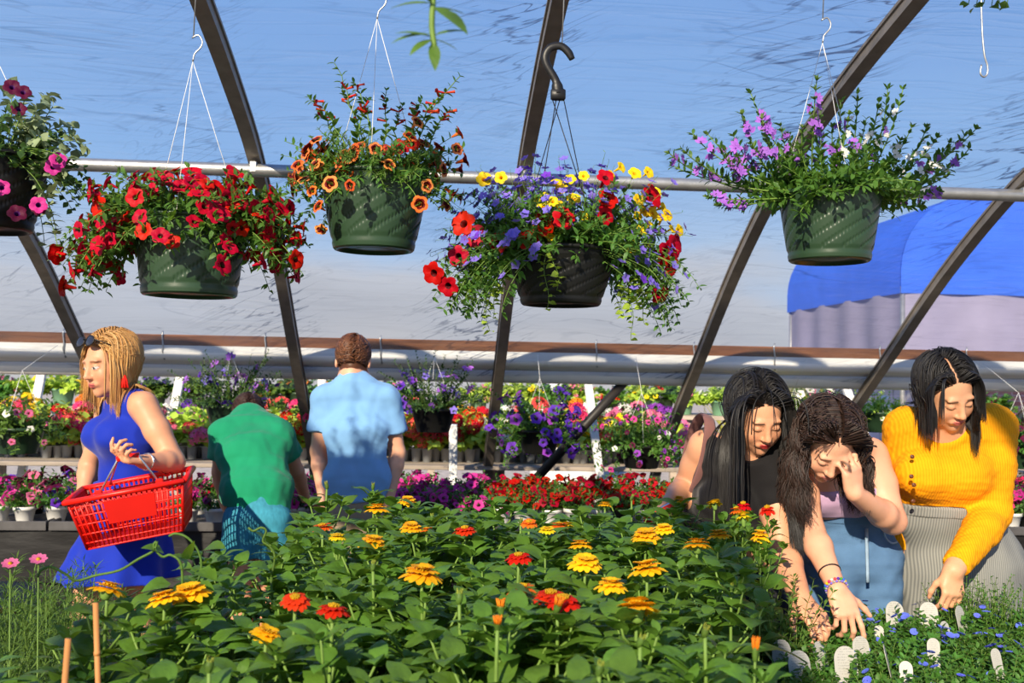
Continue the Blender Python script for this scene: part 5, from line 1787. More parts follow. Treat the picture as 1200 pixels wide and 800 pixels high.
def ecap(a, b, side, ra, rb, k=.03):
    """segment with elliptic cross-section; ra, rb = (half width along side, half depth)"""
    a, b = np.asarray(a, float), np.asarray(b, float)
    L = np.linalg.norm(b - a); w = (b - a) / L
    u = np.asarray(side, float); u = nrm(u - w * u.dot(w)); v = np.cross(w, u)

    def fn(X, Y, Z):
        px, py, pz = X - f32(a[0]), Y - f32(a[1]), Z - f32(a[2])
        t = px * f32(w[0]) + py * f32(w[1]) + pz * f32(w[2])
        x = px * f32(u[0]) + py * f32(u[1]) + pz * f32(u[2])
        y = px * f32(v[0]) + py * f32(v[1]) + pz * f32(v[2])
        hh = np.clip(t / f32(L), 0, 1)
        s = hh * hh * (3 - 2 * hh)
        rx = f32(ra[0]) + f32(rb[0] - ra[0]) * s; ry = f32(ra[1]) + f32(rb[1] - ra[1]) * s
        dt = t - hh * f32(L)
        q = np.sqrt((x / rx) ** 2 + (y / ry) ** 2 + (dt / np.minimum(rx, ry) * f32(1.3)) ** 2)
        return (q - 1) * np.minimum(rx, ry)
    r = max(ra[0], ra[1], rb[0], rb[1])
    return dict(fn=fn, bb=(np.minimum(a, b) - r, np.maximum(a, b) + r), k=k)


# --- head -------------------------------------------------------------------
def head_frame(fwd, up):
    f = nrm(fwd); x = nrm(np.cross(f, up)); u = np.cross(x, f)
    return np.stack([x, f, u], 1)      # columns: right, forward, up


def head_prims(c, H, s=1.0, fem=True):
    def P(*p): return c + H @ (np.array(p) * s)
    def E(p, r, k=.02, R_=None): return ell(P(*p), np.array(r) * s, H if R_ is None else H @ R_, k * s)
    def C(p, q, ra, rb, k=.01): return cap(P(*p), P(*q), ra * s, rb * s, k * s)
    u = [E((0, -.015, .035), (.074, .094, .084), .01), E((0, .03, -.018), (.062, .066, .082), .03),
         E((0, .042, -.072), (.045 if fem else .05, .042, .034), .035), E((0, .076, -.094), (.017, .016, .015), .02)]
    for sg in (-1, 1):
        u += [E((sg * .036, .068, -.03), (.024, .022, .026), .02), E((sg * .046, .03, -.06), (.018, .03, .03), .03),
              E((sg * .026, .083, .026), (.022, .010, .008), .014)]
    sub = [E((sg * .031, .104, .006), (.017, .017, .0105), .012) for sg in (-1, 1)]
    u2 = [C((0, .093, .014), (0, .108, -.022), .0075, .0105, .012), E((0, .112, -.027), (.0105, .0095, .009), .008)]
    for sg in (-1, 1):
        u2 += [E((sg * .012, .101, -.031), (.0075, .009, .0065), .006), E((sg * .031, .083, .004), (.0145, .0125, .012), .004),
               E((sg * .077, -.004, -.008), (.008, .018, .029), .008), E((sg * .02, .089, -.058), (.01, .01, .008), .01)]
    u2 += [C((-.019, .091, -.0575), (-.004, .1015, -.0545), .0035, .0055, .005), C((.019, .091, -.0575), (.004, .1015, -.0545), .0035, .0055, .005),
           C((-.014, .094, -.0635), (.014, .094, -.0635), .0045, .0045, .004), C((-.006, .0985, -.0640), (.006, .0985, -.0640), .0065, .0065, .004)]
    sub2 = [C((-.02, .1035, -.0595), (.02, .1035, -.0595), .0016, .0016, .003)]
    return u, sub, u2, sub2


def head_colour(Vt, c, H, s, skin, lip, brow, hairc, col, eyes='down', white=(.75, .72, .7), hairline=.088, part=None):
    """true local colours of the face: lips, brows, lashes, scalp"""
    q = (Vt - c) @ H / s
    x, y, z = q[:, 0], q[:, 1], q[:, 2]
    ax = np.abs(x)
    near = (np.abs(z) < .16) & (ax < .1) & (np.abs(y) < .14)

    def put(mask, colr, a=1.0):
        w = np.clip(mask, 0, 1)[:, None] * a
        col[:] = col * (1 - w) + np.array(colr[:3]) * w
    # cheeks and nose warmer
    put(near * np.exp(-((ax - .04) / .018) ** 2 - ((z + .03) / .018) ** 2) * (y > .05), (skin[0] * 1.02, skin[1] * .72, skin[2] * .66), .35)
    lipm = near * (y > .075) * np.exp(-(np.maximum(0, ax - .013) / .006) ** 2) * (np.abs(z + .0595 - .002 * np.exp(-(ax / .004) ** 2)) < .0085)
    put(lipm, lip)
    put(near * (y > .07) * (np.abs(z + .0598) < .0015) * (ax < .021), (lip[0] * .35, lip[1] * .3, lip[2] * .3), .8)
    bz = .026 - .9 * np.maximum(0, ax - .034) ** 1.0 * .35
    put(near * (y > .045) * (ax > .014) * (ax < .049) * np.clip(1.4 - np.abs(z - bz) / .0036, 0, 1), brow, .9)
    lz = -.0035 - .0 * ax if eyes == 'down' else .0075
    curve = lz + (1 if eyes == 'down' else -1) * ((ax - .031) / .016) ** 2 * .004
    put(near * (y > .06) * (np.abs(ax - .031) < .0165) * np.clip(1.5 - np.abs(z - curve) / .0019, 0, 1), (.012, .009, .008), .95)
    if eyes != 'down':
        inside = near * (y > .06) * (np.abs(ax - .031) < .0145) * (z < curve) * (z > -.0035 + ((ax - .031) / .016) ** 2 * .004)
        put(inside, white); put(inside * ((ax - .031) ** 2 + (z - .002) ** 2 < .0058 ** 2), (.03, .02, .015))
    # scalp
    sc = near * (((y >= 0) & (z > -.012 + y / .075 * .112)) | ((y < 0) & (z > -.06))) * ~((ax > .068) & (np.abs(z + .008) < .034) & (y > -.03) & (y < .02))
    if part is not None: sc = sc & ~((np.abs(x - part - .0012 * np.sin(y * 90)) < .0022) & (z > .06) & (y > -.03))
    put(sc.astype(float), hairc)
    return col


# --- hand --------------------------------------------------------------------
def hand_prims(wrist, d, palm_n, thumb_side, curl=(.5, .5, .5, .5), thumb=.5, s=1.0, spread=.06, base_tilt=0.0):
    """d: direction wrist->knuckles, palm_n: direction the palm faces, thumb_side: unit-ish vector to the thumb side"""
    d = nrm(d); n = nrm(palm_n - d * np.dot(palm_n, d)); t = np.cross(n, d)
    if np.dot(t, thumb_side) < 0: t = -t
    w = np.asarray(wrist, float); out = []
    def P(a, b, c): return w + (d * a + t * b + n * c) * s
    # palm
    out.append(ecap(P(.005, 0, 0), P(.075, .002, 0), t, (.027 * s, .017 * s), (.038 * s, .014 * s), .012))
    out.append(cap(P(.02, .022, .006), P(.05, .03, .006), .015 * s, .012 * s, .014))      # thenar
    out.append(cap(P(.02, -.022, .005), P(.06, -.026, .004), .012 * s, .011 * s, .012))
    bases = [(.083, .030), (.088, .010), (.084, -.011), (.075, -.030)]
    lens = [(.042, .026, .021), (.046, .030, .022), (.043, .028, .021), (.034, .021, .019)]
    for i in range(4):
        c = curl[i]
        p = P(bases[i][0] - .008, bases[i][1], -.001)
        ang = base_tilt + c * .9
        sp = spread * (1.5 - i)
        rads = (.0092, .0083, .0075, .0066)
        if i == 3: rads = tuple(r * .87 for r in rads)
        for j in range(3):
            dirv = d * math.cos(ang) * math.cos(sp) + t * math.sin(sp) + n * math.sin(ang)
            q = p + nrm(dirv) * lens[i][j] * s
            out.append(cap(p, q, rads[j] * s, rads[j + 1] * s, .004 if j else .006))
            p = q; ang += c * (1.25 if j == 0 else .85)
    p = P(.022, .026, .004)
    a1 = 1.0 - .5 * thumb
    for j, L_ in enumerate((.038, .031, .025)):
        dirv = d * math.cos(a1) + t * math.sin(a1) + n * (.25 + thumb * .55)
        q = p + nrm(dirv) * L_ * s
        out.append(cap(p, q, (.012, .0098, .0088)[j] * s, (.0098, .0088, .0072)[j] * s, .006))
        p = q; a1 -= .35 * thumb + .12
    return out


def limb(pts, rads, k=.015):
    return [cap(pts[i], pts[i + 1], rads[i], rads[i + 1], k) for i in range(len(pts) - 1)]


def lerp(a, b, t): return np.asarray(a, float) * (1 - t) + np.asarray(b, float) * t


def arm_prims(sh, el, wr, r=(.05, .043, .036, .041, .027), k=.015):
    """deltoid, upper arm, elbow, forearm bulge, wrist"""
    m = lerp(el, wr, .28)
    return [cap(sh, lerp(sh, el, .45), r[0], r[1], .02), cap(lerp(sh, el, .45), el, r[1], r[2], .02), cap(el, m, r[2], r[3], k), cap(m, wr, r[3], r[4], k)]


def leg_prims(hip, kn, an, toe, r=(.085, .062, .052, .056, .034), s=1.0):
    m = lerp(kn, an, .3); fw = nrm(toe - an)
    heel = an - fw * .04 + V(0, 0, -.04)
    return [cap(hip, lerp(hip, kn, .5), r[0], (r[0] + r[1]) / 2, .03), cap(lerp(hip, kn, .5), kn, (r[0] + r[1]) / 2, r[2], .03), cap(kn, m, r[2], r[3], .02), cap(m, an, r[3], r[4], .02),
            cap(an, heel, r[4], .033, .02), cap(heel, an + fw * .12 + V(0, 0, -.05), .033, .03, .02), cap(an, an + fw * .15 + V(0, 0, -.055), .032, .026, .02)]


def make_field(prims, h, extra=.03):
    lo = np.min([p['bb'][0] for p in prims], axis=0) - extra
    hi = np.max([p['bb'][1] for p in prims], axis=0) + extra
    return Field(lo, hi, h)


def skin_mat(name):
    m, nt, b = newmat(name)
    N = nt.nodes; L = nt.links
    at_ = N.new('ShaderNodeAttribute'); at_.attribute_name = 'Col'
    tc = N.new('ShaderNodeTexCoord')
    nz = N.new('ShaderNodeTexNoise'); nz.inputs['Scale'].default_value = 30; nz.inputs['Detail'].default_value = 4; L.new(tc.outputs['Object'], nz.inputs['Vector'])
    mr = N.new('ShaderNodeMapRange'); mr.inputs['To Min'].default_value = .9; mr.inputs['To Max'].default_value = 1.1; L.new(nz.outputs['Fac'], mr.inputs['Value'])
    hs = N.new('ShaderNodeHueSaturation'); L.new(at_.outputs['Color'], hs.inputs['Color']); L.new(mr.outputs[0], hs.inputs['Value'])
    L.new(hs.outputs[0], b.inputs['Base Color'])
    b.inputs['Roughness'].default_value = .48; b.inputs['Specular IOR Level'].default_value = .35
    b.inputs['Subsurface Weight'].default_value = .12; b.inputs['Subsurface Radius'].default_value = (.012, .005, .003); b.inputs['Subsurface Scale'].default_value = .5
    n2 = N.new('ShaderNodeTexNoise'); n2.inputs['Scale'].default_value = 220; L.new(tc.outputs['Object'], n2.inputs['Vector'])
    bp = N.new('ShaderNodeBump'); bp.inputs['Strength'].default_value = .06; bp.inputs['Distance'].default_value = .004; L.new(n2.outputs['Fac'], bp.inputs['Height']); L.new(bp.outputs[0], b.inputs['Normal'])
    return m


M['skin'] = skin_mat('skin')


def body(parent, base, prims, head, skin, h=.004, lip=None, brow=(.02, .014, .012), hairc=(.02, .015, .012), nails=None, eyes='down', paint=None, part=None):
    """prims: list of body solids; head=(c,H,s,fem). All in world coordinates; the mesh is stored relative to base"""
    c, H, s, fem = head
    hu, hs, hu2, hs2 = head_prims(c, H, s, fem)
    fld = make_field(prims + hu, h)
    for p in hu: fld.add(p)
    for p in hs: fld.add(p, 0, 's')
    for p in hu2: fld.add(p)
    for p in hs2: fld.add(p, 0, 's')
    for p in prims: fld.add(p)
    Vt, Q = fld.mesh(); Vt = relax(Vt, Q, 1, .35)
    col = np.tile(np.array(skin[:3]), (len(Vt), 1))
    lip = lip or (skin[0] * .72, skin[1] * .34, skin[2] * .33)
    head_colour(Vt, c, H, s, skin, lip, brow, hairc, col, eyes, part=part)
    if paint: paint(Vt, col)
    me = grid_mesh('body', Vt - base, Q, M['skin'], col)
    return link('body', me, parent)


def garment(parent, base, name, prims, grow, mat_, clips=(), subs=(), h=.006, folds=None, k=None, smooth=2, extra=.03, label=None, prims2=(), clips2=()):
    """cloth that follows the given solids at a small distance, cut cleanly by the clip half-spaces"""
    fld = make_field(list(prims) + list(prims2), h, extra + grow)
    for p in prims:
        fld.add(p if k is None else dict(p, k=k), grow)
    for cfn in clips: fld.clip(cfn)
    if prims2:
        A0 = fld.F.copy(); fld.F[:] = 1.0
        for p in prims2: fld.add(p, grow)
        for cfn in clips2: fld.clip(cfn)
        hh = np.maximum(.03 - np.abs(A0 - fld.F), 0) / .03
        fld.F = np.minimum(A0, fld.F) - hh * hh * .03 * .25
    for p in subs: fld.add(p, 0, 's')
    Vt, Q = fld.mesh(); Vt = relax(Vt, Q, smooth, .4)
    if folds is not None:
        N_ = vnormals(Vt, Q)
        Vt = Vt + N_ * folds(Vt, N_)[:, None]
    o = link(name, grid_mesh(name, Vt - base, Q, mat_), parent)
    if label: o['label'] = label
    return o


def plane(p, n):
    """keep the side where (x-p).n < 0"""
    p = np.asarray(p, float); n = nrm(n)
    return lambda X, Y, Z: (X - f32(p[0])) * f32(n[0]) + (Y - f32(p[1])) * f32(n[1]) + (Z - f32(p[2])) * f32(n[2])


def near_seg_cut(a, b, rad, t_end):
    """cuts only close to the limb a->b: removes what lies beyond fraction t_end (a sleeve end)"""
    a, b = np.asarray(a, float), np.asarray(b, float); ba = b - a; L2 = ba.dot(ba); L_ = math.sqrt(L2)

    def fn(X, Y, Z):
        px, py, pz = X - f32(a[0]), Y - f32(a[1]), Z - f32(a[2])
        t = (px * f32(ba[0]) + py * f32(ba[1]) + pz * f32(ba[2])) / f32(L2)
        tc = np.clip(t, 0, 3)
        dd = np.sqrt((px - tc * f32(ba[0])) ** 2 + (py - tc * f32(ba[1])) ** 2 + (pz - tc * f32(ba[2])) ** 2)
        return np.minimum((t - f32(t_end)) * f32(L_), f32(rad) - dd)
    return fn


def wob(Vt, sc, seed=0):
    """cheap smooth pseudo noise in -1..1"""
    x, y, z = (Vt * sc).T
    return (np.sin(x * 1.3 + 1.7 * np.sin(y * .9 + seed) + seed) * np.sin(z * 1.1 + 1.3 * np.sin(x * .7 + 2 * seed)) + np.sin(y * 1.7 + z * .6 + 1.1 * np.sin(z * 1.9 + seed * 3))) * .5


# --- hair ---------------------------------------------------------------------
def hair_mat(name, col, col2, rough=.32):
    m, nt, b = newmat(name)
    N = nt.nodes; L = nt.links
    at_ = N.new('ShaderNodeAttribute'); at_.attribute_name = 'tone'
    mx = N.new('ShaderNodeMix'); mx.data_type = 'RGBA'; mx.inputs['A'].default_value = col; mx.inputs['B'].default_value = col2
    L.new(at_.outputs['Fac'], mx.inputs['Factor']); L.new(mx.outputs['Result'], b.inputs['Base Color'])
    b.inputs['Roughness'].default_value = rough; b.inputs['Specular IOR Level'].default_value = .5
    return m


def hair(parent, base, name, c, H, s, mat_, n=700, length=.45, steps=26, part=0.0, seed=0, width=.0045, wave=0.0, wave_f=60.0, colliders=(), lift=.010, len_var=.25, back=.35, front_open=.05, side_bias=None,
         grav=.8, root_z=-.05, cling=.5, jitter=.25, face_clear=True, len_fn=None, part_w=.6, sweep=None, window=None, gap=0.0, extra=None):
    """locks combed from the parting over the skull, then falling under gravity and kept outside skull and body"""
    rr = np.random.default_rng(seed)
    ec = np.array([0, -.015, .035]); er = np.array([.074, .094, .084])
    # roots
    R_ = []
    while len(R_) < n:
        d = rr.normal(size=3); d /= np.linalg.norm(d)
        if d[2] < -.75: continue
        p = ec + er * d
        if p[1] > 0 and p[2] < -.02 + p[1] / .075 * .112: continue
        if p[2] < root_z: continue
        if gap and abs(p[0] - part - .0012 * math.sin(p[1] * 90)) < gap and p[1] > -.02: continue
        R_.append((p, d))
    roots = np.array([r[0] for r in R_]); D = np.array([r[1] for r in R_])
    sgn = np.sign(roots[:, 0] - part + rr.normal(size=n) * .002); sgn[sgn == 0] = 1
    g = H.T @ V(0, 0, -1)
    layer = lift * (.35 + 1.0 * rr.uniform(size=n))
    top = np.clip((roots[:, 2] - .0) / .1, 0, 1)
    dirs = np.stack([sgn * (.4 + part_w * top), -back * (1.0 + rr.normal(size=n) * .3) * np.clip(.6 + top, 0, 1), np.full(n, .1)], 1) + D * .25 + rr.normal(size=(n, 3)) * .08
    if sweep is not None: dirs += np.asarray(sweep)
    dirs /= np.linalg.norm(dirs, axis=1)[:, None]
    L_ = length * (1 - len_var * rr.uniform(size=n))
    if len_fn is not None: L_ = len_fn(roots, L_, rr)
    st = L_ / steps
    P = [roots + D * .001]
    p = P[0].copy()
    cols_ = [(H.T @ (np.asarray(a) - c) / s, H.T @ (np.asarray(b) - c) / s, r / s) for a, b, r in colliders]
    fc, fr = np.array([0, .03, -.022]), np.array([.068, .074, .092])
    for i in range(steps):
        gi = grav * min(1.0, .12 + i / (steps * .3))
        w0 = (p - ec) / (er + layer[:, None]); m0 = np.linalg.norm(w0, axis=1)
        nrm0 = w0 / er; nrm0 /= np.linalg.norm(nrm0, axis=1)[:, None]
        on = (m0 < 1.25) & (p[:, 2] > -.06)
        outc = np.maximum(0, (dirs * nrm0).sum(1)) * on
        dirs = dirs - nrm0 * (outc + cling * .12 * on)[:, None]
        dirs = dirs + g * gi + rr.normal(size=(n, 3)) * .02 * jitter
        dirs /= np.linalg.norm(dirs, axis=1)[:, None]
        q = p + dirs * st[:, None]
        # skull
        for (cc, rad) in ((ec, er), (fc, fr)) if face_clear else ((ec, er),):
            rl = rad[None, :] + layer[:, None]
            w_ = (q - cc) / rl
            m_ = np.linalg.norm(w_, axis=1)
            ins = m_ < 1
            q = np.where(ins[:, None], cc + w_ / np.maximum(m_, 1e-6)[:, None] * rl, q)
        for a, b, r in cols_:
            ba = b - a
            t = np.clip(((q - a) @ ba) / ba.dot(ba), 0, 1)
            v_ = q - (a + t[:, None] * ba); dd = np.linalg.norm(v_, axis=1)
            ins = dd < r + layer * .8
            q = np.where(ins[:, None], a + t[:, None] * ba + v_ / np.maximum(dd, 1e-6)[:, None] * (r + layer * .8)[:, None], q)
        nd = q - p; ln = np.linalg.norm(nd, axis=1)[:, None]
        dirs = np.where(ln > 1e-6, nd / np.maximum(ln, 1e-6), dirs)
        p = q; P.append(p.copy())
    P = np.stack(P, 1)          # n, steps+1, 3
    if window is not None:      # no lock hangs across the face
        x0, hw, zt, sl, zl = (tuple(window) + (.3, -.12))[:5]
        inw = (np.abs(P[:, :, 0] - x0) < hw + sl * np.maximum(0, P[:, :, 1] - .06)) & (P[:, :, 1] > .06) & (P[:, :, 2] < zt) & (P[:, :, 2] > zl)
        bad = inw.any(1); first = np.where(bad, inw.argmax(1), steps + 1)
        if sl > .4:
            off = (np.linalg.norm((P - ec) / er, axis=2) > 1.36) | ((P[:, :, 1] > .03) & (P[:, :, 2] < .075))
            first = np.where(bad & off.any(1), np.minimum(first, off.argmax(1)), first)
        kk = np.minimum(np.arange(steps + 1)[None, :], np.maximum(first[:, None] - 1, 2))
        P = np.take_along_axis(P, kk[:, :, None], 1)
        P = P + (np.arange(steps + 1)[None, :, None] - kk[:, :, None]) * 2e-5       # keep the folded tail from collapsing
    still = np.ones(n)
    if window is not None: still = np.where(bad, 0.0, 1.0)
    if extra is not None:       # guided locks that hang beside the face, given as world paths
        E = np.stack([np.stack([np.interp(np.linspace(0, len(q) - 1, steps + 1), np.arange(len(q)), q[:, a]) for a in range(3)], 1) for q in extra])
        E = (E - c) @ H / s
        P = np.concatenate([P, E]); n = len(P)
        L_ = np.concatenate([L_, np.linalg.norm(np.diff(E, axis=1), axis=2).sum(1)])
        roots = np.concatenate([roots, E[:, steps // 3]]); still = np.concatenate([still, np.ones(len(E))])
    if wave > 0:
        tt = np.linspace(0, 1, steps + 1)
        ph = roots[:, 0] * 45 + roots[:, 1] * 70 + roots[:, 2] * 30 + rr.normal(size=n) * .45
        arc = tt[None, :] * L_[:, None]
        amp = wave * np.clip(arc / .12 - .3, 0, 1) * still[:, None]
        wx = np.sin(arc * wave_f + ph[:, None]) * amp; wy = np.cos(arc * wave_f * .93 + ph[:, None] * 1.7) * amp
        P = P + wx[:, :, None] * np.array([1, .2, 0]) + wy[:, :, None] * np.array([.1, 1, .1])
    Wd = c + (P * s) @ H.T - base
    # flat locks, four sided
    m = MB(); sides = 4
    T = np.gradient(Wd, axis=1); T /= np.maximum(1e-9, np.linalg.norm(T, axis=2))[:, :, None]
    cw = c - base
    out = Wd - cw; out = out - T * (out * T).sum(2)[:, :, None]; out /= np.maximum(1e-6, np.linalg.norm(out, axis=2))[:, :, None]
    bi = np.cross(T, out)
    k = steps + 1
    prof_ = np.interp(np.linspace(0, 1, k), [0, .08, .7, 1], [.5, 1, .9, .12])
    wd = (width * rr.uniform(.6, 1.4, n))[:, None] * prof_[None, :]
    ring = np.stack([Wd + bi * wd[:, :, None], Wd + out * wd[:, :, None] * .4, Wd - bi * wd[:, :, None], Wd - out * wd[:, :, None] * .4], 2)
    Vt = ring.reshape(-1, 3)
    bi_ = (np.arange(n) * k * 4)[:, None, None] + (np.arange(steps) * 4)[None, :, None]
    a = np.arange(4)[None, None, :]; b = (a + 1) % 4
    Q = np.stack([bi_ + a, bi_ + b, bi_ + 4 + b, bi_ + 4 + a], -1).reshape(-1, 4)
    me = grid_mesh(name, Vt, Q, mat_)
    ta = me.attributes.new('tone', 'FLOAT', 'POINT')
    ta.data.foreach_set('value', np.repeat(rr.uniform(size=n), k * 4).astype(f32))
    return link(name, me, parent)
# ================================================================ the six people
SK = {'fair': srgb(226, 168, 136), 'tan': srgb(216, 156, 120), 'warm': srgb(222, 164, 126)}
DARK = (.012, .009, .008)


def cloth(name, col, rough=.8, var=.1, bump=.15, bscale=300, stripes=None, scale=10, sheen=.15):
    m = mat(name, col, rough, .2, 0, var, scale, bump, bscale, sheen=sheen)
    return m


def striped_cloth(name, c1, c2, freq, axis='X', bump=.35, width=.5, var=True, rough=.85):
    m, nt, b = newmat(name)
    N = nt.nodes; L = nt.links
    tc = N.new('ShaderNodeTexCoord'); sx = N.new('ShaderNodeSeparateXYZ')
    nz = N.new('ShaderNodeTexNoise'); nz.inputs['Scale'].default_value = 6; L.new(tc.outputs['Object'], nz.inputs['Vector'])
    mv = N.new('ShaderNodeMix'); mv.data_type = 'VECTOR'; mv.inputs['Factor'].default_value = .004
    L.new(tc.outputs['Object'], mv.inputs['A']); L.new(nz.outputs['Color'], mv.inputs['B'])
    L.new(mv.outputs['Result'], sx.inputs[0])
    mu = N.new('ShaderNodeMath'); mu.operation = 'MULTIPLY'; mu.inputs[1].default_value = freq * 2 * PI; L.new(sx.outputs[axis], mu.inputs[0])
    sn = N.new('ShaderNodeMath'); sn.operation = 'SINE'; L.new(mu.outputs[0], sn.inputs[0])
    mr = N.new('ShaderNodeMapRange'); mr.inputs['From Min'].default_value = -width; mr.inputs['From Max'].default_value = width; L.new(sn.outputs[0], mr.inputs['Value'])
    mx = N.new('ShaderNodeMix'); mx.data_type = 'RGBA'; mx.inputs['A'].default_value = c1; mx.inputs['B'].default_value = c2; L.new(mr.outputs[0], mx.inputs['Factor'])
    n3 = N.new('ShaderNodeTexNoise'); n3.inputs['Scale'].default_value = 14; L.new(tc.outputs['Object'], n3.inputs['Vector'])
    m3 = N.new('ShaderNodeMapRange'); m3.inputs['To Min'].default_value = .82; m3.inputs['To Max'].default_value = 1.18; L.new(n3.outputs['Fac'], m3.inputs['Value'])
    hs = N.new('ShaderNodeHueSaturation'); L.new(mx.outputs['Result'], hs.inputs['Color']); L.new(m3.outputs[0], hs.inputs['Value'])
    L.new(hs.outputs[0], b.inputs['Base Color']); b.inputs['Roughness'].default_value = rough; b.inputs['Specular IOR Level'].default_value = .2
    bp = N.new('ShaderNodeBump'); bp.inputs['Strength'].default_value = bump; bp.inputs['Distance'].default_value = .002; L.new(sn.outputs[0], bp.inputs['Height']); L.new(bp.outputs[0], b.inputs['Normal'])
    return m


M['knit_yellow'] = striped_cloth('yellow_rib_knit', srgb(238, 152, 6), srgb(246, 164, 14), 120, 'X', .28)
M['skirt_grey'] = striped_cloth('grey_pinstripe', srgb(112, 114, 112), srgb(150, 150, 144), 150, 'X', .05, 1.0)
M['denim'] = mat('denim', srgb(88, 122, 160), .85, .15, 0, .32, 9, .25, 420, detail=6)
M['denim_light'] = mat('denim_light', srgb(150, 174, 196), .85, .15, 0, .2, 30, .25, 420)
M['lavender_top'] = cloth('lavender_top', srgb(204, 168, 204))
M['black_top'] = cloth('black_top', srgb(22, 20, 22))
M['dark_trousers'] = cloth('dark_trousers', srgb(36, 36, 44))
M['mauve'] = cloth('mauve_strap', srgb(132, 92, 88))
M['dress_blue'] = cloth('blue_dress', srgb(18, 46, 168), .75, .06, .12, 220)
M['polo_green'] = cloth('green_polo', srgb(24, 142, 100), .85, .07, .25, 380)
M['polo_blue'] = cloth('light_blue_polo', srgb(124, 172, 218), .85, .05, .25, 380)
M['shorts_teal'] = mat('teal_shorts', srgb(62, 142, 164), .85, .15, 0, .2, 26, .2, 200, detail=1, stretch=(3, 3, 1))
M['beige_trousers'] = cloth('beige_trousers', srgb(150, 132, 108))
M['shoe'] = cloth('shoe', srgb(60, 54, 50), .6)
M['hair_black'] = hair_mat('black_hair', (.007, .006, .006, 1), (.013, .010, .009, 1), .5)
M['hair_brown'] = hair_mat('dark_brown_hair', (.014, .008, .006, 1), (.045, .020, .013, 1), .55)
M['hair_blonde'] = hair_mat('blonde_hair', srgb(178, 126, 68), srgb(216, 168, 102), .45)
M['hair_boy'] = hair_mat('brown_hair', srgb(70, 40, 24), srgb(128, 80, 48), .45)
M['hair_boy_dark'] = hair_mat('dark_boy_hair', srgb(40, 22, 16), srgb(70, 42, 28), .45)
M['button_brown'] = mat('button_brown', srgb(96, 54, 28), .35, .5)
M['red_plastic'] = mat('red_plastic', srgb(228, 30, 16), .38, .4, 0, .05, 10)
M['red_panel'] = mat('red_panel', srgb(206, 26, 16), .45, .35, 0, .04, 10)
M['red_wallet'] = mat('red_wallet', srgb(222, 40, 34), .45, .4)
M['steel_bright'] = mat('bright_steel', srgb(214, 214, 214), .25, .5, .9, .05, 30)
M['tote_grey'] = mat('tote_grey', srgb(168, 160, 148), .7, .2, 0, .08, 14, .1, 60)
M['glass_dark'] = mat('sunglass_lens', srgb(40, 40, 52), .08, .8)
M['red_tassel'] = mat('red_tassel', srgb(232, 40, 30), .7, .2, 0, .2, 200)


def person(label, feet):
    b = V(feet[0], feet[1], 0.0)
    return thing('person', label, 'person', b, 0, 'people shopping in the greenhouse'), b


def ring(parent, base, name, p, axis, r, t, matr, label=None, beads=None):
    A = frame_z(axis)
    mb = MB()
    if beads is None:
        mb.tube([p + A @ V(r * math.cos(a), r * math.sin(a), .0) for a in np.linspace(0, 2 * PI, 25)], t, 6, cap=False)
        mb.v = [q - base for q in mb.v]
        o = mb.build(name, matr, parent)
    else:
        n = beads
        for i in range(n):
            a = 2 * PI * i / n
            q = p + A @ V(r * math.cos(a), r * math.sin(a), .0)
            mb.lathe([(.0003, -t), (t * .8, -t * .6), (t, 0), (t * .8, t * .6), (.0003, t)], 8, q - base, i % len(matr))
        o = mb.build(name, matr, parent)
    if label: o['label'] = label
    return o


def shoes(parent, base, feet):
    for an, fw in feet:
        f = nrm(V(fw[0], fw[1], 0)); sd = V(-f[1], f[0], 0); A = np.stack([sd, f, V(0, 0, 1)], 1)
        fld_p = [ell(V(an[0], an[1], .045) + f * .03, (.045, .135, .045), A, .02), ell(V(an[0], an[1], .05) - f * .06, (.04, .05, .05), A, .02), cap(V(an[0], an[1], .05), V(an[0], an[1], .09), .042, .04, .02)]
        garment(parent, base, 'shoe', fld_p, 0, M['shoe'], [lambda X, Y, Z: f32(.002) - Z + 0 * X + 0 * Y], (), .007)


def simple_legs(hipL, hipR, kneeY, base, fwd, spread=.1, knee_z=.5, s=1.0, kn=None, r=(.085, .062, .052, .056, .034)):
    f = nrm(V(fwd[0], fwd[1], 0)); out = []; out2 = []; ank = []
    for i, hp in enumerate((hipL, hipR)):
        k_ = V(hp[0], hp[1], knee_z) + f * .03 if kn is None else kn[i]
        a = V(k_[0], k_[1], .10) - f * .03
        out += leg_prims(hp, k_, a, a + f * .15, r); out2.append(1); ank.append((a, f))
    return [out, []], ank


X1 = V(1, 0, 0)
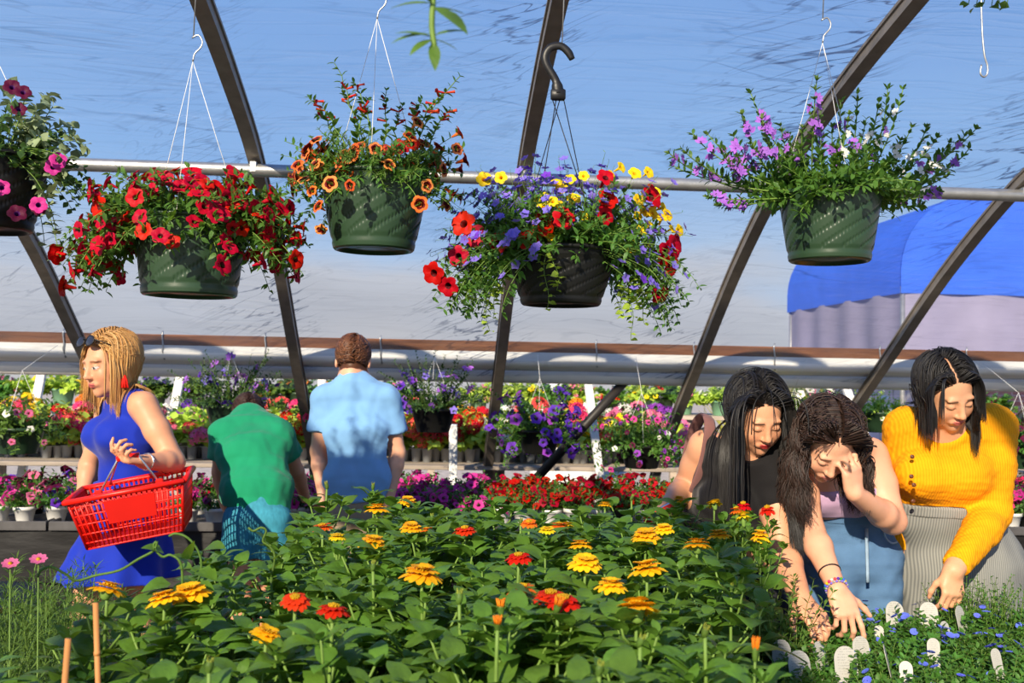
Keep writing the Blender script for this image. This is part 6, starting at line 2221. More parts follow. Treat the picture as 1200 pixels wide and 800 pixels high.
# ---------------------------------------------------------------- woman in yellow
def yellow_woman():
    o, base = person('person with black bob in yellow ribbed cardigan and grey skirt, bending over blue flowers', at(1120, 700, 3.1))
    hip, waist, chest, upper, neck = at(1124, 662, 3.1), at(1106, 597, 3.07), at(1106, 548, 3.03), at(1112, 512, 3.0), at(1106, 498, 2.97)
    sR, sL = at(1063, 503, 3.04), at(1163, 500, 3.01)          # her right / left shoulder
    eL, wL = at(1163, 602, 2.95), at(1117, 668, 2.77)
    eR, wR = at(1051, 588, 3.12), at(1052, 648, 3.10)
    c = at(1108, 458, 2.89); H = head_frame(V(.14, -.78, -.55), V(-.16, -.35, 1)); s = .90
    torso = [ecap(hip, waist, X1, (.175, .13), (.138, .105), .05), ecap(waist, chest, X1, (.138, .108), (.15, .115), .05), ecap(chest, upper, X1, (.15, .11), (.125, .075), .05),
             ell(at(1082, 556, 2.955), (.075, .06, .065), None, .04), ell(at(1131, 556, 2.94), (.075, .06, .065), None, .04), cap(neck, sR, .05, .05, .05), cap(neck, sL, .05, .05, .05)]
    aL = arm_prims(sL, eL, wL, (.066, .058, .046, .047, .029)); aR = arm_prims(sR, eR, wR, (.064, .056, .046, .045, .029))
    nk = [cap(neck, c + H @ V(0, -.02, -.075), .054, .049, .02)]
    hL = hand_prims(wL, V(-.10, -.18, -1), V(-.15, .9, -.1), V(-1, 0, 0), (.5, .6, .65, .5), .75, .88)
    hR = hand_prims(wR, V(0, 0, -1), V(.2, 1, 0), V(1, 0, 0), (.35, .4, .45, .5), .4, .95)
    hl, hr_ = hip + V(.085, 0, -.04), hip + V(-.085, 0, -.04)
    legs, ank = simple_legs(hl, hr_, 0, base, V(0, -1, 0), knee_z=.48)
    body(o, base, torso + aL + aR + nk + hL + hR + legs[0] + legs[1], (c, H, s, True), SK['warm'], .004, (.50, .13, .11), DARK, DARK, part=.012)
    neckcut = [ell(at(1111, 494, 2.88), (.075, .11, .072), None, .01), ell(at(1108, 470, 3.0), (.085, .2, .06), None, .01)]
    garment(o, base, 'cardigan', torso[1:] + [ecap(lerp(hip, waist, .8), waist, X1, (.145, .11), (.138, .105), .05)] , .0075, M['knit_yellow'],
            [plane(at(1106, 593, 2.97), V(.02, 0, -1))], neckcut, .0045,
            lambda v, n: .0022 * wob(v * V(.5, .5, 1), 70, 1) + .0012 * wob(v, 160, 2), extra=.04, prims2=aL + aR, clips2=[near_seg_cut(eL, wL, .12, .93), near_seg_cut(eR, wR, .12, .93)])
    kz = V(hip[0], hip[1], .5)
    garment(o, base, 'skirt', [ecap(hip, waist, X1, (.185, .14), (.142, .11), .05), ecap(waist, chest, X1, (.140, .110), (.152, .117), .05), ecap(hip + V(.005, 0, -.02), kz + V(.02, 0, 0), X1, (.188, .145), (.21, .17), .05), ell(hip + V(.06, .03, .02), (.12, .12, .1), None, .05)], .006, M['skirt_grey'],
            [plane(at(1106, 592, 3.0), V(0, 0, 1)), plane(V(0, 0, .52), V(0, 0, -1))], (), .006, lambda v, n: .004 * wob(v * V(1, 1, .35), 34, 3))
    garment(o, base, 'waistband', [ecap(hip, waist, X1, (.185, .14), (.142, .11), .05), ecap(waist, chest, X1, (.140, .110), (.152, .117), .05)], .0095, M['skirt_grey'], [plane(at(1106, 592, 3.0), V(0, 0, 1)), plane(at(1106, 592, 3.0) - V(0, 0, .035), V(0, 0, -1))], (), .005)
    for (px, py, Y) in ((1069, 535, 2.892), (1068, 558, 2.872), (1071, 568, 2.876), (1070, 587, 2.925)):
        m = MB(); m.lathe([(.0005, .0035), (.004, .0035), (.0062, .0025), (.0068, 0), (.0062, -.002)], 14)
        b_ = m.build('button', M['button_brown'], o); set_mat3(b_, frame_z(V(-.15, -1, 0)), at(px, py, Y) - base)
    cl = [(neck, sL, .062), (neck, sR, .066), (chest, upper, .115), (sR, eR, .066)]
    fc_ = c + H @ V(.012, .07, .04); split = (fc_, fc_ + V(.03, -.05, -.22), .062)
    hair(o, base, 'hair', c, H, s, M['hair_black'], 3600, .30, 24, .012, 1, .0021, 0, 60, cl + [split], .02, .10, .25, part_w=.5, len_fn=lambda r, L_, rr: L_ * np.where(r[:, 0] > .012, .62, 1.0), window=(.008, .05, .065), gap=.0028)
    shoes(o, base, ank)
    return o
yellow_woman()


# ---------------------------------------------------------------- brown-haired woman in jeans
def jeans_woman():
    o, base = person('person with long wavy brown hair, lavender top and blue jeans, head bowed, hand to cheek', at(998, 700, 3.08))
    hip, waist, chest, upper, neck = at(997, 650, 3.07), at(998, 606, 3.06), at(986, 568, 3.0), at(978, 540, 2.94), at(974, 530, 2.90)
    sR, sL = at(934, 548, 2.91), at(1019, 533, 3.0)
    eL, wL = at(1046, 610, 2.88), at(1001, 578, 2.71)
    eR, wR = at(951, 622, 2.80), at(981, 690, 2.62)
    c = at(969, 517, 2.77); H = head_frame(V(-.05, -.62, -.78), V(.02, -.6, .8)); s = .89
    sd = nrm(sL - sR)
    torso = [ecap(hip, waist, X1, (.135, .10), (.112, .085), .05), ecap(waist, chest, X1, (.112, .085), (.125, .09), .05), ecap(chest, upper, sd, (.125, .088), (.11, .065), .05),
             ell(at(963, 575, 2.93), (.052, .048, .052), None, .04), ell(at(1003, 573, 2.94), (.052, .048, .052), None, .04), cap(neck, sR, .042, .042, .05), cap(neck, sL, .042, .042, .05)]
    aL = arm_prims(sL, eL, wL, (.054, .049, .039, .040, .024)); aR = arm_prims(sR, eR, wR, (.05, .043, .036, .038, .024))
    nk = [cap(neck, c + H @ V(0, -.025, -.07), .048, .046, .02)]
    hL = hand_prims(wL, at(998, 546, 2.70) - wL, V(-.45, .8, .1), V(.9, .2, .4), (.35, .45, .55, .65), .3, .9)
    hR = hand_prims(wR, at(991, 716, 2.59) - wR, V(-.1, .9, -.2), V(1, 0, 0), (.25, .5, .62, .68), .15, .92, .08)
    hl, hr_ = hip + V(.07, 0, -.05), hip + V(-.07, 0, -.05)
    legs, ank = simple_legs(hl, hr_, 0, base, V(0, -1, 0), knee_z=.47)
    body(o, base, torso + aL + aR + nk + hL + hR + legs[0] + legs[1], (c, H, s, True), SK['fair'], .004, (.50, .17, .15), (.02, .012, .01), (.02, .012, .01), part=0.0)
    garment(o, base, 'tank_top', torso[1:5] + [ecap(lerp(hip, waist, .7), waist, X1, (.116, .087), (.112, .085), .05)], .006, M['lavender_top'], [plane(at(990, 562, 2.95), V(-.05, -.35, 1)), plane(at(998, 603, 3.0), V(0, 0, -1))], (), .005,
            lambda v, n: .0022 * wob(v * V(.4, .4, 1), 60, 2))
    for sh, ch, nm in ((sR, at(955, 566, 2.92), 'strap'), (sL, at(1006, 566, 2.93), 'strap')):
        a = lerp(neck, sh, .62) + V(0, .0, .05)
        m = MB(); m.tube(catmull([ch + V(0, -.012, .0) - base, (ch + a) / 2 + V(0, -.03, .012) - base, a - base, a + V(0, .06, -.05) - base], 4), .009, 6, flat=.3); m.build(nm, M['lavender_top'], o)
    g1 = [ecap(hip, waist, X1, (.135, .104), (.115, .088), .05), ecap(waist, chest, X1, (.114, .087), (.127, .092), .05), ell(hip + V(0, .05, -.0), (.125, .085, .1), None, .04)]
    g2 = [ecap(hl + V(0, 0, .04), lerp(hl, V(hl[0], hl[1], .47), .6), X1, (.082, .095), (.075, .08), .03), ecap(lerp(hl, V(hl[0], hl[1], .47), .6), V(hl[0] + .01, hl[1], .12), X1, (.075, .08), (.062, .065), .03),
          ecap(hr_ + V(0, 0, .04), lerp(hr_, V(hr_[0], hr_[1], .47), .6), X1, (.082, .095), (.075, .08), .03), ecap(lerp(hr_, V(hr_[0], hr_[1], .47), .6), V(hr_[0] - .01, hr_[1], .12), X1, (.075, .08), (.062, .065), .03)]
    garment(o, base, 'jeans', g1 + g2, .008, M['denim'], [plane(at(998, 600, 3.06), V(0, 0, 1)), plane(V(0, 0, .1), V(0, 0, -1))], (), .005, lambda v, n: .0028 * wob(v * V(1, 1, 1.3), 46, 4))
    wz = at(998, 600, 2.97)[2]
    garment(o, base, 'waistband', g1[:2], .0105, M['denim'], [plane(V(0, 0, wz + .003), V(0, 0, 1)), plane(V(0, 0, wz - .036), V(0, 0, -1))], (), .005)
    yf = waist[1] - .108
    m = MB(); m.tube([V(waist[0] - .004, yf - .009 - .012 * t, wz - .045 - .16 * t) - base for t in np.linspace(0, 1, 6)], .0055, 6, flat=.4, up=(1, 0, 0)); m.build('fly_seam', M['denim_light'], o)
    m = MB(); m.lathe([(.0005, .004), (.006, .004), (.008, .002), (.0085, 0)], 14)
    b_ = m.build('button', M['steel_bright'], o); set_mat3(b_, frame_z(V(0, -1, 0)), V(waist[0] - .002, yf - .0015, wz - .017) - base)
    for x in (.045, -.05):
        m = MB(); m.box(V(waist[0] + x, yf + .006 , wz - .02) - base, (.011, .006, .05), bevel=.002); m.build('belt_loop', M['denim'], o, smooth=False)
    m = MB(); pk = [V(waist[0] + .055, yf + .008, wz - .045), V(waist[0] + .062, yf + .002, wz - .075), V(waist[0] + .085, yf + .012, wz - .092), V(waist[0] + .118, yf + .045, wz - .095)]
    m.tube(catmull([p - base for p in pk], 4), .003, 5); m.build('pocket_seam', M['denim_light'], o)
    # wrist things
    ax_ = nrm(wR - eR)
    ring(o, base, 'hair_tie', wR - ax_ * .062, ax_, .0295, .0026, M['black_plastic'], 'thin black hair tie round the wrist')
    BM = [M['p_white'], M['p_hot pink'.replace(' ', '_')], M['p_yellow'], M['tarp_blue'], M['hose_green'], M['p_violet'], M['p_coral']]
    ring(o, base, 'bracelet', wR - ax_ * .012, ax_, .028, .0044, BM, 'rainbow bead bracelet', 20)
    ring(o, base, 'bracelet', wR - ax_ * .002, ax_, .029, .0036, [M['pot_grey'], M['p_lavender']], 'pale grey bead bracelet', 24)
    m = MB(); P = [at(958, 545, 2.86), at(966, 560, 2.83), at(972, 564, 2.82), at(980, 558, 2.83), at(988, 545, 2.86)]
    m.tube(catmull([p - base for p in P], 3), .0011, 4); m.build('necklace', M['steel_bright'], o)
    cl = [(neck, sL, .062), (neck, sR, .066), (chest, upper, .11), (sR, eR, .058)]
    fc_ = c + H @ V(.005, .075, .055); split = (fc_, fc_ + V(.025, -.05, -.26), .072)
    rr = np.random.default_rng(77); ext = []
    for sg, n_ in ((1, 900), (-1, 520)):
        for i in range(n_):
            y0 = rr.uniform(-.085, .055); rs_ = math.sqrt(max(.05, 1 - ((y0 + .015) / .104) ** 2)); ly = 1.03 + rr.uniform(0, .2)
            A_ = [c + H @ (V(sg * math.sin(a) * .084 * rs_ * ly, y0 - .012 * a, .035 + math.cos(a) * .094 * rs_ * ly) * s) for a in np.linspace(.06, 1.5, 9)]
            u = rr.uniform(); u2 = rr.uniform()
            C_ = at(914 + 40 * u + rr.normal() * 3, 626 - 42 * u2 - 22 * abs(u - .5), 2.84 - .14 * u) if sg > 0 else at(1000 + 20 * u + rr.normal() * 3, 606 - 40 * u2, 2.80 - .06 * u)
            B_ = A_[-1]; mid = B_ * .5 + C_ * .5 + V(-.035 * sg, 0, .02)
            ext.append(np.array(A_ + [B_ * (1 - t) ** 2 + mid * 2 * t * (1 - t) + C_ * t * t for t in np.linspace(.06, 1, 18)]))
    hair(o, base, 'hair', c, H, s, M['hair_brown'], 4600, .40, 34, 0.0, 2, .0026, .009, 58, cl + [split], .028, .3, .35, grav=.6, part_w=.7, jitter=.1, window=(.006, .056, .085, .55, -9), gap=.0028, extra=ext)
    shoes(o, base, ank)
    return o
jeans_woman()


# ---------------------------------------------------------------- long-haired woman in black
def black_woman():
    o, base = person('person with very long straight black hair in a sleeveless black top, leaning forward', at(866, 720, 3.12))
    hip, waist, chest, upper, neck = at(862, 705, 3.15), at(860, 645, 3.13), at(858, 585, 3.04), at(862, 545, 2.97), at(866, 528, 2.93)
    sR, sL = at(827, 523, 3.03), at(905, 552, 2.90)
    eR, wR = at(802, 572, 3.12), at(781, 596, 2.90)
    eL, wL = at(916, 645, 2.82), at(938, 700, 2.63)
    c = at(887, 485, 2.85); H = head_frame(V(.10, -.80, -.52), V(-.02, -.5, .85)); s = .88
    sd = nrm(sL - sR)
    torso = [ecap(hip, waist, X1, (.145, .11), (.12, .09), .05), ecap(waist, chest, X1, (.12, .09), (.14, .1), .05), ecap(chest, upper, sd, (.14, .098), (.115, .07), .05),
             ell(at(838, 590, 2.95), (.055, .05, .055), None, .04), ell(at(885, 595, 2.93), (.055, .05, .055), None, .04), cap(neck, sR, .044, .042, .05), cap(neck, sL, .044, .042, .05)]
    aL = arm_prims(sL, eL, wL, (.055, .05, .041, .043, .028)); aR = arm_prims(sR, eR, wR, (.052, .045, .037, .038, .026))
    nk = [cap(neck, c + H @ V(0, -.025, -.07), .048, .046, .02)]
    hL = hand_prims(wL, at(955, 722, 2.58) - wL, V(-.3, .8, -.5), V(-.6, 0, -.6), (.5, .55, .6, .6), .5, 1.0)
    hR = hand_prims(wR, at(767, 607, 2.82) - wR, V(.4, .2, -.8), V(.2, -1, .2), (.75, .85, .9, .95), .8, .92)
    hl, hr_ = hip + V(.075, 0, -.05), hip + V(-.075, 0, -.05)
    legs, ank = simple_legs(hl, hr_, 0, base, V(0, -1, 0), knee_z=.47)
    body(o, base, torso + aL + aR + nk + hL + hR + legs[0] + legs[1], (c, H, s, True), SK['tan'], .004, (.36, .03, .03), DARK, DARK)
    garment(o, base, 'top', torso + [cap(neck, lerp(neck, sR, .8), .046, .046, .05), cap(neck, sL, .046, .05, .05), cap(sL, lerp(sL, eL, .35), .056, .053, .03)], .008, M['black_top'], [plane(hip + V(0, 0, .02), V(0, 0, -1)), plane(sR + V(-.022, 0, 0), V(-1, 0, .15)), plane(sL + V(.075, 0, -.02), V(1, 0, -.6))],
            [ell(at(882, 525, 2.82), (.05, .08, .05), None, .01), ell(neck + V(0, .02, .07), (.075, .12, .06), None, .01)], .005, lambda v, n: .003 * wob(v, 40, 5), extra=.04)
    garment(o, base, 'trousers', [ecap(hip, waist, X1, (.148, .113), (.123, .093), .05)] + [ecap(hp + V(0, 0, .03), V(hp[0], hp[1], .14), X1, (.09, .095), (.06, .065), .03) for hp in (hl, hr_)], .006, M['dark_trousers'],
            [plane(waist - V(0, 0, .03), V(0, 0, 1)), plane(V(0, 0, .1), V(0, 0, -1))], (), .008)
    fc_ = c + H @ V(.008, .07, .045); split = (fc_, fc_ + V(.02, -.04, -.24), .062)
    cl = [(neck, sL, .066), (neck, sR, .062), (chest, upper, .125), (waist, chest, .12), (sL, eL, .062), (sR, eR, .056)]
    hair(o, base, 'hair', c, H, s, M['hair_black'], 4200, .60, 38, .008, 3, .0021, .0012, 40, cl + [split], .026, .12, .3, part_w=.5, jitter=.1, window=(.006, .048, .065))
    shoes(o, base, ank)
    # shoulder bag with mauve strap
    t = thing('shoulder_bag', 'mauve shoulder bag strap slung over the long-haired woman\'s shoulder', 'bag', V(sR[0] - .06, sR[1] + .1, 0) * V(1, 1, 0) + V(0, 0, .72))
    b0 = np.array(t.location)
    P = [at(800, 575, 3.16), at(806, 535, 3.13), at(815, 500, 3.08), at(826, 486, 3.02), at(832, 500, 2.955), at(826, 540, 2.97), at(812, 580, 3.03)]
    m = MB(); m.tube(catmull([p - b0 for p in P], 4), .019, 8, flat=.25, up=(-1, 0, .4)); m.build('strap', M['mauve'], t)
    pb = at(797, 600, 3.2)
    m = MB(); m.box(pb - b0 + V(0, .03, -.08), (.12, .10, .2), bevel=.02); m.build('bag_body', M['mauve'], t)
    # red wallet in the hand
    a, b = at(756, 609, 2.79), at(788, 593, 2.83)
    A = frame(b - a, (0, -.4, 1))
    tt = thing('wallet', 'red zip wallet held in the long-haired woman\'s hand', 'wallet', (a + b) / 2)
    m = MB(); m.box((0, 0, 0), (.022, np.linalg.norm(b - a), .03), rot=A, bevel=.006); m.build('case', M['red_wallet'], tt)
    m = MB(); m.box(A @ V(0, 0, .0155), (.006, np.linalg.norm(b - a) * .9, .003), rot=A, bevel=.001); m.build('zip', M['steel_bright'], tt, smooth=False)
    return o
black_woman()


# ---------------------------------------------------------------- woman in the blue dress
def blue_woman():
    o, base = person('person with blonde hair in a sleeveless cobalt blue dress, walking left with a red basket', at(148, 700, 4.18))
    F = nrm(V(-.72, -.62, 0)); S_ = V(.62, -.72, 0) / np.linalg.norm((.62, -.72))
    hip, waist, chest, upper, neck = at(150, 606, 4.2), at(151, 560, 4.19), at(147, 512, 4.17), at(148, 482, 4.17), at(146, 464, 4.17)
    sL, sR = upper + S_ * .155 + V(.0, 0, .03), upper - S_ * .15 + V(0, 0, .02)
    eL, wL = at(204, 541, 4.0), at(168, 541, 3.84)
    eR, wR = at(104, 545, 4.33), at(97, 583, 4.24)
    c = at(131, 426, 4.12); H = head_frame(V(-.62, -.74, -.24), V(-.08, 0, 1)); s = 1.08
    torso = [ecap(hip, waist, S_, (.155, .115), (.115, .09), .05), ecap(waist, chest, S_, (.115, .09), (.14, .105), .05), ecap(chest, upper, S_, (.14, .10), (.12, .07), .05),
             ell(chest + F * .085 + S_ * .062 + V(0, 0, .01), (.058, .058, .058), None, .045), ell(chest + F * .085 - S_ * .062 + V(0, 0, .01), (.058, .058, .058), None, .045),
             cap(neck, sR, .045, .045, .05), cap(neck, sL, .045, .045, .05)]
    aL = arm_prims(sL, eL, wL, (.056, .05, .041, .040, .027)); aR = arm_prims(sR, eR, wR, (.052, .045, .038, .038, .026))
    nk = [cap(neck, c + H @ V(0, -.02, -.075), .052, .048, .02)]
    hL = hand_prims(wL, at(140, 537, 3.78) - wL, V(-.1, -.3, 1), V(-.3, .2, 1), (.55, .9, 1.0, 1.0), .1, 1.0)
    hR = hand_prims(wR, V(-.1, -.1, -1), V(.7, .2, 0), V(-.5, -.6, 0), (.4, .45, .5, .55), .3, .95)
    hl, hr_ = hip + S_ * .08 - V(0, 0, .06), hip - S_ * .08 - V(0, 0, .06)
    kn = [V(*at(150, 694, 4.22)), V(*at(104, 692, 4.15))]
    lg = [leg_prims(hl, kn[0], V(kn[0][0] + .12, kn[0][1] + .12, .10), V(kn[0][0] + .02, kn[0][1] + .02, .10)), leg_prims(hr_, kn[1], V(kn[1][0] - .06, kn[1][1] - .05, .10), V(kn[1][0] - .16, kn[1][1] - .13, .10))]
    body(o, base, torso + aL + aR + nk + hL + hR + lg[0] + lg[1], (c, H, s, True), SK['tan'], .0055, (.45, .10, .09), srgb(110, 70, 40), srgb(150, 104, 60), eyes='open')
    hem = at(140, 674, 4.2)
    hc = V(hip[0] - .03, hip[1] - .02, hem[2])

    def skirt_fn(X, Y, Z):
        t = np.clip((f32(hip[2]) - Z) / f32(hip[2] - hem[2]), -.2, 1.1)
        cx = f32(hip[0]) + t * f32(hc[0] - hip[0]); cy = f32(hip[1]) + t * f32(hc[1] - hip[1])
        dx, dy = X - cx, Y - cy
        a = np.arctan2(dy, dx)
        r = f32(.142) + t * f32(.085) + np.maximum(t, 0) ** 1.5 * (f32(.016) * np.sin(a * 9 + 1) + f32(.010) * np.sin(a * 5))
        return np.sqrt(dx * dx + dy * dy) - r
    pr = dict(fn=skirt_fn, bb=(np.array([hip[0] - .3, hip[1] - .3, hem[2] - .02]), np.array([hip[0] + .3, hip[1] + .3, hip[2] + .05])), k=.06)
    fldp = torso[:5] + [cap(neck, lerp(neck, sR, .62), .047, .047, .05), cap(neck, lerp(neck, sL, .62), .047, .047, .05)]
    skirt_clip = lambda X, Y, Z: np.where(Z > f32(hip[2] + .03), f32(-1), f32(-1)) + 0 * X + 0 * Y
    garment(o, base, 'dress', fldp + [pr], .007, M['dress_blue'], [plane(hem, V(0, 0, -1)), plane(sL - S_ * .028, S_ + V(0, 0, .25)), plane(sR + S_ * .028, -S_ + V(0, 0, .25))],
            [ell(neck + F * .06 + V(0, 0, .03), (.085, .085, .06), None, .01), ell(neck + V(0, 0, .055), (.09, .09, .05), None, .01)], .006, lambda v, n: .0035 * wob(v, 28, 1), extra=.05)
    cl = [(neck, sL, .05), (neck, sR, .05), (chest, upper, .10)]
    fc_ = c + H @ V(0, .06, .0); split = (fc_, fc_ + F * .02 + V(0, 0, -.16), .066)
    hair(o, base, 'hair', c, H, s, M['hair_blonde'], 3200, .30, 24, -.02, 4, .0027, .0, 40, cl + [split], .015, .12, .9, part_w=.35, window=(0, .05, .05))
    for sg in (-1, 1):
        e0 = c + H @ (V(sg * .084, .012, -.045) * s)
        m = MB()
        for i in range(16):
            a = i * 2.4; q = .010 * math.sqrt(i / 16)
            m.tube([e0 - base, e0 + V(q * math.cos(a), q * math.sin(a), -.02) - base, e0 + V(q * 1.8 * math.cos(a), q * 1.8 * math.sin(a), -.05) - base], [.003, .0042, .003], 5)
        m.build('earring', M['red_tassel'], o)['label'] = 'red tassel earring'
    ax_ = nrm(wL - eL)
    ring(o, base, 'bracelet', wL - ax_ * .02, ax_, .0305, .004, M['steel_bright'], 'silver bracelet')
    shoes(o, base, [(V(kn[0][0] + .12, kn[0][1] + .12, 0), F), (V(kn[1][0] - .06, kn[1][1] - .05, 0), F)])
    # sunglasses pushed up on the hair
    g0 = c + H @ (V(0, .075, .098) * s)
    t = thing('sunglasses', 'sunglasses pushed up on the blonde hair', 'sunglasses', g0)
    A = H @ np.array([[1, 0, 0], [0, math.cos(.5), math.sin(.5)], [0, -math.sin(.5), math.cos(.5)]]).T
    for sg in (-1, 1):
        m = MB()
        vv = [A @ V(sg * .034 + .027 * math.cos(a), .012 * -abs(math.cos(a)) * .3 + .014, .021 * math.sin(a)) for a in np.linspace(0, 2 * PI, 20, endpoint=False)]
        vv += [A @ V(sg * .034, .020, 0)]
        m.add(vv, [(i, (i + 1) % 20, 20) for i in range(20)]); m.build('lens', M['glass_dark'], t)
        m = MB(); m.tube([vv[i % 20] for i in range(21)], .0026, 5); m.build('rim', M['black_plastic'], t)
        m = MB(); m.tube([A @ V(sg * .062, .012, .004), A @ V(sg * .082, -.03, .0), A @ V(sg * .084, -.11, -.01)], .0024, 5); m.build('temple', M['black_plastic'], t)
    m = MB(); m.tube([A @ V(-.008, .014, .006), A @ V(0, .018, .01), A @ V(.008, .014, .006)], .0024, 5); m.build('bridge', M['black_plastic'], t)
    # grey tote bag under the far arm
    tb = at(112, 598, 4.36)
    t = thing('tote_bag', 'grey tote bag under the blonde woman\'s far arm', 'bag', tb)
    q = [at(94, 513, 4.30), at(128, 505, 4.36), at(124, 598, 4.40), at(108, 585, 4.36)]
    dY = V(.05, .09, 0)
    m = MB(); v = [p - tb for p in q] + [p + dY - tb for p in q]
    m.add(v, [(0, 1, 2, 3), (7, 6, 5, 4), (1, 5, 6, 2), (2, 6, 7, 3), (3, 7, 4, 0), (0, 4, 5, 1)]); m.build('bag_body', M['tote_grey'], t, smooth=False)
    m = MB(); m.tube(catmull([q[0] * .5 + q[1] * .5 - tb, at(116, 470, 4.31) - tb, at(121, 447, 4.27) - tb, at(128, 452, 4.2) - tb + V(0, .06, 0), q[1] + dY - tb], 4), .007, 6, flat=.5); m.build('strap', M['tote_grey'], t)
    return o, wL
_, WB_W = blue_woman()


# ---------------------------------------------------------------- red shopping basket
def shopping_basket():
    C0 = at(160, 596, 3.86)
    k_ = 3.86 / FPX
    tilt = math.atan2(23, 118)
    t = thing('shopping_basket', 'red plastic shopping basket hanging from the blonde woman\'s hand', 'basket', C0)
    t.rotation_euler = (R(4), -tilt, R(6))
    W, D, Hh = .40, .27, .185
    w2, d2 = W * .42, D * .42         # bottom half sizes
    def wall(u, z, side):             # u in -1..1 along the wall, z 0..1
        hw = w2 + (W / 2 - w2) * z; hd = d2 + (D / 2 - d2) * z
        zz = -Hh / 2 + Hh * z
        return {'f': V(u * hw, -hd, zz), 'b': V(u * hw, hd, zz), 'l': V(-hw, u * hd, zz), 'r': V(hw, u * hd, zz)}[side]
    m = MB(); th = .0035
    # walls as grids of bars: 5 horizontal bands, many uprights, plus solid name panel on the long sides
    for sd, nu in (('f', 23), ('b', 23), ('l', 15), ('r', 15)):
        for z in (0.0, .12, .3, .5, .68, .86, 1.0):
            m.tube([wall(u, z, sd) for u in np.linspace(-1, 1, 8)], .0042 if z in (0, 1) else .0034, 5)
        for u in np.linspace(-1, 1, nu):
            m.tube([wall(u, 0, sd), wall(u, 1, sd)], .0036 if abs(u) < 1 else .006, 5)
    m.build('body', M['red_plastic'], t)
    for sd in ('f', 'b'):
        m = MB()
        p = [wall(-.42, .42, sd), wall(.5, .42, sd), wall(.5, .88, sd), wall(-.42, .88, sd)]
        o_ = V(0, -.005 if sd == 'f' else .005, 0)
        m.add([a + o_ for a in p] + [a - o_ for a in p], [(0, 1, 2, 3), (7, 6, 5, 4), (0, 4, 5, 1), (1, 5, 6, 2), (2, 6, 7, 3), (3, 7, 4, 0)])
        m.build('side_panel', M['red_panel'], t, smooth=False)
    m = MB(); m.box((0, 0, -Hh / 2), (w2 * 2, d2 * 2, .005), bevel=.002); m.build('bottom', M['red_plastic'], t, smooth=False)
    m = MB()
    rim = [(-W / 2 - .008, -D / 2 - .008), (W / 2 + .008, -D / 2 - .008), (W / 2 + .008, D / 2 + .008), (-W / 2 - .008, D / 2 + .008)]
    for i in range(4):
        a, b = rim[i], rim[(i + 1) % 4]
        m.tube([V(a[0], a[1], Hh / 2), V((a[0] + b[0]) / 2, (a[1] + b[1]) / 2, Hh / 2), V(b[0], b[1], Hh / 2)], .0105, 8, flat=1.0)
    m.build('rim', M['red_plastic'], t)
    # two wire handles folded up to the hand; the grip is red
    bpy.context.view_layer.update()
    inv = np.array(t.matrix_world.inverted())
    hp = np.append(WB_W + (at(142, 540, 3.79) - WB_W) * .82 + V(0, 0, .012), 1)
    hl = (inv @ hp)[:3]
    for y in (-D * .34, D * .34):
        A_, B_ = V(-.10, y, Hh / 2), V(.115, y, Hh / 2)
        g0, g1 = hl + V(-.03, y * .06, 0), hl + V(.05, y * .06, .0)
        m = MB(); m.tube([A_, g0 + V(0, 0, -.006), g0, g0 + V(.012, 0, .004)], .0038, 7); m.tube([B_, g1 + V(0, 0, -.006), g1, g1 + V(-.012, 0, .004)], .0038, 7); m.build('handle', M['steel_bright'], t)
        m = MB(); m.box((-.10, y, Hh / 2 + .006), (.026, .02, .022), bevel=.004); m.box((.115, y, Hh / 2 + .006), (.026, .02, .022), bevel=.004); m.build('handle_socket', M['red_plastic'], t, smooth=False)
    m = MB(); m.tube([hl + V(-.03, 0, .0), hl + V(.01, 0, .004), hl + V(.05, 0, 0)], .011, 10); m.build('grip', M['red_plastic'], t)
shopping_basket()


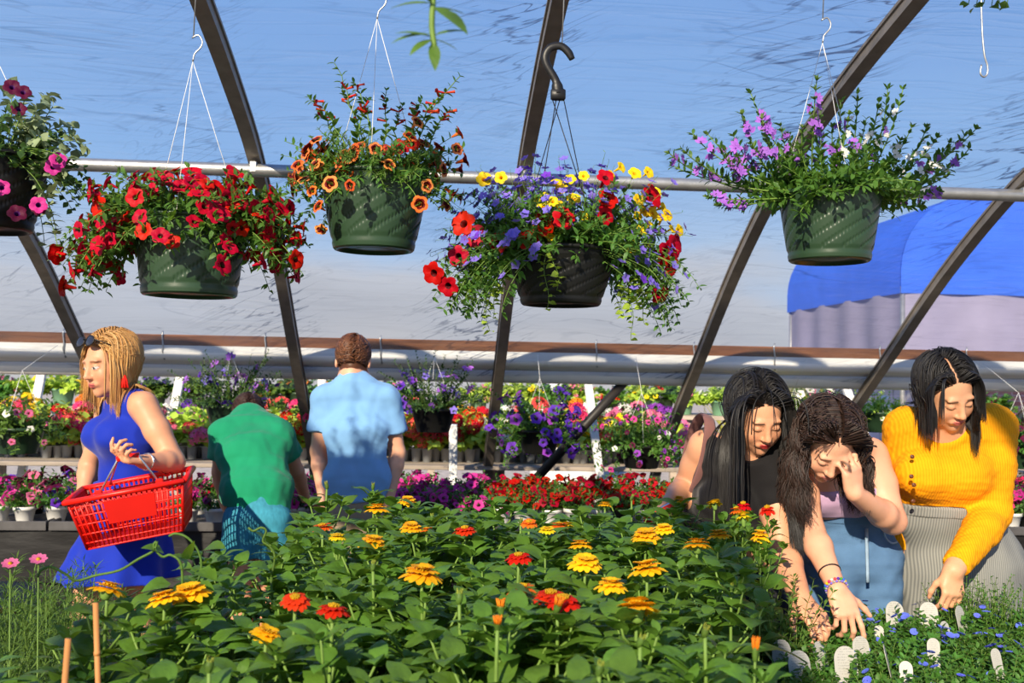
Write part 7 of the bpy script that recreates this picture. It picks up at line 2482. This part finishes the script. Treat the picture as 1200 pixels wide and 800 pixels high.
# ---------------------------------------------------------------- the two boys
def boy(label, J, skin, shirt, pants, hairm, hairc, hairlen, hem_p, hem_n, sleeve_t, shirt_w, short=None, hs=1.0, pose='stand', brow=DARK):
    o, base = person(label, J['hip'])
    hip, waist, chest, upper, neck = [np.array(J[k]) for k in ('hip', 'waist', 'chest', 'upper', 'neck')]
    sL, sR, eL, eR, wL, wR, c = [np.array(J[k]) for k in ('sL', 'sR', 'eL', 'eR', 'wL', 'wR', 'c')]
    H = head_frame(J['fwd'], J['up'])
    w = shirt_w
    torso = [ecap(hip, waist, X1, (w * .86, w * .62), (w * .78, w * .56), .05), ecap(waist, chest, X1, (w * .78, w * .56), (w * .92, w * .6), .05), ecap(chest, upper, X1, (w * .92, w * .6), (w * .85, w * .45), .05), cap(neck, sL, .045, .046, .05), cap(neck, sR, .045, .046, .05)]
    aL = arm_prims(sL, eL, wL, J.get('ar', (.048, .042, .034, .036, .024))); aR = arm_prims(sR, eR, wR, J.get('ar', (.048, .042, .034, .036, .024)))
    nk = [cap(neck, c + H @ V(0, -.02, -.07), .05, .05, .02)]
    hL = hand_prims(wL, J['hdL'], J['pnL'], J['tsL'], J.get('cL', (.4, .45, .5, .5)), .4, hs * .92); hR = hand_prims(wR, J['hdR'], J['pnR'], J['tsR'], J.get('cR', (.4, .45, .5, .5)), .4, hs * .92)
    hl, hr_ = hip + V(-w * .48, 0, -.05), hip + V(w * .48, 0, -.05)
    legs, ank = simple_legs(hl, hr_, 0, base, V(0, 1, 0), knee_z=J.get('kz', .46), r=(.062, .052, .042, .046, .03))
    body(o, base, torso + aL + aR + nk + hL + hR + legs[0] + legs[1], (c, H, J.get('s', 1.0), False), skin, .0055, None, brow, hairc)
    # loose shirt
    sh = [ecap(hip - V(0, 0, .05), waist, X1, (w * 1.0, w * .72), (w * .98, w * .68), .06), ecap(waist, chest, X1, (w * .98, w * .68), (w * 1.02, w * .68), .06), ecap(chest, upper, X1, (w * 1.0, w * .66), (w * .88, w * .48), .06), cap(neck, sL, .05, .052, .05), cap(neck, sR, .05, .052, .05)]
    slv = []
    for s_, e_ in ((sL, eL), (sR, eR)):
        slv += [cap(s_, lerp(s_, e_, sleeve_t + .1), .052, .054, .03)]
    garment(o, base, 'polo_shirt', sh + slv, .008, shirt, [plane(hem_p, hem_n), near_seg_cut(sL, eL, .075, sleeve_t), near_seg_cut(sR, eR, .075, sleeve_t)], [ell(neck + nrm(c - neck) * .075, (.066, .066, .05), None, .01)], .006,
            lambda v, n: .006 * wob(v * V(1, 1, .4), 30, 2) + .003 * wob(v * V(1, 1, .6), 66, 1), extra=.05)
    nd = nrm(c - neck)
    m = MB(); A = frame_z(nd)
    pr = [(.060, .002), (.061, .018), (.057, .034), (.0535, .034), (.056, .016), (.055, 0)]
    m.lathe(pr, 28); m.v = [(A @ q.T).T + neck + nd * .012 - base for q in m.v]
    m.build('collar', shirt, o)
    kz = J.get('kz', .46); zb = short if short else .08
    lg = []
    for hp in (hl, hr_):
        lg.append(ecap(hp + V(0, 0, .04), V(hp[0] + (hp[0] - hip[0]) * .15, hp[1], max(zb, .1)), X1, (w * .56, w * .64), ((w * .56, w * .58) if short else (w * .40, w * .42)), .03))
    garment(o, base, 'shorts' if short else 'trousers', [ecap(hip, waist, X1, (w * .92, w * .68), (w * .84, w * .6), .05)] + lg, .008, pants, [plane(V(0, 0, zb), V(0, 0, -1)), plane(waist, V(0, 0, 1))], (), .007, lambda v, n: .004 * wob(v, 36, 2))
    hair(o, base, 'hair', c, H, J.get('s', 1.0), hairm, 2600, hairlen, 8, .02, 7, .0028, .001, 80, (), .008, .4, .5, grav=.25, part_w=.1, root_z=-.075, jitter=1.0, sweep=J.get('sweep'), cling=1.5)
    shoes(o, base, ank)
    return o


boy('person seen from behind in light blue polo shirt and beige trousers, standing upright', dict(
    hip=at(418, 600, 4.4), waist=at(418, 560, 4.4), chest=at(417, 505, 4.4), upper=at(416, 466, 4.42), neck=at(415, 448, 4.42), c=at(414, 423, 4.45), fwd=V(.08, .93, -.32), up=V(0, .1, 1),
    sL=at(382, 467, 4.42), sR=at(452, 467, 4.42), eL=at(373, 528, 4.42), eR=at(466, 530, 4.44), wL=at(380, 588, 4.36), wR=at(456, 582, 4.38),
    hdL=V(.25, .2, -1), pnL=V(1, .2, 0), tsL=V(0, 1, 0), hdR=V(-.25, .2, -1), pnR=V(-1, .2, 0), tsR=V(0, 1, 0), s=.94), SK['fair'], M['polo_blue'], M['beige_trousers'], M['hair_boy'], srgb(84, 50, 30), .07,
    at(418, 586, 4.4), V(.02, 0, -1), .64, .128)
boy('person in green polo shirt and teal shorts bending forward over the flower bench', dict(
    hip=at(302, 606, 4.38), waist=at(301, 572, 4.42), chest=at(296, 528, 4.52), upper=at(294, 502, 4.60), neck=at(291, 490, 4.66), c=at(290, 489, 4.78), fwd=V(0, .62, -.78), up=V(0, .75, .6),
    sL=at(262, 508, 4.58), sR=at(328, 508, 4.58), eL=at(257, 553, 4.62), eR=at(348, 552, 4.66), wL=at(264, 592, 4.70), wR=at(358, 584, 4.86),
    hdL=V(.1, .3, -1), pnL=V(1, .2, 0), tsL=V(0, 1, 0), hdR=V(.45, .6, -.1), pnR=V(-.2, .2, -1), tsR=V(-.7, .5, 0), s=.9, kz=.42, ar=(.044, .039, .032, .033, .023)), SK['tan'], M['polo_green'], M['shorts_teal'], M['hair_boy_dark'], srgb(50, 28, 20), .06,
    at(303, 597, 4.35), V(-.08, 0, -1), .62, .13, short=.70, hs=.92)
# ================================================================ light
w = bpy.data.worlds.new('world'); scene.world = w; w.use_nodes = True
nt = w.node_tree; N = nt.nodes; L = nt.links
bg = N['Background']
tc = N.new('ShaderNodeTexCoord')
sx = N.new('ShaderNodeSeparateXYZ'); L.new(tc.outputs['Generated'], sx.inputs[0])
nz = N.new('ShaderNodeTexNoise'); nz.inputs['Scale'].default_value = 3.2; nz.inputs['Detail'].default_value = 5
mp = N.new('ShaderNodeMapping'); mp.inputs['Scale'].default_value = (1, 1, 3.2); L.new(tc.outputs['Generated'], mp.inputs[0]); L.new(mp.outputs[0], nz.inputs['Vector'])
ad = N.new('ShaderNodeMath'); ad.operation = 'MULTIPLY_ADD'; ad.inputs[1].default_value = .16; L.new(nz.outputs['Fac'], ad.inputs[0])
sb = N.new('ShaderNodeMath'); sb.operation = 'ADD'; sb.inputs[1].default_value = -.08
L.new(sx.outputs['Z'], ad.inputs[2]); L.new(ad.outputs[0], sb.inputs[0])
cr = N.new('ShaderNodeValToRGB')
e = cr.color_ramp.elements
e[0].position = 0.0; e[0].color = srgb(216, 212, 212)
e[1].position = 1.0; e[1].color = srgb(62, 110, 190)
for p, c in ((.05, (196, 198, 206)), (.085, (208, 211, 220)), (.12, (186, 211, 242)), (.2, (150, 192, 243)), (.4, (124, 170, 234))):
    q = e.new(p); q.color = srgb(*c)
L.new(sb.outputs[0], cr.inputs[0]); L.new(cr.outputs[0], bg.inputs['Color'])
bg.inputs['Strength'].default_value = 1.0

sun = bpy.data.lights.new('sun', 'SUN'); sun.energy = 8.4; sun.color = (1.0, .85, .64); sun.angle = R(.8)
so = bpy.data.objects.new('sun', sun); COL.objects.link(so)
SUN_DIR = nrm(V(-.36, -.82, .44))
so.rotation_euler = Vector(tuple(-SUN_DIR)).to_track_quat('-Z', 'Y').to_euler()
so.location = tuple(SUN_DIR * 12)

vs = scene.view_settings
vs.view_transform = 'Standard'; vs.look = 'None'; vs.exposure = 0.0; vs.gamma = 1.0
vs.use_curve_mapping = False
scene.display_settings.display_device = 'sRGB'
scene.cycles.transparent_max_bounces = 16
scene.cycles.max_bounces = 8
cam_data.dof.use_dof = True
cam_data.dof.focus_distance = 2.5
cam_data.dof.aperture_fstop = 7.1
